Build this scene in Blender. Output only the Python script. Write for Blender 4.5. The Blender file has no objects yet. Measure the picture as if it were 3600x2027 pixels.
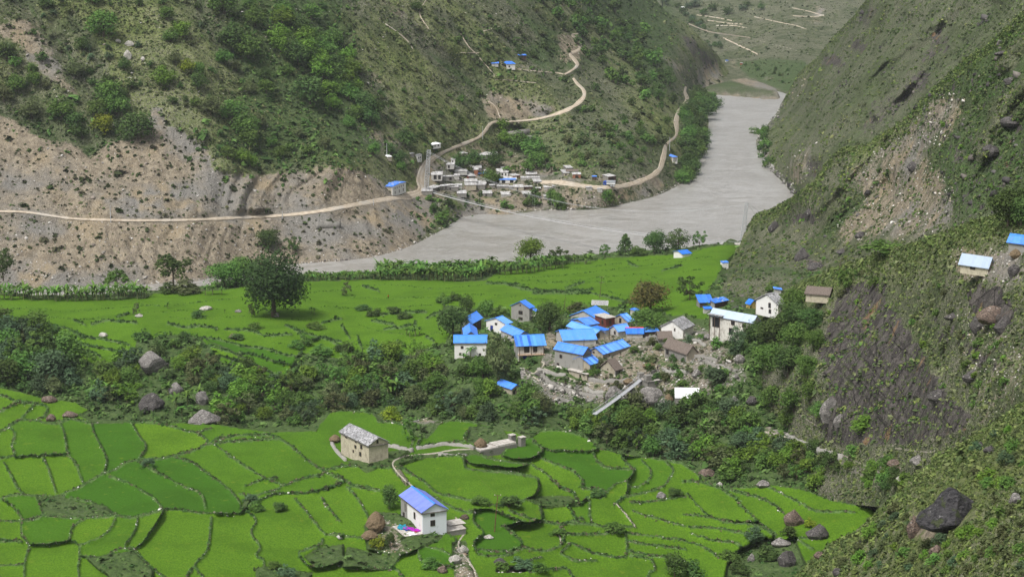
import bpy, math, random
import numpy as np
from mathutils import Vector, Matrix
random.seed(7); RNG = np.random.default_rng(11)
SC = bpy.context.scene
COL = SC.collection

# ------------------------------------------------------------------ camera
HC, TH, F = 187.0, math.radians(12.0), 6718.0
cam = bpy.data.cameras.new('camera'); cam_o = bpy.data.objects.new('camera', cam); COL.objects.link(cam_o)
cam.sensor_width = 36.0; cam.lens = 36.0 * F / 3600.0
cam.clip_start = 1.0; cam.clip_end = 9000.0
cam_o.location = (0, 0, HC); cam_o.rotation_euler = (math.radians(90) - TH, 0, 0)
SC.camera = cam_o

# ------------------------------------------------------------------ sky, sun, exposure
SUN_EL, SUN_AZ = math.radians(58), math.radians(-140)       # high soft sun, behind the viewer's left
wd = bpy.data.worlds.new("World"); SC.world = wd; wd.use_nodes = True
nt = wd.node_tree; nt.nodes.clear()
sky = nt.nodes.new('ShaderNodeTexSky'); sky.sky_type = 'NISHITA'; sky.sun_disc = False
sky.sun_elevation = SUN_EL; sky.sun_rotation = SUN_AZ
sky.air_density = 1.0; sky.dust_density = 6.0; sky.ozone_density = 1.0
bg = nt.nodes.new('ShaderNodeBackground'); bg.inputs[1].default_value = 0.085
hs = nt.nodes.new('ShaderNodeHueSaturation'); hs.inputs['Saturation'].default_value = 0.35
wo = nt.nodes.new('ShaderNodeOutputWorld')
nt.links.new(sky.outputs[0], hs.inputs['Color']); nt.links.new(hs.outputs[0], bg.inputs[0]); nt.links.new(bg.outputs[0], wo.inputs[0])
sl = bpy.data.lights.new('sun', 'SUN'); sl.energy = 1.5; sl.angle = math.radians(12); sl.color = (1.0, 0.985, 0.955)
so = bpy.data.objects.new('sun', sl); COL.objects.link(so)
# direction to the sun (azimuth measured from +Y toward +X)
sd = Vector((math.sin(SUN_AZ) * math.cos(SUN_EL), math.cos(SUN_AZ) * math.cos(SUN_EL), math.sin(SUN_EL)))
so.rotation_euler = sd.to_track_quat('Z', 'Y').to_euler()
SC.view_settings.view_transform = 'Standard'; SC.view_settings.look = 'None'
SC.view_settings.gamma = 1.0; SC.view_settings.use_curve_mapping = False
SC.view_settings.exposure = 0.98
SC.cycles.max_bounces = 4; SC.cycles.diffuse_bounces = 2; SC.cycles.glossy_bounces = 2
SC.cycles.transmission_bounces = 2; SC.cycles.volume_bounces = 0; SC.cycles.transparent_max_bounces = 4

# ------------------------------------------------------------------ projection helpers (photo pixels -> world)
CT, ST = math.cos(TH), math.sin(TH)
def ray(px, py):
    u = (np.asarray(px, float) - 1800.0) / F; v = -(np.asarray(py, float) - 1013.5) / F
    y = CT + v * ST
    return u / y, (-ST + v * CT) / y          # dx/dY, dz/dY
def at_Y(px, py, Y):
    a, b = ray(px, py); return np.stack([a * Y, Y + 0 * a, HC + b * Y], -1)
def Y_of_z(px, py, z):
    a, b = ray(px, py); return (z - HC) / b
def proj(p):
    x, y, z = p[..., 0], p[..., 1], p[..., 2] - HC
    f = y * CT - z * ST; up = y * ST + z * CT
    return 1800 + F * x / f, 1013.5 - F * up / f

# ------------------------------------------------------------------ noise
def _h(ix, iy, iz, s):
    h = (ix.astype(np.int64) * 374761393 + iy.astype(np.int64) * 668265263 + iz.astype(np.int64) * 2147483647 + s * 974711) & 0xffffffff
    h = ((h ^ (h >> 13)) * 1274126177) & 0xffffffff
    return ((h ^ (h >> 16)) & 0xffff) / 65535.0
def vnoise(x, y, z=None, s=0):
    if z is None: z = np.zeros_like(x)
    ix, iy, iz = np.floor(x), np.floor(y), np.floor(z)
    fx, fy, fz = x - ix, y - iy, z - iz
    fx, fy, fz = fx * fx * (3 - 2 * fx), fy * fy * (3 - 2 * fy), fz * fz * (3 - 2 * fz)
    r = 0
    for a in (0, 1):
        for b in (0, 1):
            for c in (0, 1):
                w = (fx if a else 1 - fx) * (fy if b else 1 - fy) * (fz if c else 1 - fz)
                r = r + w * _h(ix + a, iy + b, iz + c, s)
    return r * 2 - 1
def fbm(x, y, z=None, o=4, s=0):
    r = 0; a = 1.0; t = 0
    for k in range(o):
        r = r + a * vnoise(x * 2 ** k, y * 2 ** k, None if z is None else z * 2 ** k, s + k * 17); t += a; a *= .5
    return r / t

# ------------------------------------------------------------------ rasters of traced outlines
RX0, RY0, RS = -330, -330, 3.0
RW, RH = 1420, 920
GX, GY = np.meshgrid(RX0 + RS * np.arange(RW), RY0 + RS * np.arange(RH))
def samp(R, px, py):
    x = np.clip((np.asarray(px) - RX0) / RS, 0, RW - 1.001); y = np.clip((np.asarray(py) - RY0) / RS, 0, RH - 1.001)
    ix, iy = x.astype(int), y.astype(int); fx, fy = x - ix, y - iy
    return (R[iy, ix] * (1 - fx) + R[iy, ix + 1] * fx) * (1 - fy) + (R[iy + 1, ix] * (1 - fx) + R[iy + 1, ix + 1] * fx) * fy
def blur(R, n, it=2):
    for _ in range(it):
        for ax in (0, 1):
            P = np.cumsum(np.pad(R, [(n + 1, n) if a == ax else (0, 0) for a in (0, 1)], mode='edge'), ax)
            R = (np.take(P, range(2 * n + 1, P.shape[ax]), ax) - np.take(P, range(0, P.shape[ax] - 2 * n - 1), ax)) / (2 * n + 1)
    return R
def poly_mask(poly):
    p = np.array(poly, float); m = np.zeros(GX.shape, bool)
    x0, x1, y0, y1 = p[:, 0].min(), p[:, 0].max(), p[:, 1].min(), p[:, 1].max()
    c0, c1 = [int(np.clip((v - RX0) / RS + d, 0, RW)) for v, d in ((x0, -1), (x1, 2))]
    r0, r1 = [int(np.clip((v - RY0) / RS + d, 0, RH)) for v, d in ((y0, -1), (y1, 2))]
    X, Y = GX[r0:r1, c0:c1], GY[r0:r1, c0:c1]; q = np.zeros(X.shape, bool)
    for (ax, ay), (bx, by) in zip(p, np.roll(p, -1, 0)):
        if ay == by: continue
        q ^= ((ay > Y) != (by > Y)) & (X < (bx - ax) * (Y - ay) / (by - ay) + ax)
    m[r0:r1, c0:c1] = q
    return m
def masks(polys, b=3):
    m = np.zeros(GX.shape)
    for p in polys:
        w = 1.0
        if isinstance(p, tuple): w, p = p
        m = np.maximum(m, w * poly_mask(p))
    return blur(m, b)
def dist_lines(lines, R=60):
    D = np.full(GX.shape, float(R)); 
    for L in lines:
        for (ax, ay), (bx, by) in zip(L[:-1], L[1:]):
            c0, c1 = int(max(0, (min(ax, bx) - R - RX0) / RS)), int(min(RW, (max(ax, bx) + R - RX0) / RS + 1))
            r0, r1 = int(max(0, (min(ay, by) - R - RY0) / RS)), int(min(RH, (max(ay, by) + R - RY0) / RS + 1))
            if c1 <= c0 or r1 <= r0: continue
            X, Y = GX[r0:r1, c0:c1], GY[r0:r1, c0:c1]
            dx, dy = bx - ax, by - ay; l2 = dx * dx + dy * dy + 1e-9
            t = np.clip(((X - ax) * dx + (Y - ay) * dy) / l2, 0, 1)
            D[r0:r1, c0:c1] = np.minimum(D[r0:r1, c0:c1], np.hypot(X - ax - t * dx, Y - ay - t * dy))
    return D
def view(ox, oy, s, lines):
    return [[(ox + x / s, oy + y / s) for x, y in L] for L in lines]
def smooth_line(L, n=4):
    L = np.array(L, float)
    if len(L) < 3: return L
    P = np.vstack([2 * L[0] - L[1], L, 2 * L[-1] - L[-2]]); out = []
    for i in range(1, len(P) - 2):
        for k in range(n):
            t = k / n; a, b, c, d = P[i - 1], P[i], P[i + 1], P[i + 2]
            out.append(.5 * (2 * b + (c - a) * t + (2 * a - 5 * b + 4 * c - d) * t * t + (3 * b - a - 3 * c + d) * t ** 3))
    out.append(L[-1]); return np.array(out)

BUND_A = view(0, 1350, 2.142, [
 [(-200,80),(0,90),(120,140),(230,150),(270,160)],[(-100,240),(0,210),(150,145)],[(270,160),(200,220),(150,275),(60,330),(0,360),(-200,400)],
 [(270,160),(330,165),(360,200),(330,250),(290,265)],[(60,330),(150,280),(280,285),(350,300),(450,295),(520,265),(640,290),(700,300),(850,275),(1000,290),(1200,300),(1350,345),(1480,370),(1600,340)],
 [(60,330),(110,380),(90,470),(110,545),(60,560),(-100,575)],[(110,555),(320,545),(500,535)],[(450,295),(490,400),(510,530),(560,590),(600,680),(625,755)],
 [(690,300),(710,380),(770,490),(800,570),(790,650),(760,690)],[(985,290),(1050,400),(1100,480),(1040,580)],[(320,555),(370,660),(420,820)],
 [(30,600),(80,690),(150,810),(180,830)],[(-100,880),(0,870),(120,840),(280,850),(450,840),(620,770),(760,690),(870,650),(950,600),(1040,580),(1200,570),(1300,550),(1450,510),(1530,480),(1560,430),(1480,370)],
 [(1300,550),(1450,600),(1560,680),(1700,780),(1780,860),(1830,950)],[(1040,590),(1150,650),(1300,740),(1430,800),(1520,840),(1550,940)],
 [(820,700),(930,740),(1050,800),(1150,860),(1230,950)],[(450,840),(560,870),(700,900),(860,980),(880,1000)],[(1620,470),(1750,560),(1900,660),(2000,720),(2140,770)],
 [(1600,430),(1750,400),(1900,390),(2070,400),(2200,480),(2300,570),(2430,650),(2590,620)],[(1540,470),(1620,450),(1900,430),(2090,420)],[(2430,660),(2590,730)],[(2140,775),(2280,720),(2430,690)],
 [(1840,780),(1980,730),(2080,720)],[(1800,830),(1900,850),(2080,800),(2140,770)],[(1830,950),(1950,880),(2100,830),(2350,820),(2590,745)],[(20,880),(100,930),(160,1010),(180,1040)],
 [(280,860),(320,1000),(180,1040)],[(-100,1030),(180,1040),(300,1005),(620,1015),(880,1000),(1020,1010),(1200,960),(1350,950),(1550,980),(1800,980),(1830,950)],
 [(160,1050),(170,1150),(220,1220),(190,1330),(180,1500)],[(-100,1190),(160,1190)],[(-100,1370),(180,1370)],[(640,1020),(550,1080),(520,1190)],
 [(230,1220),(370,1215),(520,1190),(600,1220)],[(870,1010),(830,1100),(720,1180),(600,1220)],[(1040,1010),(1020,1100),(940,1230)],[(1230,970),(1150,1100),(1070,1210),(1000,1250)],
 [(600,1220),(600,1320),(590,1380),(600,1500)],[(610,1310),(780,1300),(900,1250),(1000,1250),(1050,1300),(1150,1400),(1250,1470)],
 [(1590,1010),(1580,1150),(1550,1280),(1470,1370),(1540,1480)],[(1470,1370),(1420,1430),(1400,1500)],[(1840,960),(1930,1030),(1890,1130),(1960,1230),(1930,1300),(1990,1350),(1960,1500)],
 [(2220,870),(2300,960),(2370,1050),(2450,1140)],[(2420,860),(2480,950),(2560,1040)],[(2450,1140),(2590,1140)],[(2430,1170),(2420,1210),(2300,1260),(2250,1290),(2330,1380),(2480,1370),(2590,1350)]])
BUND_B = view(1200, 1350, 2.142, [
 [(0,205),(150,215),(260,240),(270,290)],[(270,290),(420,300),(500,340),(540,430),(520,480)],[(620,380),(740,300),(880,280),(1040,310),(940,370),(930,440)],[(570,480),(700,460),(930,440)],[(560,480),(620,380)],
 [(-30,690),(90,770),(200,790),(290,810)],[(0,620),(200,625),(380,630)],[(40,780),(120,870),(200,1000),(200,1100)],[(400,600),(500,670),(620,740),(720,820),(880,860),(1050,900),(1200,920),(1450,850),(1480,720),(1360,690)],
 [(400,600),(560,545),(700,550),(900,550),(940,640),(1050,660),(1250,670),(1380,690)],[(540,780),(700,860),(850,940),(960,970),(1040,960)],[(910,520),(960,600),(1100,620),(1280,640),(1400,620),(1430,590)],[(900,550),(910,520),(1000,520),(1100,560),(1260,595),(1400,610)],
 [(1210,540),(1250,490),(1350,430),(1430,400)],[(1210,550),(1320,575),(1450,560),(1520,500),(1440,440)],[(1430,390),(1500,360),(1620,350),(1770,380),(1880,430),(1930,490),(1860,515),(1620,510),(1500,480),(1430,410)],
 [(1480,520),(1500,560),(1620,610),(1740,660),(1820,740),(1810,790)],[(1440,620),(1540,680),(1640,780),(1740,820),(1780,890),(1790,920)],[(1890,520),(1940,600),(2030,640),(2170,650),(2210,650),(2160,730),(2070,760),(1950,860)],
 [(1930,490),(2040,500),(2130,550),(2300,560),(2450,580),(2590,600)],[(2110,560),(2200,650)],[(2260,580),(2330,660),(2320,720),(2240,780),(2160,780)],[(2440,580),(2500,650),(2440,760),(2350,810),(2150,850)],
 [(2160,740),(2150,830),(2050,920)],[(1810,790),(1960,800),(1980,850)],[(1790,920),(1860,870),(1870,990),(1900,1060),(2000,1080),(2200,1080)],[(2070,910),(2150,1000),(2210,1080)],[(2180,900),(2320,890),(2590,850)],
 [(2190,960),(2300,1000),(2450,1040),(2590,1080)],[(2100,1120),(2300,1150),(2590,1185)],[(2150,1190),(2350,1220),(2590,1250)],[(2150,1260),(2300,1290),(2450,1310),(2590,1340)],[(2140,1130),(2150,1280),(2100,1310),(1950,1290),(1800,1240),(1730,1200)],
 [(1680,1130),(1850,1140),(2100,1120)],[(1000,960),(1110,950),(1250,1000),(1380,1050),(1500,1040),(1650,1060),(1820,1020)],[(1000,960),(1000,1050),(1070,1130),(1000,1200),(1020,1250),(1150,1270),(1330,1250),(1350,1190),(1230,1080)],[(1200,1080),(1370,1050)],
 [(1260,960),(1400,1010),(1510,1030),(1500,940),(1450,850)],[(1450,860),(1700,930),(1760,1010),(1820,1020)],[(1690,1050),(1650,1080),(1680,1130),(1640,1230),(1520,1260),(1350,1240)],[(1650,1280),(1740,1330),(1830,1340),(1920,1330)],
 [(1650,1280),(1730,1200)],[(1510,1310),(1400,1350),(1420,1420),(1600,1400),(1700,1400),(1760,1490)],[(2170,1300),(2320,1320),(2360,1400),(2320,1430),(2300,1500)],[(590,1200),(650,1230),(800,1280),(850,1380),(780,1400)],
 [(390,1370),(450,1300),(560,1240),(600,1330),(700,1360),(850,1390)],[(-20,1380),(200,1390),(400,1400),(480,1490)],[(-20,1150),(220,1170),(330,1130)],[(650,1150),(750,1130),(860,1170),(870,1260)],
 [(1000,1250),(1050,1300),(1240,1300),(1350,1250)],[(1900,1060),(1690,1050)]])
BUND_C = view(2400, 1350, 2.142, [
 [(30,830),(110,920),(200,1000),(350,1040),(550,1050)],[(0,990),(150,1000),(350,1050),(560,1070),(700,1150)],[(290,790),(400,870),(440,930),(520,1000),(600,1070),(700,1140)],[(300,780),(450,830),(600,870),(700,930),(760,980)],
 [(650,780),(780,850),(900,910),(1000,960),(1300,970)],[(670,760),(900,800),(1100,870),(1400,930)],[(40,1090),(200,1090),(350,1110),(480,1140),(520,1190)],[(60,1130),(200,1180),(380,1200),(440,1230)],[(0,1190),(120,1220),(270,1310)],
 [(820,1160),(900,1200),(980,1250)],[(800,1160),(1020,1170)],[(0,740),(130,740),(290,790)],[(0,600),(120,690),(130,740)],[(300,780),(650,780)],[(440,1230),(700,1230)],[(350,1400),(500,1380),(650,1450)]])
PLAIN = view(0, 675, 2.147, [
 [(400,1010),(520,1040),(640,1090),(760,1110),(860,1130),(980,1160)],[(560,1060),(640,1110)],[(560,1130),(700,1170),(840,1200),(980,1250)],[(570,1180),(720,1230),(760,1260)],[(690,1000),(800,970),(900,980),(1030,985)],
 [(1370,1060),(1500,1100),(1600,1110),(1750,1150),(1850,1180),(2000,1190),(2150,1240),(2300,1250),(2450,1270),(2576,1290)],[(1500,1140),(1620,1180),(1750,1220),(1900,1240),(2100,1300),(2300,1340),(2576,1400)],[(1640,1240),(1800,1290),(1950,1320),(2100,1390),(2200,1440)],
 [(1270,990),(1400,1020),(1500,1010),(1640,1030)],[(1700,1040),(1900,1050),(2000,1090),(2200,1080)],[(2150,1010),(2250,1050),(2400,1100),(2576,1140)],[(2300,1140),(2450,1110),(2576,1180)],[(560,970),(640,1005)],[(890,945),(970,920)],
 [(2250,1050),(2300,1140)],[(2430,1000),(2576,960)]]) + view(1200, 675, 2.147, [
 [(160,710),(280,750)],[(300,940),(420,920),(640,910)],[(0,1010),(60,1110)],[(230,980),(400,1010)],[(640,960),(760,900)],[(320,1045),(460,1030),(520,1010)],[(1250,705),(1400,740),(1600,760),(1900,750)],[(1440,770),(1700,770),(1900,780),(2200,850)],
 [(1100,690),(1350,700)],[(2170,540),(2240,560)],[(2420,600),(2576,560)],[(120,1100),(150,1180)],[(420,1130),(480,1180)],[(560,980),(540,1060)],[(640,1100),(700,1140)],[(1700,740),(1780,700),(1830,690)],[(2250,700),(2330,720)]])
SUBTLE = view(0, 675, 2.147, [
 [(-100,900),(200,880),(500,900),(800,880),(1200,850)],[(100,960),(400,940),(650,960),(1000,920),(1280,900),(1700,880)],[(1040,840),(1250,860),(1500,830),(1840,790)],[(1000,1040),(1270,1080),(1500,1060)],
 [(1280,940),(1500,960),(1900,930),(2100,960),(2400,960)],[(2300,760),(2576,740)],[(2300,880),(2500,860),(2576,880)],[(2050,1140),(2250,1160),(2300,1180)]]) + view(1200, 675, 2.147, [
 [(0,720),(400,700),(700,730),(1100,700),(1500,690),(2000,640),(2300,620)],[(0,780),(300,800),(700,790),(1000,770),(1300,790)],[(1180,640),(1500,640),(1900,600),(2200,560),(2576,520)],[(1400,600),(1800,570),(2200,520),(2500,500)],
 [(1300,660),(1700,680),(2100,680),(2200,700)],[(0,870),(300,880),(560,860),(700,850)],[(100,990),(300,1060),(600,1080),(760,1060)],[(1250,760),(1300,790),(1600,820),(1880,850)],[(0,1140),(300,1170),(560,1150)],
 [(1980,640),(2030,760),(2200,800)],[(2300,620),(2500,700)]]) + view(2400, 675, 2.147, [[(0,420),(150,400),(300,380)],[(0,520),(120,500),(260,490)],[(0,600),(150,580)],[(0,700),(180,760)]])
BUNDS1 = [smooth_line(L) for L in BUND_A + BUND_B + BUND_C]
BUNDS2 = [smooth_line(L) for L in PLAIN]
SUBT = [smooth_line(L) for L in SUBTLE]
W1 = view(0,1350,2.142,[[(280,860),(480,830),(600,900),(800,920),(870,990),(620,1010),(330,1000)]])[0]
W2 = view(0,1350,2.142,[[(640,1310),(1000,1255),(1060,1320),(1160,1420),(1150,1500),(880,1500)]])[0]
W3 = view(0,1350,2.142,[[(2290,1290),(2400,1230),(2590,1200),(2590,1350),(2380,1380)]])[0]
F1POLY = [(-330,1362),(0,1362),(75,1378),(150,1401),(200,1408),(262,1415),(308,1443),(270,1458),(330,1490),(540,1486),(700,1490),(860,1505),(960,1520),(1110,1520),(1125,1490),(1160,1455),(1200,1446),(1300,1455),(1330,1480),(1430,1490),
 (1450,1530),(1500,1540),(1550,1490),(1610,1480),(1690,1490),(1800,1520),(1860,1545),(1900,1518),(1960,1512),(2050,1530),(2110,1580),(2200,1600),(2290,1612),(2400,1625),(2450,1670),(2530,1715),(2620,1712),(2710,1705),(2830,1725),(2920,1760),(3060,1785),(3200,1900),(3200,2300),(-330,2300)]
HOLES1 = [W1, W2, W3, [(1280,1850),(1330,1800),(1400,1800),(1500,1850),(1600,1820),(1640,1850),(1560,1880),(1540,1900),(1470,1935),(1400,1960),(1290,1930)],
 [(1590,1900),(1640,1900),(1650,1960),(1700,2060),(1600,2060),(1590,1960)],[(1750,1990),(1860,1985),(1870,2010),(1740,2010)],[(2560,1950),(2680,1880),(2800,1900),(2840,1990),(2790,2060),(2540,2060)],
 [(1370,1630),(1390,1620),(1480,1600),(1640,1580),(1700,1560),(1770,1530),(1830,1540),(1820,1570),(1740,1590),(1640,1600),(1500,1610),(1400,1640),(1440,1690),(1430,1710),(1380,1650)],[(1650,1500),(1760,1500),(1790,1540),(1700,1560),(1640,1555)],
 [(1220,1620),(1370,1590),(1450,1590),(1380,1630),(1290,1660)],[(1840,1760),(1900,1740),(2010,1740),(2040,1780),(1920,1790)],[(900,1990),(930,1985),(1100,2010),(1080,2060),(900,2060)],[(870,1730),(900,1740),(860,1790),(840,1790)],
 [(1220,1920),(1400,1960),(1380,2000),(1200,2000)]]
F2POLY = [(-330,1035),(0,1035),(120,1050),(350,1052),(510,1048),(540,1030),(700,1025),(850,1010),(1000,995),(1250,985),(1420,985),(1700,988),(1760,955),(1850,945),(2000,925),(2200,905),(2400,890),(2560,858),(2620,870),(2570,900),(2540,930),(2530,960),(2500,1010),(2480,1020),
 (2470,1050),(2480,1090),(2440,1110),(2300,1105),(2150,1080),(2050,1080),(1960,1110),(1900,1080),(1830,1140),(1760,1080),(1700,1090),(1560,1070),(1540,1130),(1580,1180),(1560,1210),(1440,1240),(1200,1260),(1050,1240),(1000,1330),(940,1300),(830,1240),(700,1180),(600,1175),(480,1200),(460,1270),(330,1280),(270,1250),(200,1190),(160,1145),(60,1125),(0,1120),(-330,1120)]
GREENS2 = [[(330,1200),(480,1215),(460,1260),(360,1280),(270,1250)],[(700,1180),(900,1290),(1030,1350),(1000,1360),(780,1270)],[(2430,1090),(2500,1105),(2490,1120),(2440,1120)]]
FIELD1 = poly_mask(F1POLY)
for hp in HOLES1: FIELD1 &= ~poly_mask(hp)
FIELD2 = poly_mask(F2POLY)
for hp in GREENS2: FIELD2 |= poly_mask(hp)
D1 = dist_lines(BUNDS1); D2 = dist_lines(BUNDS2); D3 = dist_lines(SUBT)

def label_regions(free):
    lab = np.zeros(free.shape, np.int32); n = 0; Hh, Ww = free.shape
    fl = free.ravel(); lb = lab.ravel()
    for s in np.flatnonzero(fl):
        if lb[s]: continue
        n += 1; lb[s] = n; st = [s]
        while st:
            c = st.pop(); x = c % Ww
            for d in ((1 if x < Ww - 1 else 0), (-1 if x else 0), Ww, -Ww):
                q = c + d
                if 0 <= q < fl.size and fl[q] and not lb[q]: lb[q] = n; st.append(q)
    return lb.reshape(free.shape), n

# ------------------------------------------------------------------ terrain sheets: depth from traced control points
def tps(ctrl):
    P = []; w = []
    for c in ctrl:
        x, y, k = c[0], c[1], c[2]
        Y = k if len(c) > 3 else Y_of_z(x, y, k)          # (x, y, z) or (x, y, Y, 'Y')
        P.append((x / 1000, y / 1000)); w.append(1000.0 / float(Y))
    P = np.array(P); w = np.array(w); n = len(P)
    d = np.hypot(*(P[:, None] - P[None]).transpose(2, 0, 1)); K = np.where(d > 0, d * d * np.log(d + 1e-12), 0) + np.eye(n) * 2e-4
    A = np.zeros((n + 3, n + 3)); A[:n, :n] = K; A[:n, n] = 1; A[:n, n + 1:] = P; A[n:, :n] = A[:n, n:].T
    s = np.linalg.solve(A, np.r_[w, 0, 0, 0])
    def f(px, py):
        px = np.asarray(px, float) / 1000; py = np.asarray(py, float) / 1000
        r = s[n] + s[n + 1] * px + s[n + 2] * py
        for i in range(n):
            q = (px - P[i, 0]) ** 2 + (py - P[i, 1]) ** 2
            r = r + s[i] * .5 * q * np.log(q + 1e-12)
        return 1000.0 / np.maximum(r, .2)
    return f
CT_C = [(0,1020,0),(430,1003,0),(700,985,0),(870,940,0),(1080,925,0),(1300,905,0),(1430,870,0),(1560,805,0),(1620,765,0),(1900,740,0),(2000,738,0),(2200,715,0),(2330,680,0),(2400,640,0),(2440,590,0),(2455,540,0),(2490,450,0),(2480,380,0),(2460,335,0),(2526,317,0),(2563,262,1),
 (2600,500,-15),(2600,640,-15),(2500,720,-15),(2600,380,-12),(2660,300,-10),(1900,900,-20),(1300,1030,-15),(500,1100,-12),(0,1120,-12),(-250,1030,0),(-250,742,33),
 (0,742,31),(500,770,25),(1000,755,19),(1300,700,21),(1480,680,13.5),(1400,697,17),(2000,650,13),(2140,655,11),(2300,600,11.5),(2350,540,14),(2400,470,15),(2420,400,15),(2410,330,16),
 (0,0,1050,'Y'),(0,400,985,'Y'),(900,0,1130,'Y'),(900,400,1040,'Y'),(1400,0,1235,'Y'),(1400,350,1150,'Y'),(1400,560,1085,'Y'),(1200,350,1105,'Y'),(1200,560,1022,'Y'),(1800,692,7),(1800,620,1150,'Y'),(1800,560,1186,'Y'),(1700,430,1203,'Y'),(1750,210,1272,'Y'),(1800,0,1345,'Y'),(1600,730,5.5),(1600,690,1090,'Y'),(1600,620,1138,'Y'),(1600,560,1155,'Y'),(1500,560,1115,'Y'),(2000,560,1172,'Y'),(2000,380,1245,'Y'),(2000,0,1460,'Y'),(2000,180,1350,'Y'),(2250,450,1240,'Y'),(2300,300,1430,'Y'),(2380,50,1850,'Y'),(2484,154,1850,'Y'),(2250,100,1650,'Y'),(2400,250,1650,'Y'),
 (-250,-200,1080,'Y'),(900,-200,1190,'Y'),(1600,-200,1420,'Y'),(2200,-200,1900,'Y')]
CT_E1 = [(2745,368,0),(2698,442,0),(2661,503,0),(2689,550,0),(2717,600,0),(2754,638,0),(2810,700,0),(2600,500,-12),(2600,620,-12),(2650,420,-10),(2700,720,-12),(2800,780,-12),(2900,560,1080,'Y'),(3050,450,1060,'Y'),(3300,250,1020,'Y'),(3600,0,1000,'Y'),(3043,0,1350,'Y'),
 (2922,140,1500,'Y'),(2810,256,1650,'Y'),(2773,317,1680,'Y'),(3200,100,1150,'Y'),(2900,350,1250,'Y'),(3900,-100,950,'Y'),(3900,200,930,'Y'),(3100,600,1000,'Y'),(3400,400,950,'Y')]
CT_E2 = [(3600,37,660,'Y'),(3600,300,615,'Y'),(3600,650,570,'Y'),(3285,307,705,'Y'),(3285,600,655,'Y'),(3127,456,749,'Y'),(3127,700,705,'Y'),(2959,517,780,'Y'),(2950,800,735,'Y'),(2810,675,810,'Y'),(2810,860,780,'Y'),(2690,735,880,'Y'),(2630,800,895,'Y'),(2600,866,876,'Y'),(2560,930,830,'Y'),(2500,1010,755,'Y'),
 (2620,1060,665,'Y'),(2750,1000,675,'Y'),(2900,980,660,'Y'),(3100,920,630,'Y'),(3600,850,545,'Y'),(3850,0,640,'Y'),(3850,800,530,'Y'),(2550,1060,680,'Y'),(2700,1100,640,'Y')]
CT_E3 = [(3600,720,445,'Y'),(3430,930,440,'Y'),(3350,800,478,'Y'),(3130,875,528,'Y'),(2900,955,578,'Y'),(2800,1000,600,'Y'),(2700,1100,606,'Y'),(2620,1200,594,'Y'),(2600,1350,578,'Y'),(2900,1300,507,'Y'),(3200,1300,452,'Y'),(3500,1200,395,'Y'),(3600,1450,352,'Y'),(3300,1560,398,'Y'),(3000,1560,468,'Y'),
 (2700,1500,545,'Y'),(3600,1000,402,'Y'),(3300,1700,388,'Y'),(2900,1700,472,'Y'),(2550,1600,562,'Y'),(3050,1050,525,'Y'),(3850,900,392,'Y'),(3850,1400,335,'Y'),(2560,1140,618,'Y')]
CT_E4 = [(3600,1412,330,'Y'),(3257,1650,322,'Y'),(3000,1870,332,'Y'),(2796,2027,340,'Y'),(3600,1700,262,'Y'),(3300,1900,268,'Y'),(3600,2027,208,'Y'),(3100,2027,288,'Y'),(3850,1300,320,'Y'),(3850,2200,180,'Y'),(2700,2200,320,'Y')]
CT_F1 = [(0,1400,44),(0,2027,50),(600,1520,42),(1200,1480,42),(1700,1500,41),(2200,1620,38),(2700,1720,36),(3000,1800,38),(600,2027,50),(1300,1630,44),(1450,1870,46),(1400,2027,44),(2000,1700,40),(2000,2027,36),(2500,1800,34),(2500,2027,33),(2900,1900,36),(2900,2027,36),(800,1750,46),(-250,1700,47),(0,2250,54),(1500,2250,46),(2700,2250,36)]
CT_F2 = [(0,1450,26),(600,1480,24),(1200,1500,22),(1800,1520,24),(2400,1560,26),(2900,1650,34),(0,1280,30),(500,1300,26),(1000,1330,25),(1500,1380,25),(1800,1330,31),(2000,1400,27),(2300,1400,30),
 (0,1150,33),(500,1150,31),(1000,1180,30),(1500,1250,31),(1650,1250,33),(1900,1270,35),(2100,1240,37),(2300,1220,38),(2500,1180,42),(2650,1150,46),
 (0,1060,27),(500,1020,24),(1000,1000,21),(1500,980,18),(1100,985,18),(1800,935,14),(2000,910,13),(2300,890,14),(2560,865,20),(1500,1100,27),(2000,1050,25),(2300,1050,28),(2500,980,27),(2640,905,13),(2700,960,10),(2900,1000,12),(2800,900,4),(2640,1000,22),(2630,1060,35),(2750,1050,34),(2900,1100,40),(2800,1350,36),(3300,1700,30),(3300,1100,40),(-250,1050,27),(-250,1400,28)]
CT_D = [(2500,300,1),(2600,272,1),(2680,300,1),(2760,315,1),(2800,335,1),(2700,240,8),(2600,225,1960,'Y'),(2450,180,2080,'Y'),(2700,180,1990,'Y'),(2800,0,2350,'Y'),(2400,0,2450,'Y'),(3100,0,2300,'Y'),(2800,-200,2750,'Y'),(2300,-200,2800,'Y'),(3100,-200,2650,'Y'),(3000,250,1900,'Y')]
def cr(pts):
    p = np.array(pts, float); return lambda x: np.interp(x, p[:, 0], p[:, 1])
SH = {}
def sheet_def(name, ctrl, xr, top, bot, step):
    t0 = cr(top); jag = {'E1': 9, 'E2': 7, 'E3': 6, 'E4': 6, 'C': 5}.get(name, 0)
    tf = (lambda x: t0(x) + jag * fbm(np.asarray(x, float) / 38, np.asarray(x, float) * 0 + 7.3, None, 4, 88)) if jag else t0
    SH[name] = dict(f=tps(ctrl), x=xr, top=tf, bot=cr(bot), step=step)
def vis(px, py):
    b, n = 1e9, 'F2'
    for k in ('E4', 'E3', 'E2', 'E1', 'F1', 'F2', 'C', 'D'):
        S = SH[k]
        if S['x'][0] < px < S['x'][1] and py > float(S['top'](np.array([px]))[0]):
            y = float(sheet_points(k, px, py)[1])
            if y < b: b, n = y, k
    return n
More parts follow.
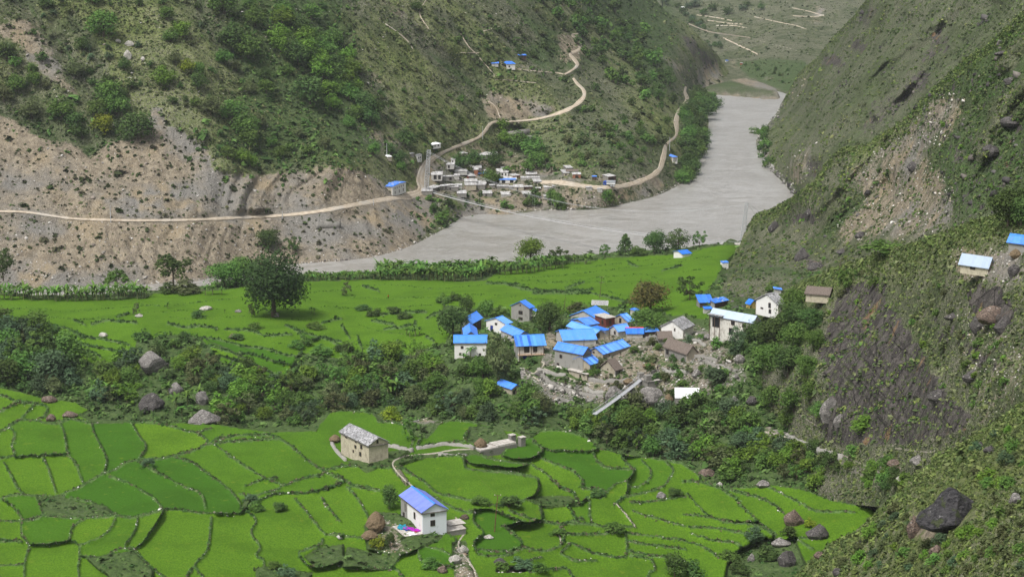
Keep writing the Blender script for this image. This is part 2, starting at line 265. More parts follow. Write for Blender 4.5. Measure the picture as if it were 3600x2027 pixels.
GUL = {'E': [[(3355,14),(3308,116),(3238,196),(3169,289),(3089,410),(3052,498)],[(3043,28),(3005,121),(2996,177),(2960,250),(2900,330)],[(3252,140),(3099,261),(2950,354),(2842,400)],[(3180,60),(3100,160),(3020,240),(2940,330),(2850,460)],[(3280,240),(3200,330),(3120,430)],[(3560,200),(3480,330),(3420,450),(3380,560)],[(3600,420),(3520,520),(3440,640)],[(3120,640),(3000,740),(2900,820)],[(3500,20),(3420,120),(3350,200)]],
 'C': [[(2060,0),(2180,130),(2300,280)],[(1540,40),(1640,150),(1720,260)],[(1150,400),(1300,500),(1430,560)],[(700,0),(760,120),(850,260)],[(250,60),(330,180),(360,300)],[(1060,0),(1180,150),(1300,290),(1400,430)]]}
RID = {'E': [[(3252,130),(3164,186),(3099,220),(3020,300)],[(3130,0),(3060,90),(2990,170)],[(3400,0),(3320,60),(3240,120)],[(3060,330),(2980,400),(2900,470),(2860,540)],[(3600,300),(3500,420),(3460,540)],[(3130,470),(3060,520),(2960,640),(2880,740)],[(3250,190),(3150,330),(3080,400)],[(3600,150),(3530,230)]],
 'C': [[(1290,20),(1390,120),(1480,210),(1560,290)],[(850,60),(960,170),(1010,260),(1080,330)],[(1900,20),(2020,130)],[(2120,20),(2230,120),(2330,220),(2400,300)],[(130,0),(180,120)],[(560,40),(640,160),(760,260)],[(1640,0),(1760,100)]]}
for _k in 'EC':
    GUL[_k] = dist_lines([smooth_line(L) for L in GUL[_k]], 90); RID[_k] = dist_lines([smooth_line(L) for L in RID[_k]], 90)
def spurs(k, px, py):
    wob = 1 + .45 * fbm(px / 45, py / 45, None, 3, 91); wx = fbm(px / 60, py / 60, None, 3, 92) * 16
    return np.exp(-(samp(GUL[k], px + wx, py) / (27 * wob)) ** 2), np.exp(-(samp(RID[k], px + wx, py) / (22 * wob)) ** 2)
def gully(name, x, y, z):
    k = 'C' if name == 'C' else 'E'; px, py = proj(np.stack([x, y, z], -1)); dg, dr = spurs(k, px, py)
    g = np.abs(fbm((x + z) / 55, z / 190 + y / 700, None, 4, 3) if k == 'C' else fbm((x - .9 * z) / 60, z / 220 + y / 900, None, 4, 6))
    return g * (1 - .85 * dg) + .22 * dr
sheet_def('C', CT_C, (-300, 2690), [(-300,-210),(2190,-210),(2250,-90),(2300,-10),(2345,45),(2418,88),(2484,154),(2526,196),(2550,235),(2570,262),(2600,300),(2690,345)], [(-300,1075),(600,1050),(900,1000),(1300,960),(1500,900),(1700,815),(2200,790),(2690,720)], 4.0)
sheet_def('D', CT_D, (2330, 3200), [(2330,-210),(3200,-210)], [(2330,300),(2560,285),(2640,300),(2700,315),(2790,345),(3200,345)], 4.0)
sheet_def('E1', CT_E1, (2575, 3900), [(2575,470),(2650,425),(2721,398),(2745,366),(2773,317),(2790,285),(2810,256),(2870,205),(2884,186),(2922,140),(2965,95),(2996,60),(3043,0),(3110,-110),(3180,-210),(3900,-210)], [(2575,780),(2800,800),(3900,700)], 4.0)
sheet_def('E2', CT_E2, (2478, 3900), [(2478,1040),(2500,1000),(2525,945),(2560,900),(2600,862),(2612,830),(2633,785),(2655,752),(2680,737),(2726,728),(2760,705),(2810,675),(2866,629),(2903,573),(2959,520),(3000,512),(3052,503),(3127,456),(3192,405),(3285,307),(3378,219),(3471,154),(3600,37),(3750,-110),(3850,-210),(3900,-210)],
          [(2478,1100),(2900,1100),(3900,950)], 4.0)
sheet_def('E3', CT_E3, (2540, 3900), [(2540,1180),(2600,1150),(2700,1090),(2750,1040),(2790,1008),(2830,985),(2900,955),(3000,918),(3130,872),(3230,848),(3350,800),(3430,768),(3500,752),(3600,716),(3900,620)], [(2540,1640),(2900,1760),(3250,1800),(3900,1560)], 4.0)
sheet_def('E4', CT_E4, (2660, 3900), [(2660,2130),(2796,2027),(2850,1968),(2908,1918),(3000,1868),(3076,1806),(3160,1720),(3200,1672),(3257,1648),(3300,1585),(3355,1577),(3420,1530),(3500,1480),(3600,1410),(3900,1230)], [(2660,2300),(3900,2300)], 3.4)
sheet_def('F1', CT_F1, (-300, 3220), [(-300,1364),(0,1362),(75,1378),(150,1401),(262,1415),(308,1440),(345,1480),(560,1486),(900,1500),(1080,1500),(1150,1450),(1200,1440),(1320,1448),(1430,1478),(1500,1490),(1560,1480),(1620,1476),(1700,1482),(1790,1490),(1900,1512),(1960,1508),(2050,1525),(2120,1575),(2200,1595),(2290,1608),(2400,1620),(2460,1665),(2530,1708),(2620,1710),(2710,1702),(2830,1722),(2920,1757),(3060,1785),(3220,1900)],
          [(-300,2250),(3220,2250)], 3.4)
sheet_def('F2', CT_F2, (-300, 3320), [(-300,1030),(0,1030),(200,1040),(500,1030),(700,1012),(800,990),(1000,975),(1080,968),(1250,958),(1500,945),(1700,930),(1850,918),(2000,903),(2150,890),(2300,878),(2450,868),(2540,856),(2560,845),(2600,845),(2920,860),(3320,1000)],
          [(-300,1560),(1000,1600),(1800,1600),(2300,1680),(2920,1800),(3320,1850)], 3.6)

# levelled paddies: every traced parcel is pulled toward its own mean height
TERR = {}
def level(name, FM, D, lw, k, ksub=None):
    f = SH[name]['f']; Y = f(GX, GY); a, b = ray(GX, GY); z = HC + b * Y
    lab, n = label_regions(FM & (D > lw))
    zz = np.where(lab > 0, z, 0.0).ravel(); L = lab.ravel()
    cnt = np.bincount(L, minlength=n + 1); mean = np.bincount(L, weights=zz, minlength=n + 1) / np.maximum(cnt, 1)
    big = cnt > 25
    tgt = np.where((lab > 0) & big[lab], mean[lab], z)
    dz = np.clip(tgt - z, -2.0, 2.0) * k
    # fill the bund strip with its neighbours' offset
    m = ((lab > 0)).astype(float); num = blur(dz * m, 1, 1); den = blur(m, 1, 1)
    dz = np.where(m > 0, dz, num / np.maximum(den, .08) * (den > .02))
    rnd = np.random.default_rng(5).random(n + 1); rnd[0] = .5
    fv = np.where(lab > 0, rnd[lab], .5)
    m2 = m; fv = np.where(m2 > 0, fv, blur(fv * m2, 2, 1) / np.maximum(blur(m2, 2, 1), .05))
    TERR[name] = dict(dz=blur(dz, 1, 1), fv=fv, lab=lab)
level('F1', FIELD1, D1, 3.2, .78)
level('F2', FIELD2, np.minimum(D2, D3), 2.6, .55)

# ------------------------------------------------------------------ masks
SOIL = [(.8,[(2825,62),(2880,60),(2885,80),(2830,84)]),(.75,[(2648,60),(2700,64),(2700,76),(2650,74)]),(.8,[(2430,72),(2475,76),(2480,88),(2435,86)]),(.7,[(2520,112),(2620,128),(2620,138),(2515,125)]),(.85,[(2657,138),(2740,152),(2745,162),(2660,146)]),(.8,[(2542,132),(2600,160),(2590,166),(2540,142)]),(.9,[(2868,22),(2910,25),(2900,58),(2862,52)]),(.7,[(2560,205),(2620,228),(2590,240),(2555,225)]),(.9,[(2668,272),(2720,272),(2715,282),(2680,284)]),[(-330,370),(0,385),(60,420),(140,480),(200,500),(280,520),(310,560),(390,490),(470,490),(520,420),(520,370),(560,370),(600,430),(680,480),(740,520),(760,600),(900,610),(1000,600),(1200,590),(1290,600),(1400,690),(1500,690),(1540,740),(1480,850),(1430,890),(1300,925),(870,960),(430,1040),(-330,1060)],
 (.75,[(0,70),(60,60),(100,60),(130,100),(200,170),(200,240),(260,330),(160,300),(60,150),(0,130)]),(.6,[(1260,200),(1330,260),(1370,300),(1300,290)]),(.8,[(1700,310),(1780,330),(1900,350),(2000,380),(1900,420),(1800,430),(1720,420),(1700,370)]),
 (.55,[(1420,690),(1480,600),(1530,560),(1640,500),(1800,530),(2000,600),(2150,620),(2330,600),(2330,640),(2200,700),(1900,730),(1660,750),(1500,720)]),(.9,[(1640,730),(1900,690),(2200,690),(2330,650),(2350,660),(2200,712),(1900,742),(1600,790),(1570,790)]),
 (.7,[(1960,120),(2040,130),(2080,180),(2000,230),(1960,190)]),(.7,[(2480,200),(2540,240),(2540,330),(2460,340),(2440,250)]),(.8,[(1440,600),(1500,560),(1530,560),(1560,640),(1530,700),(1420,700),(1480,640)]),(.6,[(1720,200),(1800,215),(1950,250),(1900,265),(1760,240)]),(.6,[(1660,60),(1780,90),(1720,80)]),
 (.6,[(2300,170),(2400,220),(2420,290),(2340,230)]),(.5,[(1300,0),(1370,0),(1480,80),(1500,110),(1400,60)]),(.45,[(1220,430),(1440,480),(1420,560),(1280,500)])]
SOIL_E = [(.62,[(3280,320),(3400,340),(3380,450),(3250,560),(3350,650),(3350,790),(3180,840),(3050,830),(2960,880),(2930,800),(3040,700),(3000,600),(3060,540),(3180,470),(3230,400)]),(.5,[(2780,420),(2880,470),(2880,480),(2800,450)]),(.6,[(2760,380),(2830,240),(2850,260),(2800,360)]),
 (.6,[(2800,540),(2860,480),(2880,500),(2830,640),(2790,660),(2760,600)]),(.8,[(3340,870),(3600,880),(3600,990),(3500,1000),(3360,970)]),(.4,[(3250,1270),(3330,1400),(3360,1420),(3300,1300)]),(.7,[(3180,1780),(3280,1850),(3380,1870),(3300,1920),(3220,1910),(3190,1850)]),(.4,[(2560,880),(2700,740),(2660,800),(2600,870)]),
 (.35,[(3300,1000),(3600,1200),(3600,1400),(3450,1500),(3400,1300)])]
SOIL_F = [(.55,[(1830,1290),(1900,1320),(2000,1340),(2060,1330),(2090,1300),(2150,1260),(2230,1200),(2300,1180),(2400,1130),(2480,1150),(2560,1220),(2620,1290),(2640,1330),(2560,1370),(2450,1400),(2350,1430),(2200,1400),(2120,1430),(2050,1400),(1960,1420),(1890,1420),(1850,1350)]),(.6,[(1920,1150),(2400,1130),(2300,1200),(2050,1300),(1900,1290)]),
 (.55,[(1290,1850),(1340,1810),(1400,1840),(1400,1900),(1470,1930),(1400,1955),(1310,1930)]),(.5,[(1600,1900),(1640,1900),(1650,1960),(1700,2060),(1600,2060),(1590,1960)]),(.8,[(1750,1990),(1860,1985),(1870,2010),(1740,2010)]),
 (.75,[(1440,1480),(1520,1470),(1550,1490),(1500,1500)]),(.8,[(1380,1640),(1400,1640),(1440,1690),(1450,1720),(1420,1700)]),(.7,[(2700,1500),(2900,1590),(3130,1700),(3120,1720),(2900,1620),(2690,1520)]),(.6,[(1640,1210),(1700,1220),(1660,1240)])]
LUSH = [[(820,-100),(1200,-100),(1250,250),(1350,400),(1350,520),(1200,590),(1000,590),(800,480),(860,300),(780,100)],(.8,[(2000,-100),(2360,-100),(2400,100),(2380,330),(2380,420),(2250,300),(2150,150),(2050,50)]),(.7,[(650,420),(820,480),(1000,580),(820,600),(700,500)]),(.6,[(1600,90),(1760,130),(1950,260),(2000,300),(1700,270)]),
 (.6,[(0,330),(300,430),(500,400),(500,500),(300,520),(100,460),(0,380)]),(.7,[(1450,420),(1560,520),(1500,560),(1380,520)]),(.6,[(1700,480),(2000,420),(2250,450),(2300,560),(2000,600),(1750,530)]),[(1450,700),(1560,720),(1700,720),(1640,780),(1520,800),(1470,760)],
 (.8,[(2580,215),(2700,215),(2840,215),(2810,320),(2760,320),(2640,270)]),(.6,[(2400,20),(2480,150),(2540,200),(2500,190),(2420,110)])]
ROCK = [(.70,[(2960,1000),(3040,985),(3100,1000),(3130,1060),(3180,1110),(3230,1200),(3300,1330),(3350,1400),(3420,1450),(3400,1520),(3270,1560),(3100,1570),(2920,1560),(2870,1480),(2920,1350),(2870,1250),(2900,1150),(2930,1060)]),(.9,[(3400,1020),(3500,1000),(3560,1080),(3560,1140),(3500,1160),(3420,1110)]),
 (.55,[(3020,60),(3060,10),(3100,20),(3040,120)]),(.8,[(2880,190),(2960,190),(2990,230),(2900,240)]),(.7,[(2990,120),(3050,150),(3040,190),(2990,180)]),(.6,[(3290,90),(3330,100),(3330,180),(3220,260),(3250,180)]),(.6,[(3210,250),(3300,240),(3250,330),(3180,370),(3150,340)]),(.5,[(3060,350),(3240,330),(3150,420),(3040,500),(3030,450)]),
 (.6,[(2830,560),(2900,560),(2860,640),(2830,640)]),(.8,[(3520,420),(3600,450),(3600,480),(3530,450)]),(.7,[(3470,510),(3540,560),(3500,570)]),(.8,[(2780,745),(2870,740),(2880,780),(2800,790)]),(.8,[(2800,880),(2900,930),(2870,950),(2810,920)]),(.6,[(3030,820),(3200,800),(3100,840)]),(.5,[(3250,1100),(3400,1150),(3420,1250),(3300,1200)]),(.6,[(3400,1200),(3500,1250),(3480,1330),(3380,1270)]),
 (.6,[(2420,110),(2500,190),(2540,240),(2480,250),(2380,150)]),(.4,[(2780,300),(2850,260),(2800,400),(2760,420)])]
M_SOIL = masks(SOIL, 4); M_SOILE = masks(SOIL_E, 7); M_SOILF = masks(SOIL_F, 3); M_LUSH = masks(LUSH, 16); M_ROCK = masks(ROCK, 3); M_LUSHD = masks([[(2580,222),(2700,212),(2840,215),(2810,320),(2760,320),(2640,270)]], 3)
ROADS = {'main': [(-320,738,9),(0,743,9),(100,747,9),(250,768,9),(400,774,10),(550,775,10),(700,772,10),(850,765,11),(1000,757,12),(1130,742,13),(1250,720,14),(1350,702,17),(1420,692,22),(1480,672,36),(1480,630,34),(1490,590,26),(1515,562,20),(1560,535,13),(1620,510,11),(1680,485,11),(1705,462,12),(1722,438,14),(1745,428,8),(1800,427,6),(1880,420,8),(1950,403,11),(2010,378,13),(2050,345,15),(2052,318,14),(2030,295,11),(2015,275,10)],
 'upper': [(1985,262,7),(2010,248,8),(2030,228,11),(2015,205,10),(2005,190,9),(2035,175,11),(2040,155,12),(2025,135,9),(2010,122,6),(2035,120,4)],
 'truck': [(1900,640,12),(1960,640,14),(2040,652,14),(2120,660,16),(2200,652,17),(2270,630,18),(2315,600,18),(2328,570,18),(2335,540,17),(2340,515,14),(2350,500,11)],
 'far': [(2376,430,18),(2382,400,14),(2388,388,12),(2410,362,11),(2416,345,11),(2408,325,9),(2412,305,7)],
 'link': [(2350,500,8),(2375,480,10),(2380,455,12),(2376,430,14)]}
RD = []
for k, L in ROADS.items():
    P = smooth_line([(a, b) for a, b, c in L]); n = len(P); w = np.interp(np.linspace(0, len(L) - 1, n), range(len(L)), [c for a, b, c in L])
    RD.append((k, P, w))
def width_mask(P, w):
    best = np.full(GX.shape, 99.)
    for i in range(len(P) - 1):
        a, b = P[i], P[i + 1]; R = w[i] + 25
        c0, c1 = int(max(0, (min(a[0], b[0]) - R - RX0) / RS)), int(min(RW, (max(a[0], b[0]) + R - RX0) / RS + 1))
        r0, r1 = int(max(0, (min(a[1], b[1]) - R - RY0) / RS)), int(min(RH, (max(a[1], b[1]) + R - RY0) / RS + 1))
        if c1 <= c0: continue
        X, Y = GX[r0:r1, c0:c1], GY[r0:r1, c0:c1]; d = b - a; t = np.clip(((X - a[0]) * d[0] + (Y - a[1]) * d[1]) / (d @ d + 1e-9), 0, 1)
        best[r0:r1, c0:c1] = np.minimum(best[r0:r1, c0:c1], np.hypot(X - a[0] - t * d[0], Y - a[1] - t * d[1]) - .5 * w[i])
    return best
D_ROAD = np.full(GX.shape, 99.)
for k, P, w in RD: D_ROAD = np.minimum(D_ROAD, width_mask(P, w))
TRAILS = [smooth_line(L) for L in view(1200,0,2.147,[[(900,255),(960,350),(1020,410),(1080,480),(1150,560),(1150,580)],[(1300,520),(1450,535),(1620,550),(1680,560)],[(1040,400),(900,400)],[(1060,240),(1200,200)],[(640,0),(590,100),(660,220)],[(1200,890),(1160,800),(1100,760)],[(1160,600),(1300,610),(1500,630)],
   [(1540,1380),(1650,1370),(1660,1350)],[(330,180),(420,240),(500,310),(540,370)]]) + view(2300,0,3.22,[[(390,270),(560,340),(700,375),(1030,420),(1120,440),(1300,490),(1500,540),(1640,580),(1820,630)],[(780,430),(950,510),(1100,580),(1180,620)],[(1560,90),(1750,130),(1920,180)],[(700,290),(900,290),(1050,320)],[(1570,180),(1800,190),(1920,170)],[(1130,190),(1400,250),(1600,290),(1720,330)],
   [(480,170),(700,200),(900,240)],[(600,230),(850,265),(1000,275)]])]
D_TRAIL = dist_lines(TRAILS, 20)
PATHS = [smooth_line(L) for L in view(1200,1350,2.142,[[(1100,470),(1000,485),(830,495),(690,520),(540,535),(430,560),(385,600),(420,660),(480,720),(540,770)],[(2070,910),(2150,1000),(2210,1080)],[(860,1000),(930,1100),(880,1200),(940,1300),(1000,1400),(1020,1480)],[(1640,1130),(1660,1200)]]) +
   view(2400,1350,2.142,[[(620,360),(800,400),(1000,460),(1180,520),(1350,600),(1560,700)],[(1600,480),(1850,510),(1930,490)],[(880,230),(960,280),(1040,330)]]) + view(1850,1000,3.452,[[(0,1090),(100,1130),(250,1220),(450,1270),(600,1320),(760,1375)],[(150,1010),(100,1080),(20,1060)],[(180,930),(220,960),(130,1060)],[(220,1020),(400,1090),(700,1190),(860,1170)]])]
D_PATH = dist_lines(PATHS, 20)
D_PATH2 = np.minimum(D_PATH, 99)
STREAM = D_PATH

def sheet_points(name, px, py, disp=True):
    """world points of a sheet under the given photo positions"""
    S = SH[name]; px = np.asarray(px, float); py = np.asarray(py, float)
    Y = S['f'](np.clip(px, -290, 3890), py); a, b = ray(px, py)
    if name in TERR:
        z = HC + b * Y; dz = samp(TERR[name]['dz'], px, py)
        fade = 1.0
        Y = np.where(np.abs(dz) > 1e-4, (z + dz * fade - HC) / b, Y)
    p = np.stack([a * Y, Y, HC + b * Y], -1)
    if not disp: return p
    x, y, z = p[..., 0], p[..., 1], p[..., 2]
    if name == 'C':
        q = x + 1.0 * z
        rd = np.clip((samp(D_ROAD, px, py) - 2) / 22, 0, 1)
        g = fbm(q / 55, z / 190 + y / 700, None, 4, 3)
        d = -np.abs(g) * 26 + 9 + fbm(x / 30, y / 30, z / 30, 3, 9) * 7 + fbm(x / 7, y / 7, z / 7, 3, 21) * 2.2
        dg, dr = spurs('C', px, py); d = d + dg * 4 - dr * 4.5
        soil = samp(M_SOIL, px, py)
        rill = -np.abs(fbm((x + .25 * z) / 13 + fbm(x / 40, z / 25, None, 2, 32) * 1.2, z / 70, None, 4, 31)) * 9.0 * np.clip(.6 + fbm(x / 60, z / 40, None, 2, 33) * 1.6, .1, 1.4)
        d = d * (1 - .6 * soil) + rill * soil
        d = d * rd * np.clip(z / 18, 0.10, 1)
    elif name == 'D':
        q = x + .4 * z
        d = -np.abs(fbm(q / 130, z / 200, None, 4, 5)) * 70 + fbm(x / 40, y / 40, None, 3, 8) * 12
        d = d * np.clip((z - 9) / 30, 0, 1)
    elif name in ('E1', 'E2'):
        q = x - .9 * z
        d = -np.abs(fbm(q / 60, z / 220 + y / 900, None, 4, 6)) * (95 if name == 'E1' else 48) + 14 + fbm(x / 22, y / 22, z / 22, 3, 10) * 6 + fbm(x / 5, y / 5, z / 5, 3, 22) * 1.8
        dg, dr = spurs('E', px, py); q_ = 1.6 if name == 'E1' else 1.; d = d + (dg * 6 - dr * 7.5) * q_
        rk = samp(M_ROCK, px, py); d = d + rk * (fbm((x + z) / 9, (y - z) / 9, None, 3, 40) * 5)
        d = d * np.clip(z / 14, 0.14, 1)
        if name == 'E2': d = d * np.clip((z - 24) / 14, .05, 1)
    elif name == 'E3':
        rk = samp(M_ROCK, px, py)
        st = np.floor(fbm((x * .5 + z) / 10, (x - z) / 22, None, 3, 60) * 4) 
        d = fbm(x / 24, y / 24, z / 24, 4, 12) * 7 + fbm(x / 4, y / 4, z / 4, 3, 23) * (1.3 - .9 * rk) + rk * st * 1.8
        edge = np.clip((py - S['top'](px)) / 60, 0, 1) if True else 1
        d = d * np.clip((z - 36) / 14, .1, 1) * (.25 + .75 * edge)
        for (hx, hy, hr) in ((3430, 930, 150), (2565, 1140, 120), (2880, 1045, 60), (3560, 860, 110)):
            d = d * np.clip(np.hypot(px - hx, py - hy) / hr - .5, 0.05, 1)
    elif name == 'E4':
        d = fbm(x / 16, y / 16, z / 16, 4, 14) * 4 + fbm(x / 2.5, y / 2.5, z / 2.5, 3, 24) * .7
    else:
        d = None
    if d is not None:
        k = 1 + d / y; p = np.stack([x * k, y * k, HC + (z - HC) * k], -1)
    else:
        FM = FIELD1 if name == 'F1' else FIELD2; D = D1 if name == 'F1' else D2
        fm = samp(FM.astype(float), px, py); db = samp(D, px, py); wb = 5.0 if name == 'F1' else 4.0
        pt = samp(D_PATH, px, py)
        bump = np.exp(-(db / wb) ** 2) * (.55 if name == 'F1' else .7) * fm
        rough = fbm(x / 1.6, y / 1.6, None, 3, 15) * .35 + fbm(x / 9, y / 9, None, 3, 16) * 1.1
        p[..., 2] = z + bump * (1 + fbm(x / 1.1, y / 1.1, None, 2, 17) * .7) + (1 - fm) * rough * np.clip(pt / 12, 0, 1)
        if name == 'F2': p[..., 2] += fm * fbm(x / 45, y / 45, None, 2, 18) * .5
    return p

def new_mesh(name, verts, faces, nper=4):
    me = bpy.data.meshes.new(name); n = len(verts); m = len(faces)
    me.vertices.add(n); me.vertices.foreach_set('co', np.asarray(verts, np.float32).ravel())
    me.loops.add(m * nper); me.loops.foreach_set('vertex_index', np.asarray(faces, np.int32).ravel())
    me.polygons.add(m); me.polygons.foreach_set('loop_start', np.arange(0, m * nper, nper, dtype=np.int32))
    me.polygons.foreach_set('loop_total', np.full(m, nper, np.int32))
    me.update(calc_edges=True); return me
def set_attr(me, name, arr):
    at = me.color_attributes.new(name, 'FLOAT_COLOR', 'POINT'); at.data.foreach_set('color', np.asarray(arr, np.float32).ravel())
def obj(name, me, mat=None, parent=None):
    o = bpy.data.objects.new(name, me); COL.objects.link(o)
    if mat:
        me.materials.clear()
        for m_ in (mat if isinstance(mat, (list, tuple)) else [mat]): me.materials.append(m_)
    if parent: o.parent = parent
    return o
def tag(o, label=None, cat=None, group=None, kind=None):
    if label: o['label'] = label
    if cat: o['category'] = cat
    if group: o['group'] = group
    if kind: o['kind'] = kind
    return o

def build_sheet(name, oname, mat):
    S = SH[name]; st = S['step']
    xs = np.arange(S['x'][0], S['x'][1] + st, st)
    if S['x'][0] <= -300: xs = np.r_[np.arange(-1500, S['x'][0] - 1, 14.), xs]
    if S['x'][1] >= 3900: xs = np.r_[xs, np.arange(xs[-1] + 14, 5600, 14.)]
    t0, b0 = S['top'](xs), S['bot'](xs)
    nr = int(np.max(b0 - t0) / st) + 2
    T = np.linspace(0, 1, nr)[:, None]
    PX = np.repeat(xs[None], nr, 0); PY = t0 + (b0 - t0) * T
    P = sheet_points(name, PX, PY)
    # the slope behind each crest: real ground that falls away
    crest = P[0].copy(); K = {'E4': [(2, 1), (6, 3.5), (14, 9), (30, 22), (60, 48), (100, 85)], 'E3': [(3, 1.1), (9, 4.5), (20, 13), (40, 30), (80, 62), (130, 100)], 'E2': [(4, 1.2), (12, 5), (30, 18), (60, 42), (110, 80)], 'F1': [(3, 1.2), (7, 3.4), (12, 7.5), (18, 13), (26, 19)], 'F2': [(6, .8), (14, 3.5), (24, 9), (36, 16), (50, 24)]}.get(name, [(4, .6), (12, 3), (30, 12), (60, 34), (110, 74), (190, 140)])
    rows = []
    for dy, dz in K[::-1]:
        r = crest.copy(); r[:, 0] *= (r[:, 1] + dy) / r[:, 1]; r[:, 1] += dy; r[:, 2] -= dz; rows.append(r)
    P = np.concatenate([np.array(rows), P]); k = len(rows)
    PX = np.concatenate([np.repeat(PX[:1], k, 0), PX]); PY = np.concatenate([np.repeat(PY[:1], k, 0), PY])
    R, Cc = P.shape[:2]; idx = np.arange(R * Cc).reshape(R, Cc)
    Fc = np.stack([idx[:-1, :-1], idx[1:, :-1], idx[1:, 1:], idx[:-1, 1:]], -1).reshape(-1, 4)
    me = new_mesh(oname, P.reshape(-1, 3), Fc)
    X, Yv, Z = P[..., 0], P[..., 1], P[..., 2]
    wx, wy = fbm(X / 11, Yv / 11, Z / 11, 4, 51) * 34, fbm(X / 11, Yv / 11, Z / 11, 4, 52) * 24
    if name in ('F1', 'F2'): wx, wy = wx * .12, wy * .12
    ax, ay = PX + wx, PY + wy
    z0 = np.zeros_like(X)
    soil = samp({'C': M_SOIL, 'D': M_SOIL}.get(name, M_SOILE if name[0] == 'E' else M_SOILF), ax, ay)
    if name == 'E3': soil = np.maximum(soil, samp(M_SOILF, ax, ay))
    lush = samp(M_LUSH, ax, ay) if name in 'CD' else z0; rock = samp(M_ROCK, ax, ay) if name not in ('F1', 'F2') else z0
    field = z0; bund = z0; fv = z0 + .5
    if name in ('F1', 'F2'):
        FM = FIELD1 if name == 'F1' else FIELD2; D = D1 if name == 'F1' else np.minimum(D2, D3 + 3.0)
        field = samp(FM.astype(float), ax, ay); wd = samp(D, ax, ay); bund = np.exp(-(wd / (4.0 if name == 'F1' else 4.0)) ** 2)
        fv = samp(TERR[name]['fv'], ax, ay)
    if name in ('E1', 'E2', 'C'):
        gg = np.abs(gully(name, X, Yv, Z)); gully_dark = np.clip(1 - gg / .11, 0, 1)  # relief shading put into colour: dark rock and scrub in gullies, bright ridge grass
    if name == 'C': lush = np.maximum(lush, gully_dark * .9 * np.clip(Z / 20, 0, 1)); fv = np.clip(.35 + gg * 1.6, 0, .95)
    if name in ('E1', 'E2'): rock = np.maximum(rock, gully_dark * (.55 if name == 'E1' else .42)); lush = np.maximum(gully_dark * .9, .45 * samp(RID['E'] * 0 + 1, PX, PY)) if name == 'E1' else np.maximum(gully_dark * .9, .12)
    if name == 'D': lush = np.maximum(lush, samp(M_LUSHD, PX + wx * .3, PY + wy * .3) * 1.3)
    if name == 'E4': fv = z0 + .9
    if name == 'E3': fv = np.clip(1.1 - (PY - S['top'](PX)) / 350, .2, 1) 
    if name == 'E2': fv = np.clip(1.3 - (PY - S['top'](PX)) / 110, .35, 1.2)
    if name == 'E1': fv = z0 + .35
    if name in ('E1', 'E2'): fv = np.clip(np.where(name == 'E2', fv * .75, .1) + gg * 1.9 - .25, 0, 1)
    path = np.zeros_like(X)
    if name in ('C', 'D'): path = np.clip(1.5 - samp(D_TRAIL, PX, PY) / 1.6, 0, 1) * .8
    if name in ('F1', 'F2', 'E3'): path = np.clip(1.6 - samp(D_PATH, PX, PY) / (2.6 if name != 'E3' else 2.2), 0, 1)
    if name == 'F1': path = np.maximum(path, 0)
    set_attr(me, 'ma', np.stack([soil, lush, rock, field], -1)); set_attr(me, 'mb', np.stack([bund, fv, path, z0], -1))
    me.polygons.foreach_set('use_smooth', np.ones(len(me.polygons), bool))
    o = obj(oname, me, mat); tag(o, kind='structure'); return o

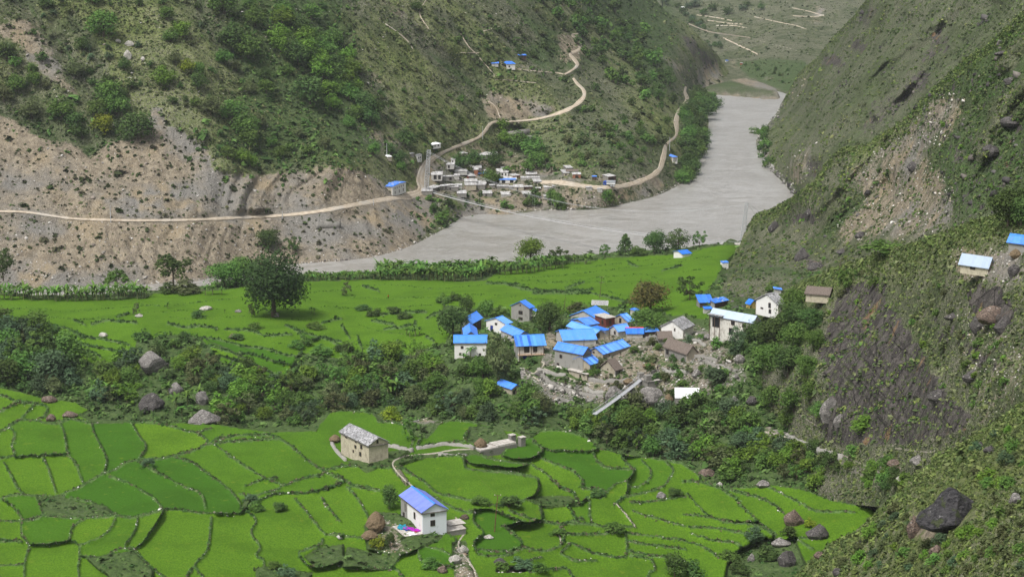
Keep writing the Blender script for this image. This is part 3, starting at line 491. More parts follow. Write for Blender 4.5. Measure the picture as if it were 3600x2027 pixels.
# ------------------------------------------------------------------ node helper
class NT:
    def __init__(s, name):
        s.m = bpy.data.materials.new(name); s.m.use_nodes = True; s.t = s.m.node_tree; s.t.nodes.clear()
        s.out = s.t.nodes.new('ShaderNodeOutputMaterial'); s.b = s.t.nodes.new('ShaderNodeBsdfPrincipled')
        s.t.links.new(s.b.outputs[0], s.out.inputs[0]); s.b.inputs['Specular IOR Level'].default_value = .06; s.b.inputs['Roughness'].default_value = .9
    def n(s, k, **kw):
        d = s.t.nodes.new('ShaderNode' + k)
        for a, v in kw.items(): setattr(d, a, v)
        return d
    def set(s, sock, v):
        if hasattr(v, 'links') or hasattr(v, 'is_linked'): s.t.links.new(v, sock)
        elif isinstance(v, (tuple, list)): sock.default_value = tuple(v) if len(v) == 4 or sock.type == 'VECTOR' else (*v, 1)
        else: sock.default_value = v
    def math(s, op, a, b=0, c=None, clamp=False):
        d = s.n('Math', operation=op, use_clamp=clamp); s.set(d.inputs[0], a); s.set(d.inputs[1], b)
        if c is not None: s.set(d.inputs[2], c)
        return d.outputs[0]
    def ramp(s, v, lo, hi, a=0., b=1.):
        d = s.n('MapRange', clamp=True, interpolation_type='SMOOTHSTEP'); s.set(d.inputs[0], v); s.set(d.inputs[1], lo); s.set(d.inputs[2], hi); s.set(d.inputs[3], a); s.set(d.inputs[4], b); return d.outputs[0]
    def mix(s, f, a, b, mode='MIX'):
        d = s.n('Mix', data_type='RGBA', blend_type=mode); s.set(d.inputs[0], f); s.set(d.inputs[6], a); s.set(d.inputs[7], b); return d.outputs[2]
    def noise(s, vec, sc, det=3, rough=.55, dist=0.):
        d = s.n('TexNoise'); s.set(d.inputs['Vector'], vec); d.inputs['Scale'].default_value = sc; d.inputs['Detail'].default_value = det; d.inputs['Roughness'].default_value = rough; d.inputs['Distortion'].default_value = dist; return d.outputs[0]
    def voro(s, vec, sc, feat='F1', out=0, rnd=1.):
        d = s.n('TexVoronoi', feature=feat); s.set(d.inputs['Vector'], vec); d.inputs['Scale'].default_value = sc; d.inputs['Randomness'].default_value = rnd; return d.outputs[out]
    def pos(s): return s.n('NewGeometry').outputs['Position']
    def objc(s): return s.n('TexCoord').outputs['Object']
    def scale(s, vec, x, y, z, rot=(0, 0, 0)):
        d = s.n('Mapping'); s.set(d.inputs[0], vec); d.inputs['Scale'].default_value = (x, y, z); d.inputs['Rotation'].default_value = rot; return d.outputs[0]
    def attr(s, nm):
        a = s.n('Attribute', attribute_name=nm); p = s.n('SeparateColor'); s.t.links.new(a.outputs['Color'], p.inputs[0]); return p.outputs[0], p.outputs[1], p.outputs[2], a.outputs['Alpha']
    def bump(s, h, st=.5, dist=1.):
        d = s.n('Bump'); d.inputs['Strength'].default_value = st; d.inputs['Distance'].default_value = dist; s.set(d.inputs['Height'], h); s.t.links.new(d.outputs[0], s.b.inputs['Normal'])
    def done(s, col, rough=None):
        s.set(s.b.inputs['Base Color'], col)
        if rough is not None: s.set(s.b.inputs['Roughness'], rough)
        return s.m

def terrain_mat(kind):
    N = NT('ground_' + kind); p = N.pos(); soil, lush, rock, field = N.attr('ma'); bund, fv, path, _ = N.attr('mb')
    hill = kind == 'hill'
    big = N.noise(p, .02, 4); mid = N.noise(p, .11, 4, .6); fine = N.noise(p, .75, 3, .65); tiny = N.noise(p, 2.6, 2, .6)
    near = kind == 'near'
    if near: mid = N.noise(p, .35, 4, .6); fine = N.noise(p, 2.6, 3, .65); tiny = N.noise(p, 8, 2, .6)
    # tussock grass over pale earth
    g1 = N.mix(N.ramp(mid, .35, .65), (.062, .082, .036), (.110, .128, .062))
    yel = N.mix(N.ramp(mid, .35, .65), (.13, .18, .04), (.20, .24, .065))
    g1 = N.mix(N.math('MULTIPLY', N.ramp(N.math('ADD', fv, N.math('MULTIPLY', N.math('SUBTRACT', fine, .5), .8)), .55, 1.05), .8), g1, yel)
    g1 = N.mix(N.ramp(fine, .45, .66), g1, (.032, .044, .018))
    earth = N.mix(N.ramp(tiny, .35, .7), (.16, .145, .115), (.27, .25, .205))
    g1 = N.mix(N.math('MULTIPLY', N.ramp(tiny, .47, .60), N.ramp(N.math('ADD', N.math('MULTIPLY', big, .6), N.math('MULTIPLY', mid, .4)), .40, .58, .15, .95)), g1, earth)
    lg = N.mix(N.ramp(fine, .35, .65), (.036, .066, .022), (.085, .132, .044))
    c = N.mix(N.math('MULTIPLY', N.ramp(N.math('ADD', lush, N.math('MULTIPLY', N.math('SUBTRACT', mid, .5), 1.2)), .3, .8), .8), g1, lg)
    if kind == 'floor': c = N.mix(.85, c, N.mix(N.ramp(fine, .3, .7), (.030, .058, .016), (.07, .115, .032)))
    # bare scree
    st = N.noise(N.scale(p, .30, .30, .03), 1., 4, .65)
    s1 = N.mix(N.ramp(st, .35, .65), (.175, .145, .105), (.30, .255, .185)); s1 = N.mix(N.ramp(big, .45, .62), s1, (.205, .195, .175))
    s1 = N.mix(N.ramp(N.noise(p, .05, 3), .52, .7), s1, (.29, .235, .155))
    s1 = N.mix(N.ramp(mid, .58, .70, 0., .7), s1, (.12, .105, .08))
    s1 = N.mix(N.ramp(tiny, .60, .72, 0., .8), s1, (.46, .44, .41)); s1 = N.mix(N.ramp(fine, .60, .72, 0., .7), s1, (.11, .11, .07))
    if kind == 'floor': s1 = N.mix(.45, s1, N.mix(N.ramp(tiny, .4, .6), (.06, .055, .04), (.22, .20, .165)))
    sf = N.ramp(N.math('ADD', soil, N.math('MULTIPLY', N.math('SUBTRACT', N.math('ADD', N.math('MULTIPLY', fine, .6), N.math('MULTIPLY', mid, .6)), .6), 2.2)), .34, .66)
    c = N.mix(sf, c, s1)
    # dark rock
    rs = N.noise(N.scale(p, .5, .5, .12, (0, .6, 0)), .8, 5, .65)
    rc = N.mix(N.ramp(rs, .35, .65), (.048, .043, .041), (.125, .112, .102)); rc = N.mix(N.ramp(N.noise(p, .12, 3), .60, .72), rc, (.21, .14, .08))
    rf = N.ramp(N.math('ADD', rock, N.math('MULTIPLY', N.math('SUBTRACT', N.noise(p, .22, 4, .7), .5), 1.7)), .50, .56)
    ck = N.voro(N.scale(p, 1, 1, 1.6, (.2, .5, .3)), .09, 'DISTANCE_TO_EDGE', 0); rc = N.mix(N.ramp(ck, .0, .035, .85, 0.), rc, (.012, .011, .011)); rc = N.mix(N.ramp(N.noise(p, .6, 3, .7), .58, .66, 0, .7), rc, (.055, .075, .03))
    c = N.mix(rf, c, rc)
    # paddies
    if kind == 'floor':
        rice = N.mix(fv, (.042, .118, .010), (.108, .205, .013)); 
        rice = N.mix(N.ramp(N.noise(p, .07, 3), .42, .68), rice, N.mix(fv, (.034, .092, .008), (.080, .155, .010)))
        rb = N.noise(N.scale(p, 3., 1.2, 1), 1., 3, .7); rice = N.mix(N.ramp(rb, .3, .7, 0., .7), rice, (.035, .09, .008))  # row texture; its contrast also puts dappled light into the rice colour
        rice = N.mix(N.ramp(N.noise(p, .35, 3, .7), .60, .75, 0., .5), rice, (.16, .20, .02)); rice = N.mix(N.ramp(N.noise(N.scale(p, .8, 5., 1, (0, 0, .5)), 1., 2), .5, .7, 0., .35), rice, (.03, .075, .008)); ff = N.ramp(field, .45, .55); c = N.mix(ff, c, rice)
        bc = N.mix(N.ramp(fine, .35, .65), (.038, .075, .02), (.09, .155, .045)); bc = N.mix(N.ramp(N.noise(p, 1.5, 2), .60, .7), bc, (.14, .12, .085))
        bf = N.ramp(N.math('ADD', bund, N.math('MULTIPLY', N.math('SUBTRACT', fine, .5), .8)), .32, .55)
        c = N.mix(N.math('MULTIPLY', bf, ff), c, bc)
    pc = N.mix(N.ramp(tiny, .3, .7), (.24, .215, .17), (.38, .35, .29))
    c = N.mix(N.ramp(N.math('ADD', path, N.math('MULTIPLY', N.math('SUBTRACT', fine, .5), .7)), .45, .65), c, pc)
    h = N.math('ADD', N.math('MULTIPLY', fine, 1.0), N.math('MULTIPLY', tiny, .5))
    if kind == 'floor': h = N.math('MULTIPLY', h, N.math('SUBTRACT', 1.05, N.math('MULTIPLY', N.ramp(field, .4, .6), .5)))
    N.bump(h, .9, {'hill': 1.6, 'near': .5, 'floor': .5}[kind])
    return N.done(c, .95)
MT_HILL = terrain_mat('hill'); MT_FLOOR = terrain_mat('floor'); MT_NEAR = terrain_mat('near')
build_sheet('C', 'hillside', MT_HILL); build_sheet('D', 'hillside', MT_HILL)
build_sheet('E1', 'mountain_slope', MT_HILL); build_sheet('E2', 'mountain_slope', MT_HILL); build_sheet('E3', 'mountain_slope', MT_HILL)
build_sheet('E4', 'hillside', MT_NEAR)
build_sheet('F1', 'terraced_ground', MT_FLOOR); build_sheet('F2', 'ground', MT_FLOOR)

# water
def water_mat():
    N = NT('silty_water'); p = N.pos(); a = N.noise(N.scale(p, .05, .075, 1), 1., 6, .68, 1.2); b = N.noise(N.scale(p, .4, .5, 1), 1., 4, .65, .5)
    e = N.noise(N.scale(p, .012, .02, 1), 1., 3)
    c = N.mix(N.ramp(e, .35, .65), (.27, .26, .24), (.32, .31, .292)); c = N.mix(N.ramp(a, .42, .62), c, (.225, .212, .188)); c = N.mix(N.ramp(b, .50, .66, 0., .55), c, (.43, .42, .40)); c = N.mix(N.ramp(N.noise(N.scale(p, .11, .15, 1), 1., 4, .7, 1.), .50, .66, 0, .6), c, (.215, .205, .185))
    N.bump(N.math('ADD', N.math('MULTIPLY', a, 2.2), N.math('MULTIPLY', b, .5)), .5, 1.0)
    N.b.inputs['Specular IOR Level'].default_value = .5; return N.done(c, .28)
MT_WATER = water_mat()
me = new_mesh('river', [(-1200, 700, 0), (1400, 700, 0), (1400, 2500, 0), (-1200, 2500, 0)], [(0, 1, 2, 3)]); tag(obj('river', me, MT_WATER), kind='structure')
me = new_mesh('ground', [(-3000, -500, -6), (3500, -500, -6), (3500, 6000, -6), (-3000, 6000, -6)], [(0, 1, 2, 3)])
set_attr(me, 'ma', np.zeros((4, 4))); set_attr(me, 'mb', np.zeros((4, 4))); tag(obj('valley_ground', me, MT_HILL), kind='structure')

# sandbar
def mound_sheet():
    poly = [(2440,335),(2470,318),(2560,292),(2620,285),(2680,302),(2730,322),(2742,345),(2700,347),(2600,338),(2500,330)]
    m = blur(poly_mask(poly).astype(float), 1, 2)
    xs = np.arange(2420, 2760, 4.); ys = np.arange(275, 362, 3.)
    PX, PY = np.meshgrid(xs, ys); a, b = ray(PX, PY); Y = -HC / b
    z = -1.5 + 6.0 * samp(m, PX, PY) + fbm(PX / 20, PY / 9, None, 3, 3) * .8
    P = np.stack([a * Y, Y, z], -1); R, Cc = P.shape[:2]; idx = np.arange(R * Cc).reshape(R, Cc)
    me = new_mesh('sandbar', P.reshape(-1, 3), np.stack([idx[:-1, :-1], idx[1:, :-1], idx[1:, 1:], idx[:-1, 1:]], -1).reshape(-1, 4))
    so_ = samp(blur(poly_mask([(2440,335),(2560,300),(2660,330),(2742,345),(2700,350),(2500,334)]).astype(float), 1), PX, PY + 4)
    ma = np.stack([np.clip(1 - so_, 0, 1) * .8, so_ * .6, PX * 0, PX * 0], -1); set_attr(me, 'ma', ma.reshape(-1, 4)); set_attr(me, 'mb', (ma * 0).reshape(-1, 4))
    tag(obj('sandbar', me, MT_HILL), kind='structure')
mound_sheet()

# dirt roads: ribbons lying on the hillside
def road_mat():
    N = NT('dirt_road'); p = N.pos(); n = N.noise(p, .5, 4); r = N.noise(p, .06, 2)
    c = N.mix(N.ramp(n, .3, .7), (.36, .30, .225), (.50, .435, .345)); c = N.mix(N.ramp(r, .5, .7), c, (.42, .39, .34)); u = N.attr('ma')[0]
    tr = N.math('ABSOLUTE', N.math('SUBTRACT', N.math('ABSOLUTE', N.math('SUBTRACT', u, .5)), .2)); c = N.mix(N.ramp(tr, .02, .12, .55, 0.), c, (.27, .22, .165))
    N.bump(n, .5, .3); return N.done(c, .95)
MT_ROAD = road_mat()
def ribbon(name, sheet, P, w, mat, lift=.35, K=8):
    P = np.array(P, float); seg = np.r_[0, np.cumsum(np.hypot(*np.diff(P, axis=0).T))]; n = max(3, int(seg[-1] / 4)); s = np.linspace(0, seg[-1], n)
    Q = np.stack([np.interp(s, seg, P[:, 0]), np.interp(s, seg, P[:, 1])], -1); W = np.interp(s, seg, w)
    c = sheet_points(sheet, Q[:, 0], Q[:, 1])
    T = np.gradient(c[:, :2], axis=0); T /= np.linalg.norm(T, axis=1)[:, None] + 1e-9; Nn = np.stack([T[:, 1], -T[:, 0]], -1)
    # width in metres from the traced apparent width
    tx = np.gradient(Q, axis=0); tx /= np.linalg.norm(tx, axis=1)[:, None] + 1e-9
    scale = F / c[:, 1]; wm = np.zeros(n)
    for i in range(n):
        e = c[i].copy(); e[:2] += Nn[i]; q = np.array(proj(e)) - np.array(proj(c[i])); ap = abs(q[0] * tx[i, 1] - q[1] * tx[i, 0]); wm[i] = min(W[i] / max(ap, .8), 9.0)
    wm = np.convolve(np.pad(wm, 3, mode='edge'), np.ones(7) / 7, 'valid'); 
    V = []; nx, ny = -tx[:, 1], tx[:, 0]; wj = 1 + .4 * fbm(s / 22, s * 0 + 3, None, 3, 9)
    for j in range(K + 1):
        u = j / K - .5; ww = W * wj * u; pj = sheet_points(sheet, Q[:, 0] + nx * ww, Q[:, 1] + ny * ww); q = pj.copy(); q[:, 2] = .55 * pj[:, 2] + .45 * c[:, 2]
        k = 1 - np.where(j in (0, K), -.1, .5) / q[:, 1]; kk = pj[:, 1] * k; q[:, 0] = pj[:, 0] * k; q[:, 1] = kk; q[:, 2] = (HC + (pj[:, 2] - HC) * k) + (0.0 if j in (0, K) else .12); V.append(q)
    V = np.array(V); idx = np.arange((K + 1) * n).reshape(K + 1, n)
    Fc = np.stack([idx[:-1, :-1], idx[:-1, 1:], idx[1:, 1:], idx[1:, :-1]], -1).reshape(-1, 4)
    me = new_mesh(name, V.reshape(-1, 3), Fc); u = np.repeat(np.linspace(0, 1, K + 1)[:, None], n, 1); set_attr(me, 'ma', np.stack([u, u, u, u], -1).reshape(-1, 4))
    me.polygons.foreach_set('use_smooth', np.ones(len(me.polygons), bool)); return tag(obj(name, me, mat), kind='structure')
for k, P, w in RD: ribbon('dirt_road', 'C', P, w, MT_ROAD, .45)
MT_TRAIL = MT_ROAD.copy(); MT_TRAIL.name = 'trodden_earth'
for i, L in enumerate(TRAILS): ribbon('footpath' if i < 10 else 'dirt_road', 'C' if i < 10 else 'D', L, np.full(len(L), 3.4 if i < 10 else (4.2 if i == 10 else 2.4)), MT_TRAIL, .3, 2)
# ------------------------------------------------------------------ foliage
def leaf_mat(name, c1, c2, sat=1.):
    N = NT(name); oi = N.n('ObjectInfo').outputs['Random']; t = N.attr('tc')[0]
    c = N.mix(t, c1, c2); h = N.n('HueSaturation'); N.set(h.inputs['Color'], c)
    N.set(h.inputs['Hue'], N.math('MULTIPLY_ADD', oi, .035, .4825)); N.set(h.inputs['Value'], N.math('MULTIPLY_ADD', oi, .5, .75))
    tr = N.n('BsdfTranslucent'); N.set(tr.inputs[0], h.outputs[0]); mx = N.n('MixShader'); mx.inputs[0].default_value = .22
    N.done(h.outputs[0], .75); N.t.links.new(N.b.outputs[0], mx.inputs[1]); N.t.links.new(tr.outputs[0], mx.inputs[2]); N.t.links.new(mx.outputs[0], N.out.inputs[0]); return N.m
LM = {'deep': leaf_mat('leaf_deep', (.020, .042, .014), (.062, .10, .032)), 'dark': leaf_mat('leaf_dark', (.032, .068, .020), (.10, .16, .045)), 'mid': leaf_mat('leaf_mid', (.048, .105, .024), (.135, .23, .05)),
      'light': leaf_mat('leaf_light', (0.07, 0.145, 0.02), (0.17, 0.28, 0.045)), 'copper': leaf_mat('leaf_copper', (.05, .06, .018), (.15, .125, .042)),
      'olive': leaf_mat('leaf_olive', (0.06, 0.078, 0.03), (0.14, 0.165, 0.07)), 'yellow': leaf_mat('leaf_yellow', (.10, .15, .015), (.24, .28, .03)),
      'blue': leaf_mat('leaf_grey_green', (0.042, 0.078, 0.038), (0.11, 0.17, 0.085)), 'banana': leaf_mat('leaf_banana', (0.05, 0.115, 0.022), (0.14, 0.25, 0.05)), 'red': leaf_mat('leaf_red', (.06, .03, .02), (.14, .07, .045))}
def plain_mat(name, c, rough=.85, var=.25, sc=3., bump=0., spec=.12, attr=None):
    N = NT(name); p = N.pos() if attr is None else N.objc(); n = N.noise(p, sc, 4, .6)
    k = N.ramp(n, .3, .7); col = N.mix(k, tuple(v * (1 - var) for v in c), tuple(min(1, v * (1 + var)) for v in c))
    N.b.inputs['Specular IOR Level'].default_value = spec
    if bump: N.bump(n, bump, .1)
    return N.done(col, rough)
MT_BARK = plain_mat('bark', (.085, .066, .05), .95, .35, 2.)
MT_PBARK = plain_mat('pale_bark', (.19, .165, .135), .95, .3, 2.)

def rnd_quads(C, Nn, s, asp, rng):
    """one quad per centre C, facing Nn, size s"""
    n = len(C); a = rng.normal(size=(n, 3)); u = np.cross(Nn, a); u /= np.linalg.norm(u, axis=1)[:, None] + 1e-9; v = np.cross(Nn, u); v /= np.linalg.norm(v, axis=1)[:, None] + 1e-9
    s = np.broadcast_to(np.asarray(s, float), (n,))[:, None]; u = u * s; v = v * s * asp
    j = lambda: 1 + rng.uniform(-.3, .3, (n, 1))
    return np.stack([C - u * j() - v * .35, C - u * .1 + v * j() * -1.0, C + u * j() + v * .2, C + u * .05 + v * j()], 1).reshape(-1, 3)
def crown(kind, nb, nl, seed, leaf=.05):
    r = np.random.default_rng(seed); B = []
    for i in range(nb):
        if kind == 'round': th, ph = r.uniform(0, 6.28), math.asin(r.uniform(-.75, 1)); q = r.uniform(.35, .8); B.append((math.cos(th) * math.cos(ph) * .36 * q, math.sin(th) * math.cos(ph) * .36 * q, .60 + .30 * q * math.sin(ph), r.uniform(.12, .2)))
        elif kind == 'spread': th, q = r.uniform(0, 6.28), math.sqrt(r.uniform(0, 1)); B.append((math.cos(th) * .40 * q, math.sin(th) * .40 * q, .80 - .22 * q * q + r.uniform(-.1, .08), r.uniform(.09, .15)))
        elif kind == 'cone': t = (i + .5) / nb; q = (1 - t) ** .8; th = i * 2.4; B.append((math.cos(th) * .32 * q, math.sin(th) * .32 * q, .16 + .78 * t, .07 + .12 * q))
        elif kind == 'bush': th, q = r.uniform(0, 6.28), math.sqrt(r.uniform(0, 1)); B.append((math.cos(th) * .38 * q, math.sin(th) * .38 * q, .30 + .42 * (1 - q * q) * r.uniform(.4, 1), r.uniform(.14, .24)))
        elif kind == 'tall': t = r.uniform(0, 1); th = r.uniform(0, 6.28); q = .34 * math.sin(.5 + 2.3 * t); B.append((math.cos(th) * q * r.uniform(.3, 1), math.sin(th) * q * r.uniform(.3, 1), .32 + .60 * t, r.uniform(.10, .17)))
        elif kind == 'loose': th, q = r.uniform(0, 6.28), math.sqrt(r.uniform(0, 1)); B.append((math.cos(th) * .40 * q, math.sin(th) * .40 * q, r.uniform(.35, .9) - .15 * q, r.uniform(.06, .12)))
    B = np.array(B); bi = r.integers(0, nb, nl); d = r.normal(size=(nl, 3)); d /= np.linalg.norm(d, axis=1)[:, None]; d[:, 2] = np.abs(d[:, 2]) * np.where(r.random(nl) < .72, 1, -1)
    rr = B[bi, 3] * (r.uniform(.55, 1.12, nl)); C = B[bi, :3] + d * rr[:, None] * np.array([1, 1, .8])
    nn = d + r.normal(size=(nl, 3)) * .55 + np.array([0, 0, .35]); nn /= np.linalg.norm(nn, axis=1)[:, None]
    ex = np.quantile(np.hypot(C[:, 0], C[:, 1]), .93); C[:, :2] *= .47 / ex; B[:, :2] *= .47 / ex; zl = {'round': .20, 'spread': .42, 'cone': .08, 'bush': .02, 'tall': .22, 'loose': .18}[kind]; a0, a1 = np.quantile(C[:, 2], .02), np.quantile(C[:, 2], .985); C[:, 2] = zl + (C[:, 2] - a0) / (a1 - a0) * (.98 - zl); B[:, 2] = zl + (B[:, 2] - a0) / (a1 - a0) * (.98 - zl)
    V = rnd_quads(C, nn, leaf * 1.15 * r.uniform(.6, 1.3, nl), .55, r); tint = np.clip(r.random(nb)[bi] * .6 + r.random(nl) * .4, 0, 1)
    return V, np.arange(nl * 4).reshape(-1, 4), np.repeat(tint, 4), B
def tube(P, R, k=6):
    P = np.array(P, float); R = np.array(R, float); n = len(P); V = []
    for i in range(n):
        t = P[min(i + 1, n - 1)] - P[max(i - 1, 0)]; t /= np.linalg.norm(t) + 1e-9; a = np.array([1., 0, 0]) if abs(t[0]) < .8 else np.array([0, 1., 0]); u = np.cross(t, a); u /= np.linalg.norm(u); v = np.cross(t, u)
        for j in range(k): an = 2 * math.pi * j / k; V.append(P[i] + R[i] * (math.cos(an) * u + math.sin(an) * v))
    Fc = [(i * k + j, i * k + (j + 1) % k, (i + 1) * k + (j + 1) % k, (i + 1) * k + j) for i in range(n - 1) for j in range(k)]
    return np.array(V), np.array(Fc)
def join(parts):
    V, Fc, o = [], [], 0
    for v, f in parts: V.append(v); Fc.append(np.asarray(f) + o); o += len(v)
    return np.concatenate(V), np.concatenate(Fc)
def trunk(kind, B, seed, thick=.022):
    r = np.random.default_rng(seed); parts = []; h = {'round': .5, 'spread': .62, 'cone': .9, 'bush': .15, 'tall': .7, 'loose': .35}[kind]; w = r.uniform(-.03, .03, 2)
    parts.append(tube([(0, 0, -.06), (w[0] * .4, w[1] * .4, h * .4), (w[0], w[1], h)], [thick * 1.5, thick * 1.05, thick * .6]))
    for b in B[r.permutation(len(B))[:min(9, len(B))]]:
        s0 = np.array([w[0] * .7, w[1] * .7, h * r.uniform(.45, .95)]); e = b[:3]; m = (s0 + e) / 2 + np.array([0, 0, -.02]); parts.append(tube([s0, m, e], [thick * .5, thick * .35, thick * .12], 5))
    return join(parts)
PROTO = {}
def proto(key, kind, nb, nl, seed, leaf, thick=.022):
    V, Fc, t, B = crown(kind, nb, nl, seed, leaf); TV, TF = trunk(kind, B, seed + 1, thick)
    PROTO[key] = (V, Fc, t, TV, TF)
for i in range(3):
    proto(f'round{i}', 'round', 26, 1500, 100 + i, .040); proto(f'spread{i}', 'spread', 20, 1300, 120 + i, .040, .018); proto(f'bush{i}', 'bush', 16, 900, 140 + i, .055, .02)
    proto(f'tall{i}', 'tall', 20, 1500, 160 + i, .036, .018); proto(f'loose{i}', 'loose', 22, 800, 180 + i, .045, .02)
    proto(f'sround{i}', 'round', 16, 420, 200 + i, .072, .028); proto(f'sbush{i}', 'bush', 10, 260, 220 + i, .095, .03); proto(f'sspread{i}', 'spread', 13, 360, 240 + i, .075, .026)
proto('cone0', 'cone', 24, 1400, 300, .042, .02)
proto('big0', 'round', 60, 9000, 301, .021, .03); proto('grand0', 'round', 34, 3600, 302, .030, .03)
_mc = {}
def part_meshes(key, mat):
    if (key, mat) not in _mc:
        V, Fc, t, TV, TF = PROTO[key]; a = new_mesh('crown', V, Fc); set_attr(a, 'tc', np.stack([t, t, t, t], -1)); a.materials.append(LM[mat]); b = new_mesh('trunk', TV, TF); b.materials.append(MT_BARK); b.polygons.foreach_set('use_smooth', np.ones(len(TF), bool)); _mc[(key, mat)] = (a, b)
    return _mc[(key, mat)]
def one_mesh(key, mat):
    if (key, mat, 1) not in _mc:
        V, Fc, t, TV, TF = PROTO[key]; v, f = join([(V, Fc), (TV, TF)]); me = new_mesh('tree', v, f); tt = np.r_[t, np.full(len(TV), .3)]; set_attr(me, 'tc', np.stack([tt] * 4, -1)); me.materials.append(LM[mat]); me.materials.append(MT_BARK)
        me.polygons.foreach_set('material_index', np.r_[np.zeros(len(Fc), np.int32), np.ones(len(TF), np.int32)].astype(np.int32)); _mc[(key, mat, 1)] = me
    return _mc[(key, mat, 1)]
PICK = random.Random(5)
def tree(kind, mat, px, py, hpx, wpx, sheet, label, cat='tree', group=None, name=None, parts=None, sink=.02, at=None):
    p = sheet_points(sheet, px, py) if at is None else np.array(at); s = p[1] / F; H, Wd = hpx * s, wpx * s
    keys = [k for k in PROTO if k.rstrip('0123456789') == kind]; key = PICK.choice(keys)
    if parts is None: parts = hpx >= 42
    nm = name or ('shrub' if 'bush' in kind else 'tree')
    if parts:
        o = bpy.data.objects.new(nm, None); COL.objects.link(o); a, b = part_meshes(key, mat); obj('crown', a, None, o); obj('trunk' if 'bush' not in kind else 'stem', b, None, o)
    else: o = obj(nm, one_mesh(key, mat))
    o.location = (p[0], p[1], p[2] - H * sink); o.rotation_euler = (0, 0, PICK.uniform(0, 6.28)); k = Wd / .95 * (1 if 'cone' not in kind else 1.2)
    o.scale = (k, k, H); tag(o, label, cat, group); return o
def in_poly(px, py, poly):
    p = np.array(poly, float); q = np.zeros(np.shape(px), bool)
    for (ax, ay), (bx, by) in zip(p, np.roll(p, -1, 0)):
        if ay != by: q ^= ((ay > py) != (by > py)) & (px < (bx - ax) * (py - ay) / (by - ay) + ax)
    return q
def scatter_pts(poly, n, seed, mind=0, avoid=None):
    r = np.random.default_rng(seed); p = np.array(poly, float); out = []; tries = 0
    while len(out) < n and tries < n * 60:
        tries += 1; x, y = r.uniform(p[:, 0].min(), p[:, 0].max()), r.uniform(p[:, 1].min(), p[:, 1].max())
        if not in_poly(x, y, poly): continue
        if avoid is not None and avoid(x, y): continue
        if mind and any(abs(x - a) < mind and abs(y - b) < mind * .6 for a, b in out): continue
        out.append((x, y))
    return out
def wood(poly, n, h, wr, kinds, mats, sheet, label, seed, cat='tree', group=None, name=None, mind=10, avoid=None):
    r = random.Random(seed)
    for x, y in sorted(scatter_pts(poly, n, seed, mind, avoid), key=lambda q: q[1]):
        hh = r.uniform(*h); tree(r.choice(kinds), r.choice(mats), x, y, hh, hh * r.uniform(*wr), sheet, label, cat, group or label.split(' with')[0][:60], name)
near_road = lambda x, y: samp(D_ROAD, x, y) < 7

# --- soft cover nobody could count
def cover_mat(name, rough=.85, trans=.15):
    N = NT(name); a = N.n('Attribute', attribute_name='cc').outputs['Color']; N.done(a, rough)
    tr = N.n('BsdfTranslucent'); N.set(tr.inputs[0], a); mx = N.n('MixShader'); mx.inputs[0].default_value = trans; N.t.links.new(N.b.outputs[0], mx.inputs[1]); N.t.links.new(tr.outputs[0], mx.inputs[2]); N.t.links.new(mx.outputs[0], N.out.inputs[0]); return N.m
MT_COVER = cover_mat('ground_cover'); MT_STONE = cover_mat('loose_stone', .9, 0.)
def mixc(r, pal, n, spread=.25):
    pal = np.array(pal); i = r.integers(0, len(pal), n); return pal[i] * (1 + r.uniform(-spread, spread, (n, 1)))
def clumps(name, sheet, px, py, size, k, pal, seed, tone=None, label_kind='stuff', up=.6, hgt=.7, mat=None, P=None, leaf=.55):
    r = np.random.default_rng(seed); px = np.asarray(px); n = len(px)
    if P is None: P = sheet_points(sheet, px, py)
    size = np.broadcast_to(size, (n,)); C = np.repeat(P, k, 0); S = np.repeat(size, k); d = r.normal(size=(n * k, 3)); d /= np.linalg.norm(d, axis=1)[:, None]; d[:, 2] = np.abs(d[:, 2])
    C = C + d * S[:, None] * np.array([.5, .5, hgt]) * r.uniform(.3, 1, (n * k, 1)); nn = d + np.array([0, 0, up]) + r.normal(size=(n * k, 3)) * .4; nn /= np.linalg.norm(nn, axis=1)[:, None]
    V = rnd_quads(C, nn, S * leaf * r.uniform(.6, 1.2, n * k), .6, r)
    cb = mixc(r, pal, n)
    if tone is not None: cb = cb * tone
    col = np.repeat(cb, k, 0) * (1 + r.uniform(-.2, .2, (n * k, 1)))
    me = new_mesh(name, V, np.arange(n * k * 4).reshape(-1, 4)); cc = np.repeat(col, 4, 0); set_attr(me, 'cc', np.c_[cc, np.ones(len(cc))]); o = obj(name, me, mat or MT_COVER); return tag(o, kind='stuff')
CUBE = np.array([(-1,-1,-1),(1,-1,-1),(1,1,-1),(-1,1,-1),(-1,-1,1),(1,-1,1),(1,1,1),(-1,1,1)], float); CF = np.array([(0,3,2,1),(4,5,6,7),(0,1,5,4),(1,2,6,5),(2,3,7,6),(3,0,4,7)])
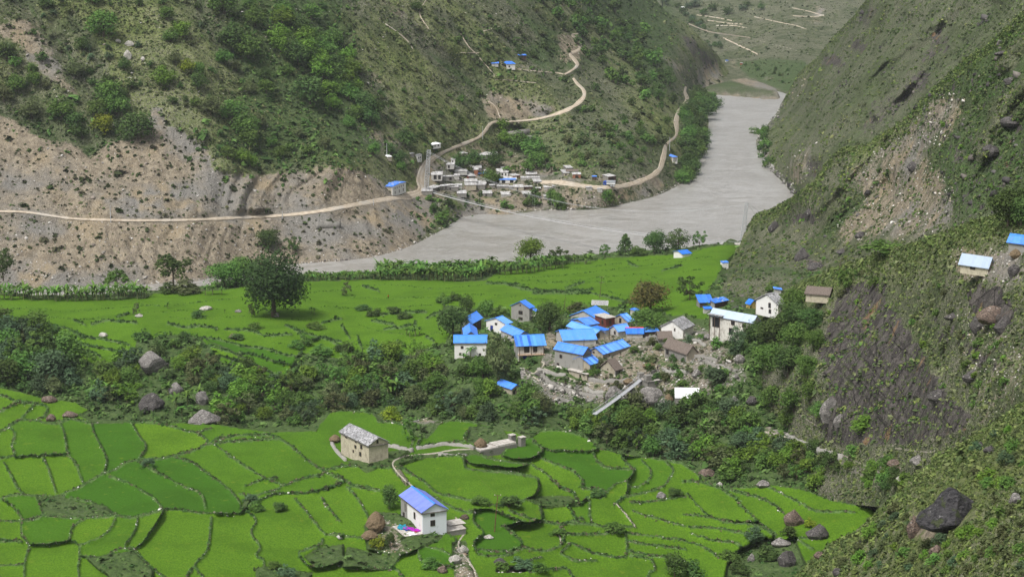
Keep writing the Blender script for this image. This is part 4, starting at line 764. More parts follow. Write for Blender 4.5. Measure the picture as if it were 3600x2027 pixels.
def stones(name, sheet, px, py, size, pal, seed, flat=.5):
    r = np.random.default_rng(seed); n = len(px); P = sheet_points(sheet, np.asarray(px), np.asarray(py)); size = np.broadcast_to(size, (n,))
    V = CUBE[None] * (1 + r.uniform(-.45, .2, (n, 8, 3))) * r.uniform(.5, 1, (n, 1, 3)) * np.array([1, 1, flat]); V[:, 4:, :2] *= r.uniform(.35, .9, (n, 1, 1)); a = r.uniform(0, 6.28, n); c, s = np.cos(a)[:, None], np.sin(a)[:, None]
    x, y = V[..., 0] * c - V[..., 1] * s, V[..., 0] * s + V[..., 1] * c; t = r.uniform(-.5, .5, (n, 1)); z = V[..., 2] + x * t; V = np.stack([x, y, z], -1) * size[:, None, None] * .5 + P[:, None]
    me = new_mesh(name, V.reshape(-1, 3), (CF[None] + 8 * np.arange(n)[:, None, None]).reshape(-1, 4)); col = np.repeat(mixc(r, pal, n, .3), 8, 0); set_attr(me, 'cc', np.c_[col, np.ones(len(col))]); o = obj(name, me, MT_STONE); return tag(o, kind='stuff')
def fill_pts(poly_or_mask, n, seed, thr=.5, box=None):
    r = np.random.default_rng(seed); M = poly_or_mask; out = []
    x0, x1, y0, y1 = box or (-250, 3850, -200, 2200); X = r.uniform(x0, x1, n * 6); Y = r.uniform(y0, y1, n * 6); v = samp(M, X, Y); k = v > thr * 1.0 if thr is not None else r.random(len(v)) < v
    return X[k][:n], Y[k][:n]
def inside(name, X, Y):
    S = SH[name]; return (X > S['x'][0]) & (X < S['x'][1]) & (Y > S['top'](X) + 2) & (Y < S['bot'](X))
def uni(name, n, seed, ymax=None):
    r = np.random.default_rng(seed); S = SH[name]; hi = 4800 if S['x'][1] >= 3900 else S['x'][1]; n = int(n * (1.5 if hi == 4800 else 1)); X = r.uniform(max(-200, S['x'][0]), hi, n); t = S['top'](X); b = S['bot'](X)
    Y = t + (b - t) * r.random(n); w = (b - t) / (b - t).max(); k = r.random(n) < w
    X, Y, t = X[k], Y[k], t[k]; k = Y > np.maximum(t, -160) + 1.5
    if ymax is not None: k &= Y < ymax(X)
    return X[k], Y[k]
GR = [(.058,.088,.032),(.042,.062,.024),(.098,.132,.052),(.145,.165,.08),(.075,.11,.042)]; GL = [(.045,.09,.025),(.07,.135,.035),(.10,.175,.045),(.045,.07,.025)]; GY_ = [(.13,.17,.045),(.17,.21,.06),(.08,.11,.03),(.21,.23,.085),(.05,.07,.025)]
def hill_cover(name, n, seed, pxsize, pal_fn, k=7, soilM=None, waterz=1.0, oname='grass_tussocks', ymax=None):
    X, Y = uni(name, n, seed, ymax); r = np.random.default_rng(seed + 1)
    keep = samp(D_ROAD, X, Y) > 4 if name == 'C' else np.ones(len(X), bool)
    if soilM is not None: keep &= r.random(len(X)) > samp(soilM, X, Y) * .9
    keep &= r.random(len(X)) > samp(M_ROCK, X, Y) * 1.15
    X, Y = X[keep], Y[keep]; P = sheet_points(name, X, Y); q = P[:, 2] > waterz; X, Y, P = X[q], Y[q], P[q]
    # patchy: clumps gather along faint contour steps
    nz = fbm(P[:, 0] / 14, P[:, 1] / 14, P[:, 2] / 5, 3, seed); q = nz + r.uniform(-.5, .5, len(nz)) > -.12; X, Y, P = X[q], Y[q], P[q]
    s = pxsize * P[:, 1] / F * r.lognormal(0, .4, len(P)); s = np.minimum(s, pxsize * 2.2 * P[:, 1] / F)
    tone = None
    if name in ('E1', 'E2', 'C'):
        g = np.clip(np.abs(gully(name, P[:, 0], P[:, 1], P[:, 2])) / .32, 0, 1)[:, None]; g = np.clip(g + r.uniform(-.25, .25, g.shape), 0, 1)
        tone = (1 - g) * np.array([.66, .76, .64]) + g * (np.array([1.3, 1.25, 1.0]) if name != 'C' else np.array([1.2, 1.12, 1.05]))  # darkens gully clumps, brightens ridge clumps: relief shade painted into the plant colour
    clumps(oname, name, X, Y, s, k, pal_fn, seed + 2, tone=tone, P=P, hgt=.5, up=.8)
hill_cover('C', 70000, 400, 6.5, GR, 6, M_SOIL, 1.5)
X, Y = fill_pts(M_LUSH, 9000, 410, None); k = inside('C', X, Y) & (samp(D_ROAD, X, Y) > 5); clumps('low_scrub', 'C', X[k], Y[k], 11 * 1050 / F * np.random.default_rng(1).lognormal(0, .35, k.sum()), 8, GL, 411)
hill_cover('E1', 34000, 420, 6.0, GR + [(.07,.115,.03),(.10,.15,.045)], 6, M_SOILE, 1.5)
hill_cover('E2', 46000, 430, 7.5, GR + GR[2:4] + GL[1:3] + GY_[:1] + [(.15,.165,.085)], 7, M_SOILE, 8)
hill_cover('E3', 34000, 440, 9.5, GR[:1] + GR[2:] + GR[3:4] + [(.125,.16,.05),(.155,.19,.065),(.09,.12,.04)], 8, np.maximum(M_SOILE, M_SOILF), 25)
hill_cover('D', 9000, 450, 5, GR, 5, M_SOIL, 3)
X, Y = uni('E4', 24000, 460); r_ = np.random.default_rng(461); P_ = sheet_points('E4', X, Y); q_ = (samp(M_SOILE, X, Y) < .4) & (np.hypot((X - 3340) / 95, (Y - 1805) / 42) > 1)
clumps('grass_tussocks', 'E4', X[q_], Y[q_], 13 * P_[q_, 1] / F * r_.lognormal(0, .4, q_.sum()), 11, [(.13,.17,.05),(.165,.20,.068),(.09,.12,.038),(.12,.145,.058),(.07,.10,.036),(.06,.085,.032)], 462, P=P_[q_], hgt=.8, up=.2, leaf=.34)
# scree scrub and stones on the far bank
X, Y = fill_pts(M_SOIL, 2200, 470, .35); k = inside('C', X, Y) & (samp(D_ROAD, X, Y) > 4); X, Y = X[k], Y[k]; P_ = sheet_points('C', X, Y); k = (P_[:, 2] > 1.5); r_ = np.random.default_rng(3)
clumps('scrub_tufts', 'C', X[k], Y[k], 8 * P_[k, 1] / F * r_.lognormal(0, .5, k.sum()), 8, [(.05,.062,.028),(.07,.07,.04),(.04,.06,.02)], 471, P=P_[k], hgt=.6)
X, Y = fill_pts(M_SOIL, 8000, 480, .3); k = inside('C', X, Y) & (samp(D_ROAD, X, Y) > 3); X, Y = X[k], Y[k]; k = (sheet_points('C', X, Y)[:, 2] > .3) & (r_.random(len(X)) < .25 + .75 * (Y > 780)); STC = [(.36,.34,.31),(.46,.44,.41),(.27,.25,.22),(.22,.19,.16)]
stones('loose_stones', 'C', X[k], Y[k], 3.6 * 1000 / F * r_.lognormal(0, .55, k.sum()), STC, 481)
X, Y = uni('C', 4500, 484); k = (sheet_points('C', X, Y)[:, 2] > 1) & (samp(D_ROAD, X, Y) > 3) & (fbm(X / 120, Y / 120, None, 3, 4) > .05); stones('loose_stones', 'C', X[k], Y[k], 4.5 * 1080 / F * r_.lognormal(0, .5, k.sum()), STC, 485)
# shoreline stones
sh = smooth_line([(430,1003),(700,985),(870,940),(1080,925),(1300,905),(1430,870),(1560,805),(1620,765),(1900,740),(2000,738),(2200,715),(2330,680),(2400,640)], 60); X = sh[:, 0] + r_.normal(0, 5, len(sh)); Y = sh[:, 1] - np.abs(r_.normal(0, 5, len(sh)))
stones('shore_stones', 'C', X, Y, 5.5 * 1000 / F * r_.lognormal(0, .5, len(X)), STC + [(.12,.11,.10)], 487)
X, Y = fill_pts(M_SOILE, 7000, 490, .25)
for nm_, szz in (('E2', 7), ('E3', 7), ('E1', 5)):
    S_ = SH[nm_]; k = inside(nm_, X, Y)
    if nm_ == 'E2': k &= ~inside('E3', X, Y)
    if nm_ == 'E3': k &= ~inside('E4', X, Y)
    if nm_ == 'E1': k &= ~(inside('E2', X, Y) | inside('E3', X, Y))
    if k.sum() < 5: continue
    P_ = sheet_points(nm_, X[k], Y[k]); stones('loose_stones', nm_, X[k], Y[k], szz * P_[:, 1] / F * r_.lognormal(0, .45, k.sum()), [(.40,.38,.34),(.5,.48,.44),(.32,.27,.2),(.2,.19,.17)], 491 + szz)
# lush growth on the valley floor and along the field banks
FREE2 = 1 - np.maximum(np.maximum(FIELD2, 0), 0).astype(float)
X, Y = uni('F2', 16000, 500); k = (samp(FIELD2.astype(float), X, Y) < .3) & (samp(M_SOILF, X, Y) < .35) & (samp(D_PATH, X, Y) > 8); P_ = sheet_points('F2', X[k], Y[k]); clumps('undergrowth', 'F2', X[k], Y[k], 20 * P_[:, 1] / F * r_.lognormal(0, .35, k.sum()), 12, [(.045,.09,.025),(.07,.135,.035),(.105,.175,.05),(.04,.065,.022)], 501, P=P_, leaf=.3)
X, Y = uni('F1', 9000, 510); k = (samp(FIELD1.astype(float), X, Y) < .3) & (samp(M_SOILF, X, Y) < .35) & (samp(D_PATH, X, Y) > 9); P_ = sheet_points('F1', X[k], Y[k]); clumps('weeds', 'F1', X[k], Y[k], 15 * P_[:, 1] / F * r_.lognormal(0, .35, k.sum()), 12, [(.04,.085,.025),(.065,.12,.035),(.09,.15,.045),(.035,.05,.02)], 511, P=P_, leaf=.3, hgt=.4)
def along(lines, gap, jit, seed, M=None):
    r = np.random.default_rng(seed); xs, ys = [], []
    for L in lines:
        L = np.array(L); seg = np.r_[0, np.cumsum(np.hypot(*np.diff(L, axis=0).T))]; n = max(2, int(seg[-1] / gap)); s = r.uniform(0, seg[-1], n); xs.append(np.interp(s, seg, L[:, 0]) + r.normal(0, jit, n)); ys.append(np.interp(s, seg, L[:, 1]) + r.normal(0, jit, n))
    return np.concatenate(xs), np.concatenate(ys)
X, Y = along(BUNDS1, 1.7, 2.1, 520); k = (samp(FIELD1.astype(float), X, Y) > .05); X, Y = X[k], Y[k]; P_ = sheet_points('F1', X, Y); wid = .75 + .7 * np.clip(fbm(P_[:, 0] / 14, P_[:, 1] / 14, None, 2, 9) + .3, 0, 1)
clumps('bank_weeds', 'F1', X, Y, 7.0 * wid * P_[:, 1] / F * r_.lognormal(0, .3, len(X)), 7, [(.045,.10,.028),(.07,.14,.04),(.11,.19,.06),(.045,.06,.025),(.11,.10,.06)], 521, P=P_, leaf=.36, hgt=.55)
X, Y = along(BUNDS2, 2.2, 2.0, 530); P_ = sheet_points('F2', X, Y); clumps('bank_weeds', 'F2', X, Y, 8 * P_[:, 1] / F * r_.lognormal(0, .35, len(X)), 7, [(.035,.075,.022),(.05,.10,.03),(.03,.055,.018)], 531, P=P_, leaf=.36, hgt=.6)
X, Y = along(SUBT, 5., 1.5, 534); P_ = sheet_points('F2', X, Y); clumps('bank_weeds', 'F2', X, Y, 5 * P_[:, 1] / F * r_.lognormal(0, .35, len(X)), 6, [(.05,.12,.02),(.04,.09,.02)], 535, P=P_, leaf=.36, hgt=.4)
X, Y = along(BUNDS1, 26, 3., 540); k = (samp(FIELD1.astype(float), X, Y) > .05); stones('bank_stones', 'F1', X[k], Y[k], 5.5 * 400 / F * r_.lognormal(0, .45, k.sum()), [(.4,.39,.36),(.55,.54,.51),(.28,.25,.22)], 541)
# rubble round the village, stone walls, stream bed
X, Y = fill_pts(M_SOILF, 16000, 550, .25); k = inside('F2', X, Y) & (Y < 1480); stones('stone_rubble', 'F2', X[k], Y[k], 8.5 * 590 / F * r_.lognormal(0, .5, k.sum()), [(.27,.26,.235),(.42,.40,.37),(.19,.18,.16),(.12,.115,.105),(.23,.19,.15)], 551)
k = inside('F1', X, Y) & (Y > 1500); stones('stone_rubble', 'F1', X[k][:1600], Y[k][:1600], 7 * 400 / F * r_.lognormal(0, .5, min(1600, k.sum())), [(.42,.40,.36),(.5,.48,.44),(.28,.26,.23),(.30,.22,.15)], 552)

X, Y = fill_pts(M_SOILF, 14000, 560, .25); k = inside('F2', X, Y) & (Y < 1480) & (fbm(X / 40, Y / 22, None, 3, 6) > -.05); P_ = sheet_points('F2', X[k], Y[k]); clumps('rubble_weeds', 'F2', X[k], Y[k], 10 * P_[:, 1] / F * r_.lognormal(0, .4, k.sum()), 9, [(.045,.08,.025),(.07,.12,.035),(.08,.075,.045),(.05,.06,.03)], 561, P=P_, leaf=.33, hgt=.5)
X, Y = along([smooth_line(L) for L in ([(2870,1290),(2960,1240),(3060,1200),(3130,1130)],[(2900,1220),(2980,1180),(3040,1190)],[(2890,1380),(3000,1370),(3100,1350),(3180,1290),(3230,1260)],[(2950,1450),(3080,1440),(3180,1400),(3260,1440)],[(3000,1080),(3080,1090),(3160,1070)],[(3120,1520),(3220,1470),(3300,1520)],[(2920,1130),(3000,1120),(3060,1150)])], 3., 9, 565); P_ = sheet_points('E3', X, Y); clumps('ledge_grass', 'E3', X, Y, 11 * P_[:, 1] / F * r_.lognormal(0, .4, len(X)), 9, GY_[:3] + GL, 566, P=P_, leaf=.35, hgt=.5)

for nm_, nn_, sz_ in (('E1', 1500, 10), ('E2', 700, 12)):
    X, Y = uni(nm_, 16000, 570 + sz_); P_ = sheet_points(nm_, X, Y); g_ = np.abs(gully(nm_, P_[:, 0], P_[:, 1], P_[:, 2])); k = (g_ < .06) & (P_[:, 2] > 3) | ((P_[:, 2] > .2) & (P_[:, 2] < 5)); X, Y, P_ = X[k][:nn_], Y[k][:nn_], P_[k][:nn_]
    stones('rock_outcrops', nm_, X, Y, sz_ * P_[:, 1] / F * r_.lognormal(0, .5, len(X)), [(.06,.056,.055),(.10,.095,.09),(.045,.042,.042),(.15,.135,.12)], 571 + sz_, .6)

X, Y = along([smooth_line(L) for L in ([(1895,1305),(1930,1350),(2000,1380),(2080,1400),(2150,1405)],[(1890,1380),(1960,1408),(2040,1425)],[(1900,1330),(1960,1355),(2040,1375)],[(2230,1330),(2330,1300),(2420,1315)],[(2350,1245),(2520,1268)])], .8, 7, 580); P_ = sheet_points('F2', X, Y); stones('wall_stones', 'F2', X, Y, 8 * P_[:, 1] / F * r_.lognormal(0, .45, len(X)), [(.22,.21,.19),(.34,.33,.30),(.14,.135,.12),(.10,.095,.085)], 581)

for nm_, nn_, bw_, sz_ in (('E2', 3200, 30, 8), ('E3', 3600, 44, 10), ('E4', 2600, 50, 13), ('E1', 2600, 16, 5)):
    r2 = np.random.default_rng(590 + sz_); S_ = SH[nm_]; X = r2.uniform(max(S_['x'][0] + 60, 2640), 3750, nn_); Y = S_['top'](X) + 2 + np.abs(r2.normal(0, bw_, nn_)); k = Y > -150; P_ = sheet_points(nm_, X[k], Y[k]); k2 = P_[:, 2] > 4
    clumps('crest_grass', nm_, X[k][k2], Y[k][k2], sz_ * P_[k2, 1] / F * r2.lognormal(0, .35, k2.sum()), 8, [(.11,.155,.045),(.15,.19,.065),(.085,.125,.035),(.065,.10,.03)], 591 + sz_, P=P_[k2], leaf=.38, hgt=.6, up=.4)
sh = smooth_line([(2742,372),(2700,440),(2661,503),(2689,550),(2717,600),(2754,638),(2790,676)], 60); X = sh[:, 0] + np.abs(r_.normal(0, 9, len(sh))); Y = sh[:, 1] + r_.normal(0, 4, len(sh)); stones('shore_stones', 'E1', X, Y, 8 * 1250 / F * r_.lognormal(0, .5, len(X)), [(.24,.23,.21),(.12,.115,.11),(.32,.31,.29),(.07,.065,.06)], 610)
# ------------------------------------------------------------------ named trees
V1 = lambda x, y: (x / 2.147, y / 2.147)
tree('big', 'deep', 962, 1112, 240, 232, 'F2', 'huge round-crowned dark tree standing alone in the bright paddies', name='big_tree')
tree('spread', 'dark', 610, 1000, 112, 132, 'F2', 'flat-topped acacia-like tree with a bare slanting trunk at the river edge of the paddies')
tree('spread', 'mid', 415, 1030, 85, 85, 'F2', 'tiered light green tree among bananas, left of the flat-topped one')
tree('grand', 'dark', 940, 872, 70, 80, 'C', 'dark rounded tree on the bare far bank just above the huge tree')
tree('loose', 'dark', 1030, 890, 62, 62, 'C', 'thin grey-green tree on the bare far bank right of the dark rounded one')
tree('tall', 'dark', 12, 985, 110, 80, 'F2', 'dark tree cut by the left edge of the picture, below the scree')
tree('grand', 'mid', 790, 1008, 95, 140, 'F2', 'broad leafy bush-like tree at the river edge left of the huge tree')
tree('grand', 'mid', 865, 1000, 100, 110, 'F2', 'light green tree tucked behind the left side of the huge tree')
tree('bush', 'olive', 650, 1030, 50, 110, 'F2', 'low dark thicket under the flat-topped tree', 'shrub')
tree('bush', 'dark', 590, 1030, 40, 70, 'F2', 'small dark bush at the foot of the flat-topped tree', 'shrub')
tree('grand', 'light', 1865, 922, 82, 92, 'F2', 'round bright green tree standing alone against the river')
tree('loose', 'dark', 1968, 930, 65, 78, 'F2', 'thin dark tree against the river right of the round bright one')
tree('cone', 'dark', 2198, 898, 78, 52, 'F2', 'pointed dark conifer-like tree against the river')
tree('loose', 'mid', 2127, 905, 50, 45, 'F2', 'slender sparse young tree left of the pointed dark one')
tree('grand', 'dark', 2300, 890, 82, 82, 'F2', 'first big dark tree of the pair right of the pointed one on the river bank')
tree('tall', 'dark', 2385, 885, 85, 90, 'F2', 'second big dark tree of the pair, nearer the small white hut on the bank')
tree('bush', 'mid', 2245, 900, 32, 60, 'F2', 'low bush between the pointed tree and the big dark pair', 'shrub')
tree('loose', 'mid', 2458, 868, 55, 50, 'F2', 'small leafy tree against the river left of the tall bridge pylon')
tree('grand', 'copper', 2286, 1098, 108, 140, 'F2', 'bronze-leaved tree with a split trunk behind the village roofs')
tree('grand', 'mid', 2280, 1165, 82, 130, 'F2', 'fresh green tree right below the bronze-leaved tree at the village edge')
tree('loose', 'dark', 2425, 1055, 88, 98, 'F2', 'dark open-crowned tree right of the bronze one near the ragged blue shelters')
tree('round', 'dark', 1592, 1178, 110, 105, 'F2', 'dark tree on the left edge of the village beside the first blue roof')
tree('round', 'dark', 1640, 1098, 62, 55, 'F2', 'small dark tree rising behind the leftmost blue-roofed house')
tree('round', 'mid', 1712, 1108, 62, 70, 'F2', 'leafy tree behind the white gabled house with the blue door')
tree('bush', 'mid', 1760, 1110, 42, 66, 'F2', 'low leafy bush left of the grey two-storey house', 'shrub')
tree('grand', 'dark', 1932, 1162, 100, 105, 'F2', 'broad dark tree between the grey two-storey house and the roof cluster')
tree('bush', 'mid', 1852, 1188, 58, 78, 'F2', 'dark green bush in front of the grey two-storey house', 'shrub')
tree('bush', 'dark', 1975, 1175, 46, 70, 'F2', 'dark bush left of the long light-blue roof', 'shrub')
tree('bush', 'olive', 2030, 1092, 34, 75, 'F2', 'low hedge-like bush below the leaning pole behind the roofs', 'shrub')
tree('tall', 'olive', 1752, 1352, 200, 120, 'F2', 'tall olive-green tree standing in front of the white long house')
tree('round', 'dark', 1368, 1788, 92, 72, 'F1', 'small dark tree right beside the near white house')
tree('bush', 'yellow', 1330, 1920, 50, 64, 'F1', 'yellow-green bush below the haystack by the near white house', 'shrub')
tree('bush', 'dark', 1372, 1925, 58, 40, 'F1', 'dark narrow bush beside the yellow-green bush near the white house', 'shrub')
tree('bush', 'yellow', 1372, 1478, 52, 78, 'F1', 'yellow-green rounded bush above the small paddy behind the stone barn', 'shrub')
tree('loose', 'mid', 1445, 1545, 85, 60, 'F1', 'thin twiggy tree in the gap between two small paddies behind the barn')
tree('grand', 'dark', 3545, 800, 150, 165, 'E3', 'large dark tree on the right slope above the blue-roofed hut')
tree('round', 'dark', 3590, 800, 110, 110, 'E3', 'dark tree cut by the right edge behind the large one')
tree('loose', 'mid', 2972, 1030, 92, 78, 'E3', 'thin-trunked tree above the dark rock face')
tree('bush', 'mid', 3110, 885, 46, 150, 'E3', 'wide green bush on the pale scree of the right slope', 'shrub')
tree('bush', 'light', 3035, 1510, 58, 95, 'E3', 'bright green bush growing on the foot of the dark rock face', 'shrub')
tree('bush', 'mid', 2715, 1025, 38, 50, 'E2', 'small green bush above the slate-roofed white house', 'shrub')
tree('tall', 'blue', 2590, 1240, 105, 62, 'F2', 'slender grey-green tree in front of the ruined white house')
tree('bush', 'blue', 2510, 1350, 60, 100, 'F2', 'grey-green bush with bare stems in the rubble below the village', 'shrub')
tree('grand', 'mid', 2215, 1540, 130, 110, 'F2', 'bushy tree with a pale dead branch near the foot of the near footbridge')
tree('loose', 'mid', 2540, 1625, 72, 140, 'F2', 'flat-topped bright green little tree above the right-hand paddies')
tree('round', 'dark', 2372, 2027, 95, 92, 'F1', 'dark round bush tree at the bottom edge of the picture', 'tree')
tree('loose', 'olive', 480, 1105, 45, 30, 'F2', 'stunted tree on a boulder in the left paddies')
tree('loose', 'olive', 886, 1115, 56, 30, 'F2', 'young bare-stemmed tree just left of the huge tree trunk')
tree('loose', 'olive', 1220, 1038, 52, 40, 'F2', 'leafless small tree beside the banana row in the paddies')
tree('round', 'dark', 1424, 520, 72, 76, 'C', 'dark round tree above the far bank houses left of the white-roofed hut')
tree('round', 'mid', 1312, 545, 50, 52, 'C', 'mid-green tree left of the dark round tree above the far bank houses')
tree('round', 'dark', 1464, 40, 38, 40, 'C', 'small round dark tree near the top edge above the far slope')
DENSE = [(2705,1195,76,90),(2792,1085,84,100),(2790,1140,90,110),(2850,1150,85,95),(2650,1215,100,105),(2720,1205,110,120),(2790,1225,110,110),(2860,1220,80,80),(2640,1290,95,110),(2700,1300,115,120),(2770,1310,110,120),(2840,1310,80,90)]
for x, y, h, w in DENSE: tree('grand', PICK.choice(['dark', 'dark', 'mid']), x, y + 12, h, w, 'E3', 'dense dark leafy tree in the grove right of the ruined white house', group='trees of the grove right of the village')
for x, y, h, w, m in [(2660,1395,75,90,'mid'),(2720,1420,80,95,'mid'),(2790,1435,90,100,'mid'),(2850,1400,80,80,'mid'),(2880,1460,60,70,'mid'),(2770,1490,70,90,'mid'),(2690,1460,65,85,'light')]: tree('round', m, x, y + 8, h, w, 'E3', 'lighter green tree just below the dark grove left of the rock face', group='lighter trees below the grove')
# slope trees across the river, traced one by one
TR1 = [(1690,95,180,'mid'),(780,270,200,'mid'),(1740,350,180,'dark'),(1870,440,200,'mid'),(1930,190,150,'mid'),(1260,140,100,'mid'),(1380,280,130,'light'),(1240,640,150,'light'),(50,440,130,'dark'),(620,370,100,'dark'),(130,680,130,'mid'),(260,640,110,'mid'),(470,890,170,'mid'),(830,780,190,'mid'),(880,860,170,'mid'),(740,870,130,'mid'),(570,570,130,'olive'),(1040,1050,220,'dark'),(790,1000,150,'yellow'),
 (1750,900,160,'mid'),(1860,1020,180,'mid'),(1890,1110,150,'mid'),(1590,860,150,'olive'),(2340,780,220,'dark'),(1700,480,120,'mid'),(2000,600,100,'dark'),(2010,700,110,'mid'),(1830,1220,110,'light'),(1890,1250,90,'light'),(1720,1190,100,'mid'),(570,960,130,'dark'),(620,1040,120,'dark'),(240,890,150,'olive'),(1320,470,90,'olive'),(940,520,90,'dark'),(320,460,80,'dark'),(1420,540,100,'yellow'),(350,60,90,'dark'),
 (700,20,110,'mid'),(1880,60,90,'mid'),(2140,120,120,'mid'),(2130,190,150,'light'),(2260,250,150,'dark'),(2350,140,120,'mid'),(2100,330,160,'light'),(2290,330,140,'light'),(2400,350,150,'mid'),(2520,330,130,'mid'),(2120,390,130,'light'),(2300,420,170,'light'),(2450,430,160,'mid'),(2250,480,180,'dark'),(2400,520,160,'light'),(2530,520,130,'dark'),(2440,600,170,'light'),(2540,620,150,'mid'),(2560,700,130,'mid'),(2480,720,120,'light'),(2500,820,120,'light'),(2160,560,90,'mid'),
 (1490,660,120,'dark'),(1500,560,100,'mid'),(1290,310,100,'mid'),(920,740,90,'dark'),(990,670,80,'dark'),(810,620,70,'dark'),(1780,530,80,'olive'),(1880,700,100,'olive'),(1960,950,110,'olive'),(2250,1020,70,'olive'),(2050,1100,80,'mid'),(2120,1180,90,'mid'),(2200,1130,70,'mid'),(2330,1160,80,'mid'),(2460,1110,90,'olive'),(1490,800,80,'mid'),(1300,780,70,'dark'),(110,500,80,'mid'),(240,540,70,'mid'),(30,760,120,'olive'),(1050,40,60,'dark'),(1230,30,60,'dark')]
for x, y, w, m in TR1:
    X, Y = V1(x, y); Wd = w / 2.147 * 1.22
    where = 'on the upper left slope' if X < 480 else ('on the middle of the far slope' if X < 930 else 'in the lush gully of the far slope')
    tone = {'mid': 'green', 'dark': 'dark green', 'light': 'bright green', 'olive': 'dull olive', 'yellow': 'yellow-green'}[m]
    tree('round' if Wd > 50 else 'sround', m, X, Y + 4, Wd * .82, Wd, 'C', f'{tone} tree {where} across the river', group=f'{tone} trees {where} across the river', name='slope_tree', parts=Wd > 50)
TR2 = [(40,470,130,'light'),(80,560,140,'light'),(30,640,130,'light'),(110,690,130,'light'),(60,760,140,'mid'),(150,560,90,'olive'),(170,830,150,'dark'),(260,860,140,'dark'),(230,940,150,'dark'),(120,900,120,'mid'),(60,960,100,'mid'),(1200,975,90,'light'),(1240,1080,110,'light'),(1330,1120,150,'mid'),(1430,1190,180,'mid'),(900,1270,130,'dark'),(1000,1240,120,'dark'),(1120,1380,120,'mid'),(1480,1270,140,'mid'),(1160,1250,130,'dark'),
 (440,1220,100,'dark'),(370,1150,80,'dark'),(450,1290,80,'mid'),(1150,1150,90,'olive'),(1530,1220,90,'mid'),(2190,790,60,'dark'),(1750,900,36,'dark'),(1790,830,30,'dark'),(1920,680,60,'dark'),(1330,240,60,'olive'),(1050,255,40,'dark'),(1680,610,40,'dark'),(2300,1070,80,'mid'),(2030,1370,0,'mid')]
for x, y, w, m in TR2:
    if not w: continue
    X, Y = 1200 + x / 2.147, y / 2.147; Wd = w / 2.147 * 1.15; tone = {'mid': 'green', 'dark': 'dark green', 'light': 'bright green', 'olive': 'dull olive', 'yellow': 'yellow-green'}[m]
    where = 'in the gully left of the far bank village' if X < 1400 else ('above the far bank village and its switchback road')
    tree('round' if Wd > 50 else 'sround', m, X, Y + 3, Wd * .85, Wd, 'C', f'{tone} tree {where}', group=f'{tone} trees {where}', name='slope_tree', parts=Wd > 50)
wood([(1560,545),(1960,540),(2000,620),(1900,640),(1700,640),(1560,600)], 9, (26, 42), (.9, 1.3), ['sround', 'sspread'], ['dark', 'mid', 'olive'], 'C', 'small tree growing between the tin roofs of the far bank village', 61, name='village_tree', mind=16, avoid=near_road)
wood([(1470,705),(1560,700),(1900,690),(1960,715),(1700,745),(1560,780),(1500,790)], 13, (22, 34), (1.1, 1.6), ['sbush'], ['dark', 'mid'], 'C', 'dark bush on the far bank between the tin roofs and the river', 62, 'shrub', name='bank_shrub', mind=14)
for x, y, h in [(1955,715,44),(1965,728,40),(1940,700,36),(1975,738,30),(2135,705,40),(2150,712,36)]: tree('bush', 'mid', x, y, h, h * 1.2, 'C', 'bright dark-green shrub on the far bank above the water', 'shrub', 'shrubs on the far bank above the water', parts=False)
wood([(1880,-40),(2060,-60),(2230,60),(2330,220),(2375,330),(2370,400),(2290,410),(2160,300),(2010,160),(1930,60)], 95, (26, 44), (.95, 1.4), ['sround', 'sbush'], ['dark', 'dark', 'mid'], 'C', 'small tree in the dense wood on the right flank of the far slope', 63, name='wood_tree', mind=13)
wood([(1500,0),(1900,40),(2000,160),(1960,240),(1700,180),(1560,150)], 26, (16, 28), (.9, 1.3), ['sround', 'sbush'], ['olive', 'dark'], 'C', 'small dull tree scattered above the hamlet on the far slope', 64, name='slope_shrub', mind=30)
wood([(2060,380),(2220,380),(2350,430),(2330,560),(2200,590),(2060,620),(1980,520),(2000,430)], 46, (18, 32), (1, 1.4), ['sround', 'sbush'], ['olive', 'dark', 'mid'], 'C', 'shrubby tree on the slope right of the switchback road', 65, name='slope_shrub', mind=16, avoid=near_road)
wood([(1280,300),(1700,340),(1690,450),(1500,520),(1350,420)], 26, (15, 26), (1, 1.4), ['sbush', 'sround'], ['olive', 'dark', 'mid'], 'C', 'small shrub on the slope above the far bank village', 66, 'shrub', name='slope_shrub', mind=24, avoid=near_road)
wood([(0,0),(800,0),(950,560),(700,560),(560,380),(400,330),(100,330)], 46, (14, 26), (1, 1.5), ['sbush', 'sround'], ['olive', 'dark', 'blue'], 'C', 'small dark shrub dotted over the left part of the far slope', 67, 'shrub', name='slope_shrub', mind=26)
wood([(2432,372),(2462,352),(2506,378),(2512,402),(2474,440),(2470,500),(2452,560),(2425,640),(2380,655),(2372,600),(2408,540),(2415,470),(2400,420)], 44, (46, 70), (.9, 1.2), ['round'], ['dark', 'dark', 'dark', 'mid'], 'C', 'dark tree in the thick strip between the dirt road and the water', 68, name='riverside_tree', mind=13, avoid=lambda x, y: abs(x - 2368) < 42 and 535 < y < 640)
wood([(2640,450),(2690,470),(2700,560),(2740,610),(2720,620),(2670,560),(2648,500)], 12, (18, 40), (.9, 1.4), ['sround', 'sbush'], ['dark', 'mid'], 'E1', 'dark shrub at the foot of the right mountain by the water', 69, 'shrub', name='bank_shrub', mind=12)
wood([(2330,10),(2500,30),(2700,20),(2710,50),(2600,70),(2500,60),(2400,60)], 12, (16, 30), (1.1, 1.6), ['sround'], ['dark', 'blue'], 'D', 'distant dark tree in the clumps high up the far valley', 70, name='distant_tree', mind=14)
wood([(2400,70),(2440,60),(2500,110),(2540,160),(2570,215),(2540,220),(2480,150)], 16, (12, 24), (1, 1.5), ['sround'], ['dark', 'blue'], 'D', 'distant tree along the far valley road left of the green flat', 71, name='distant_tree', mind=10)
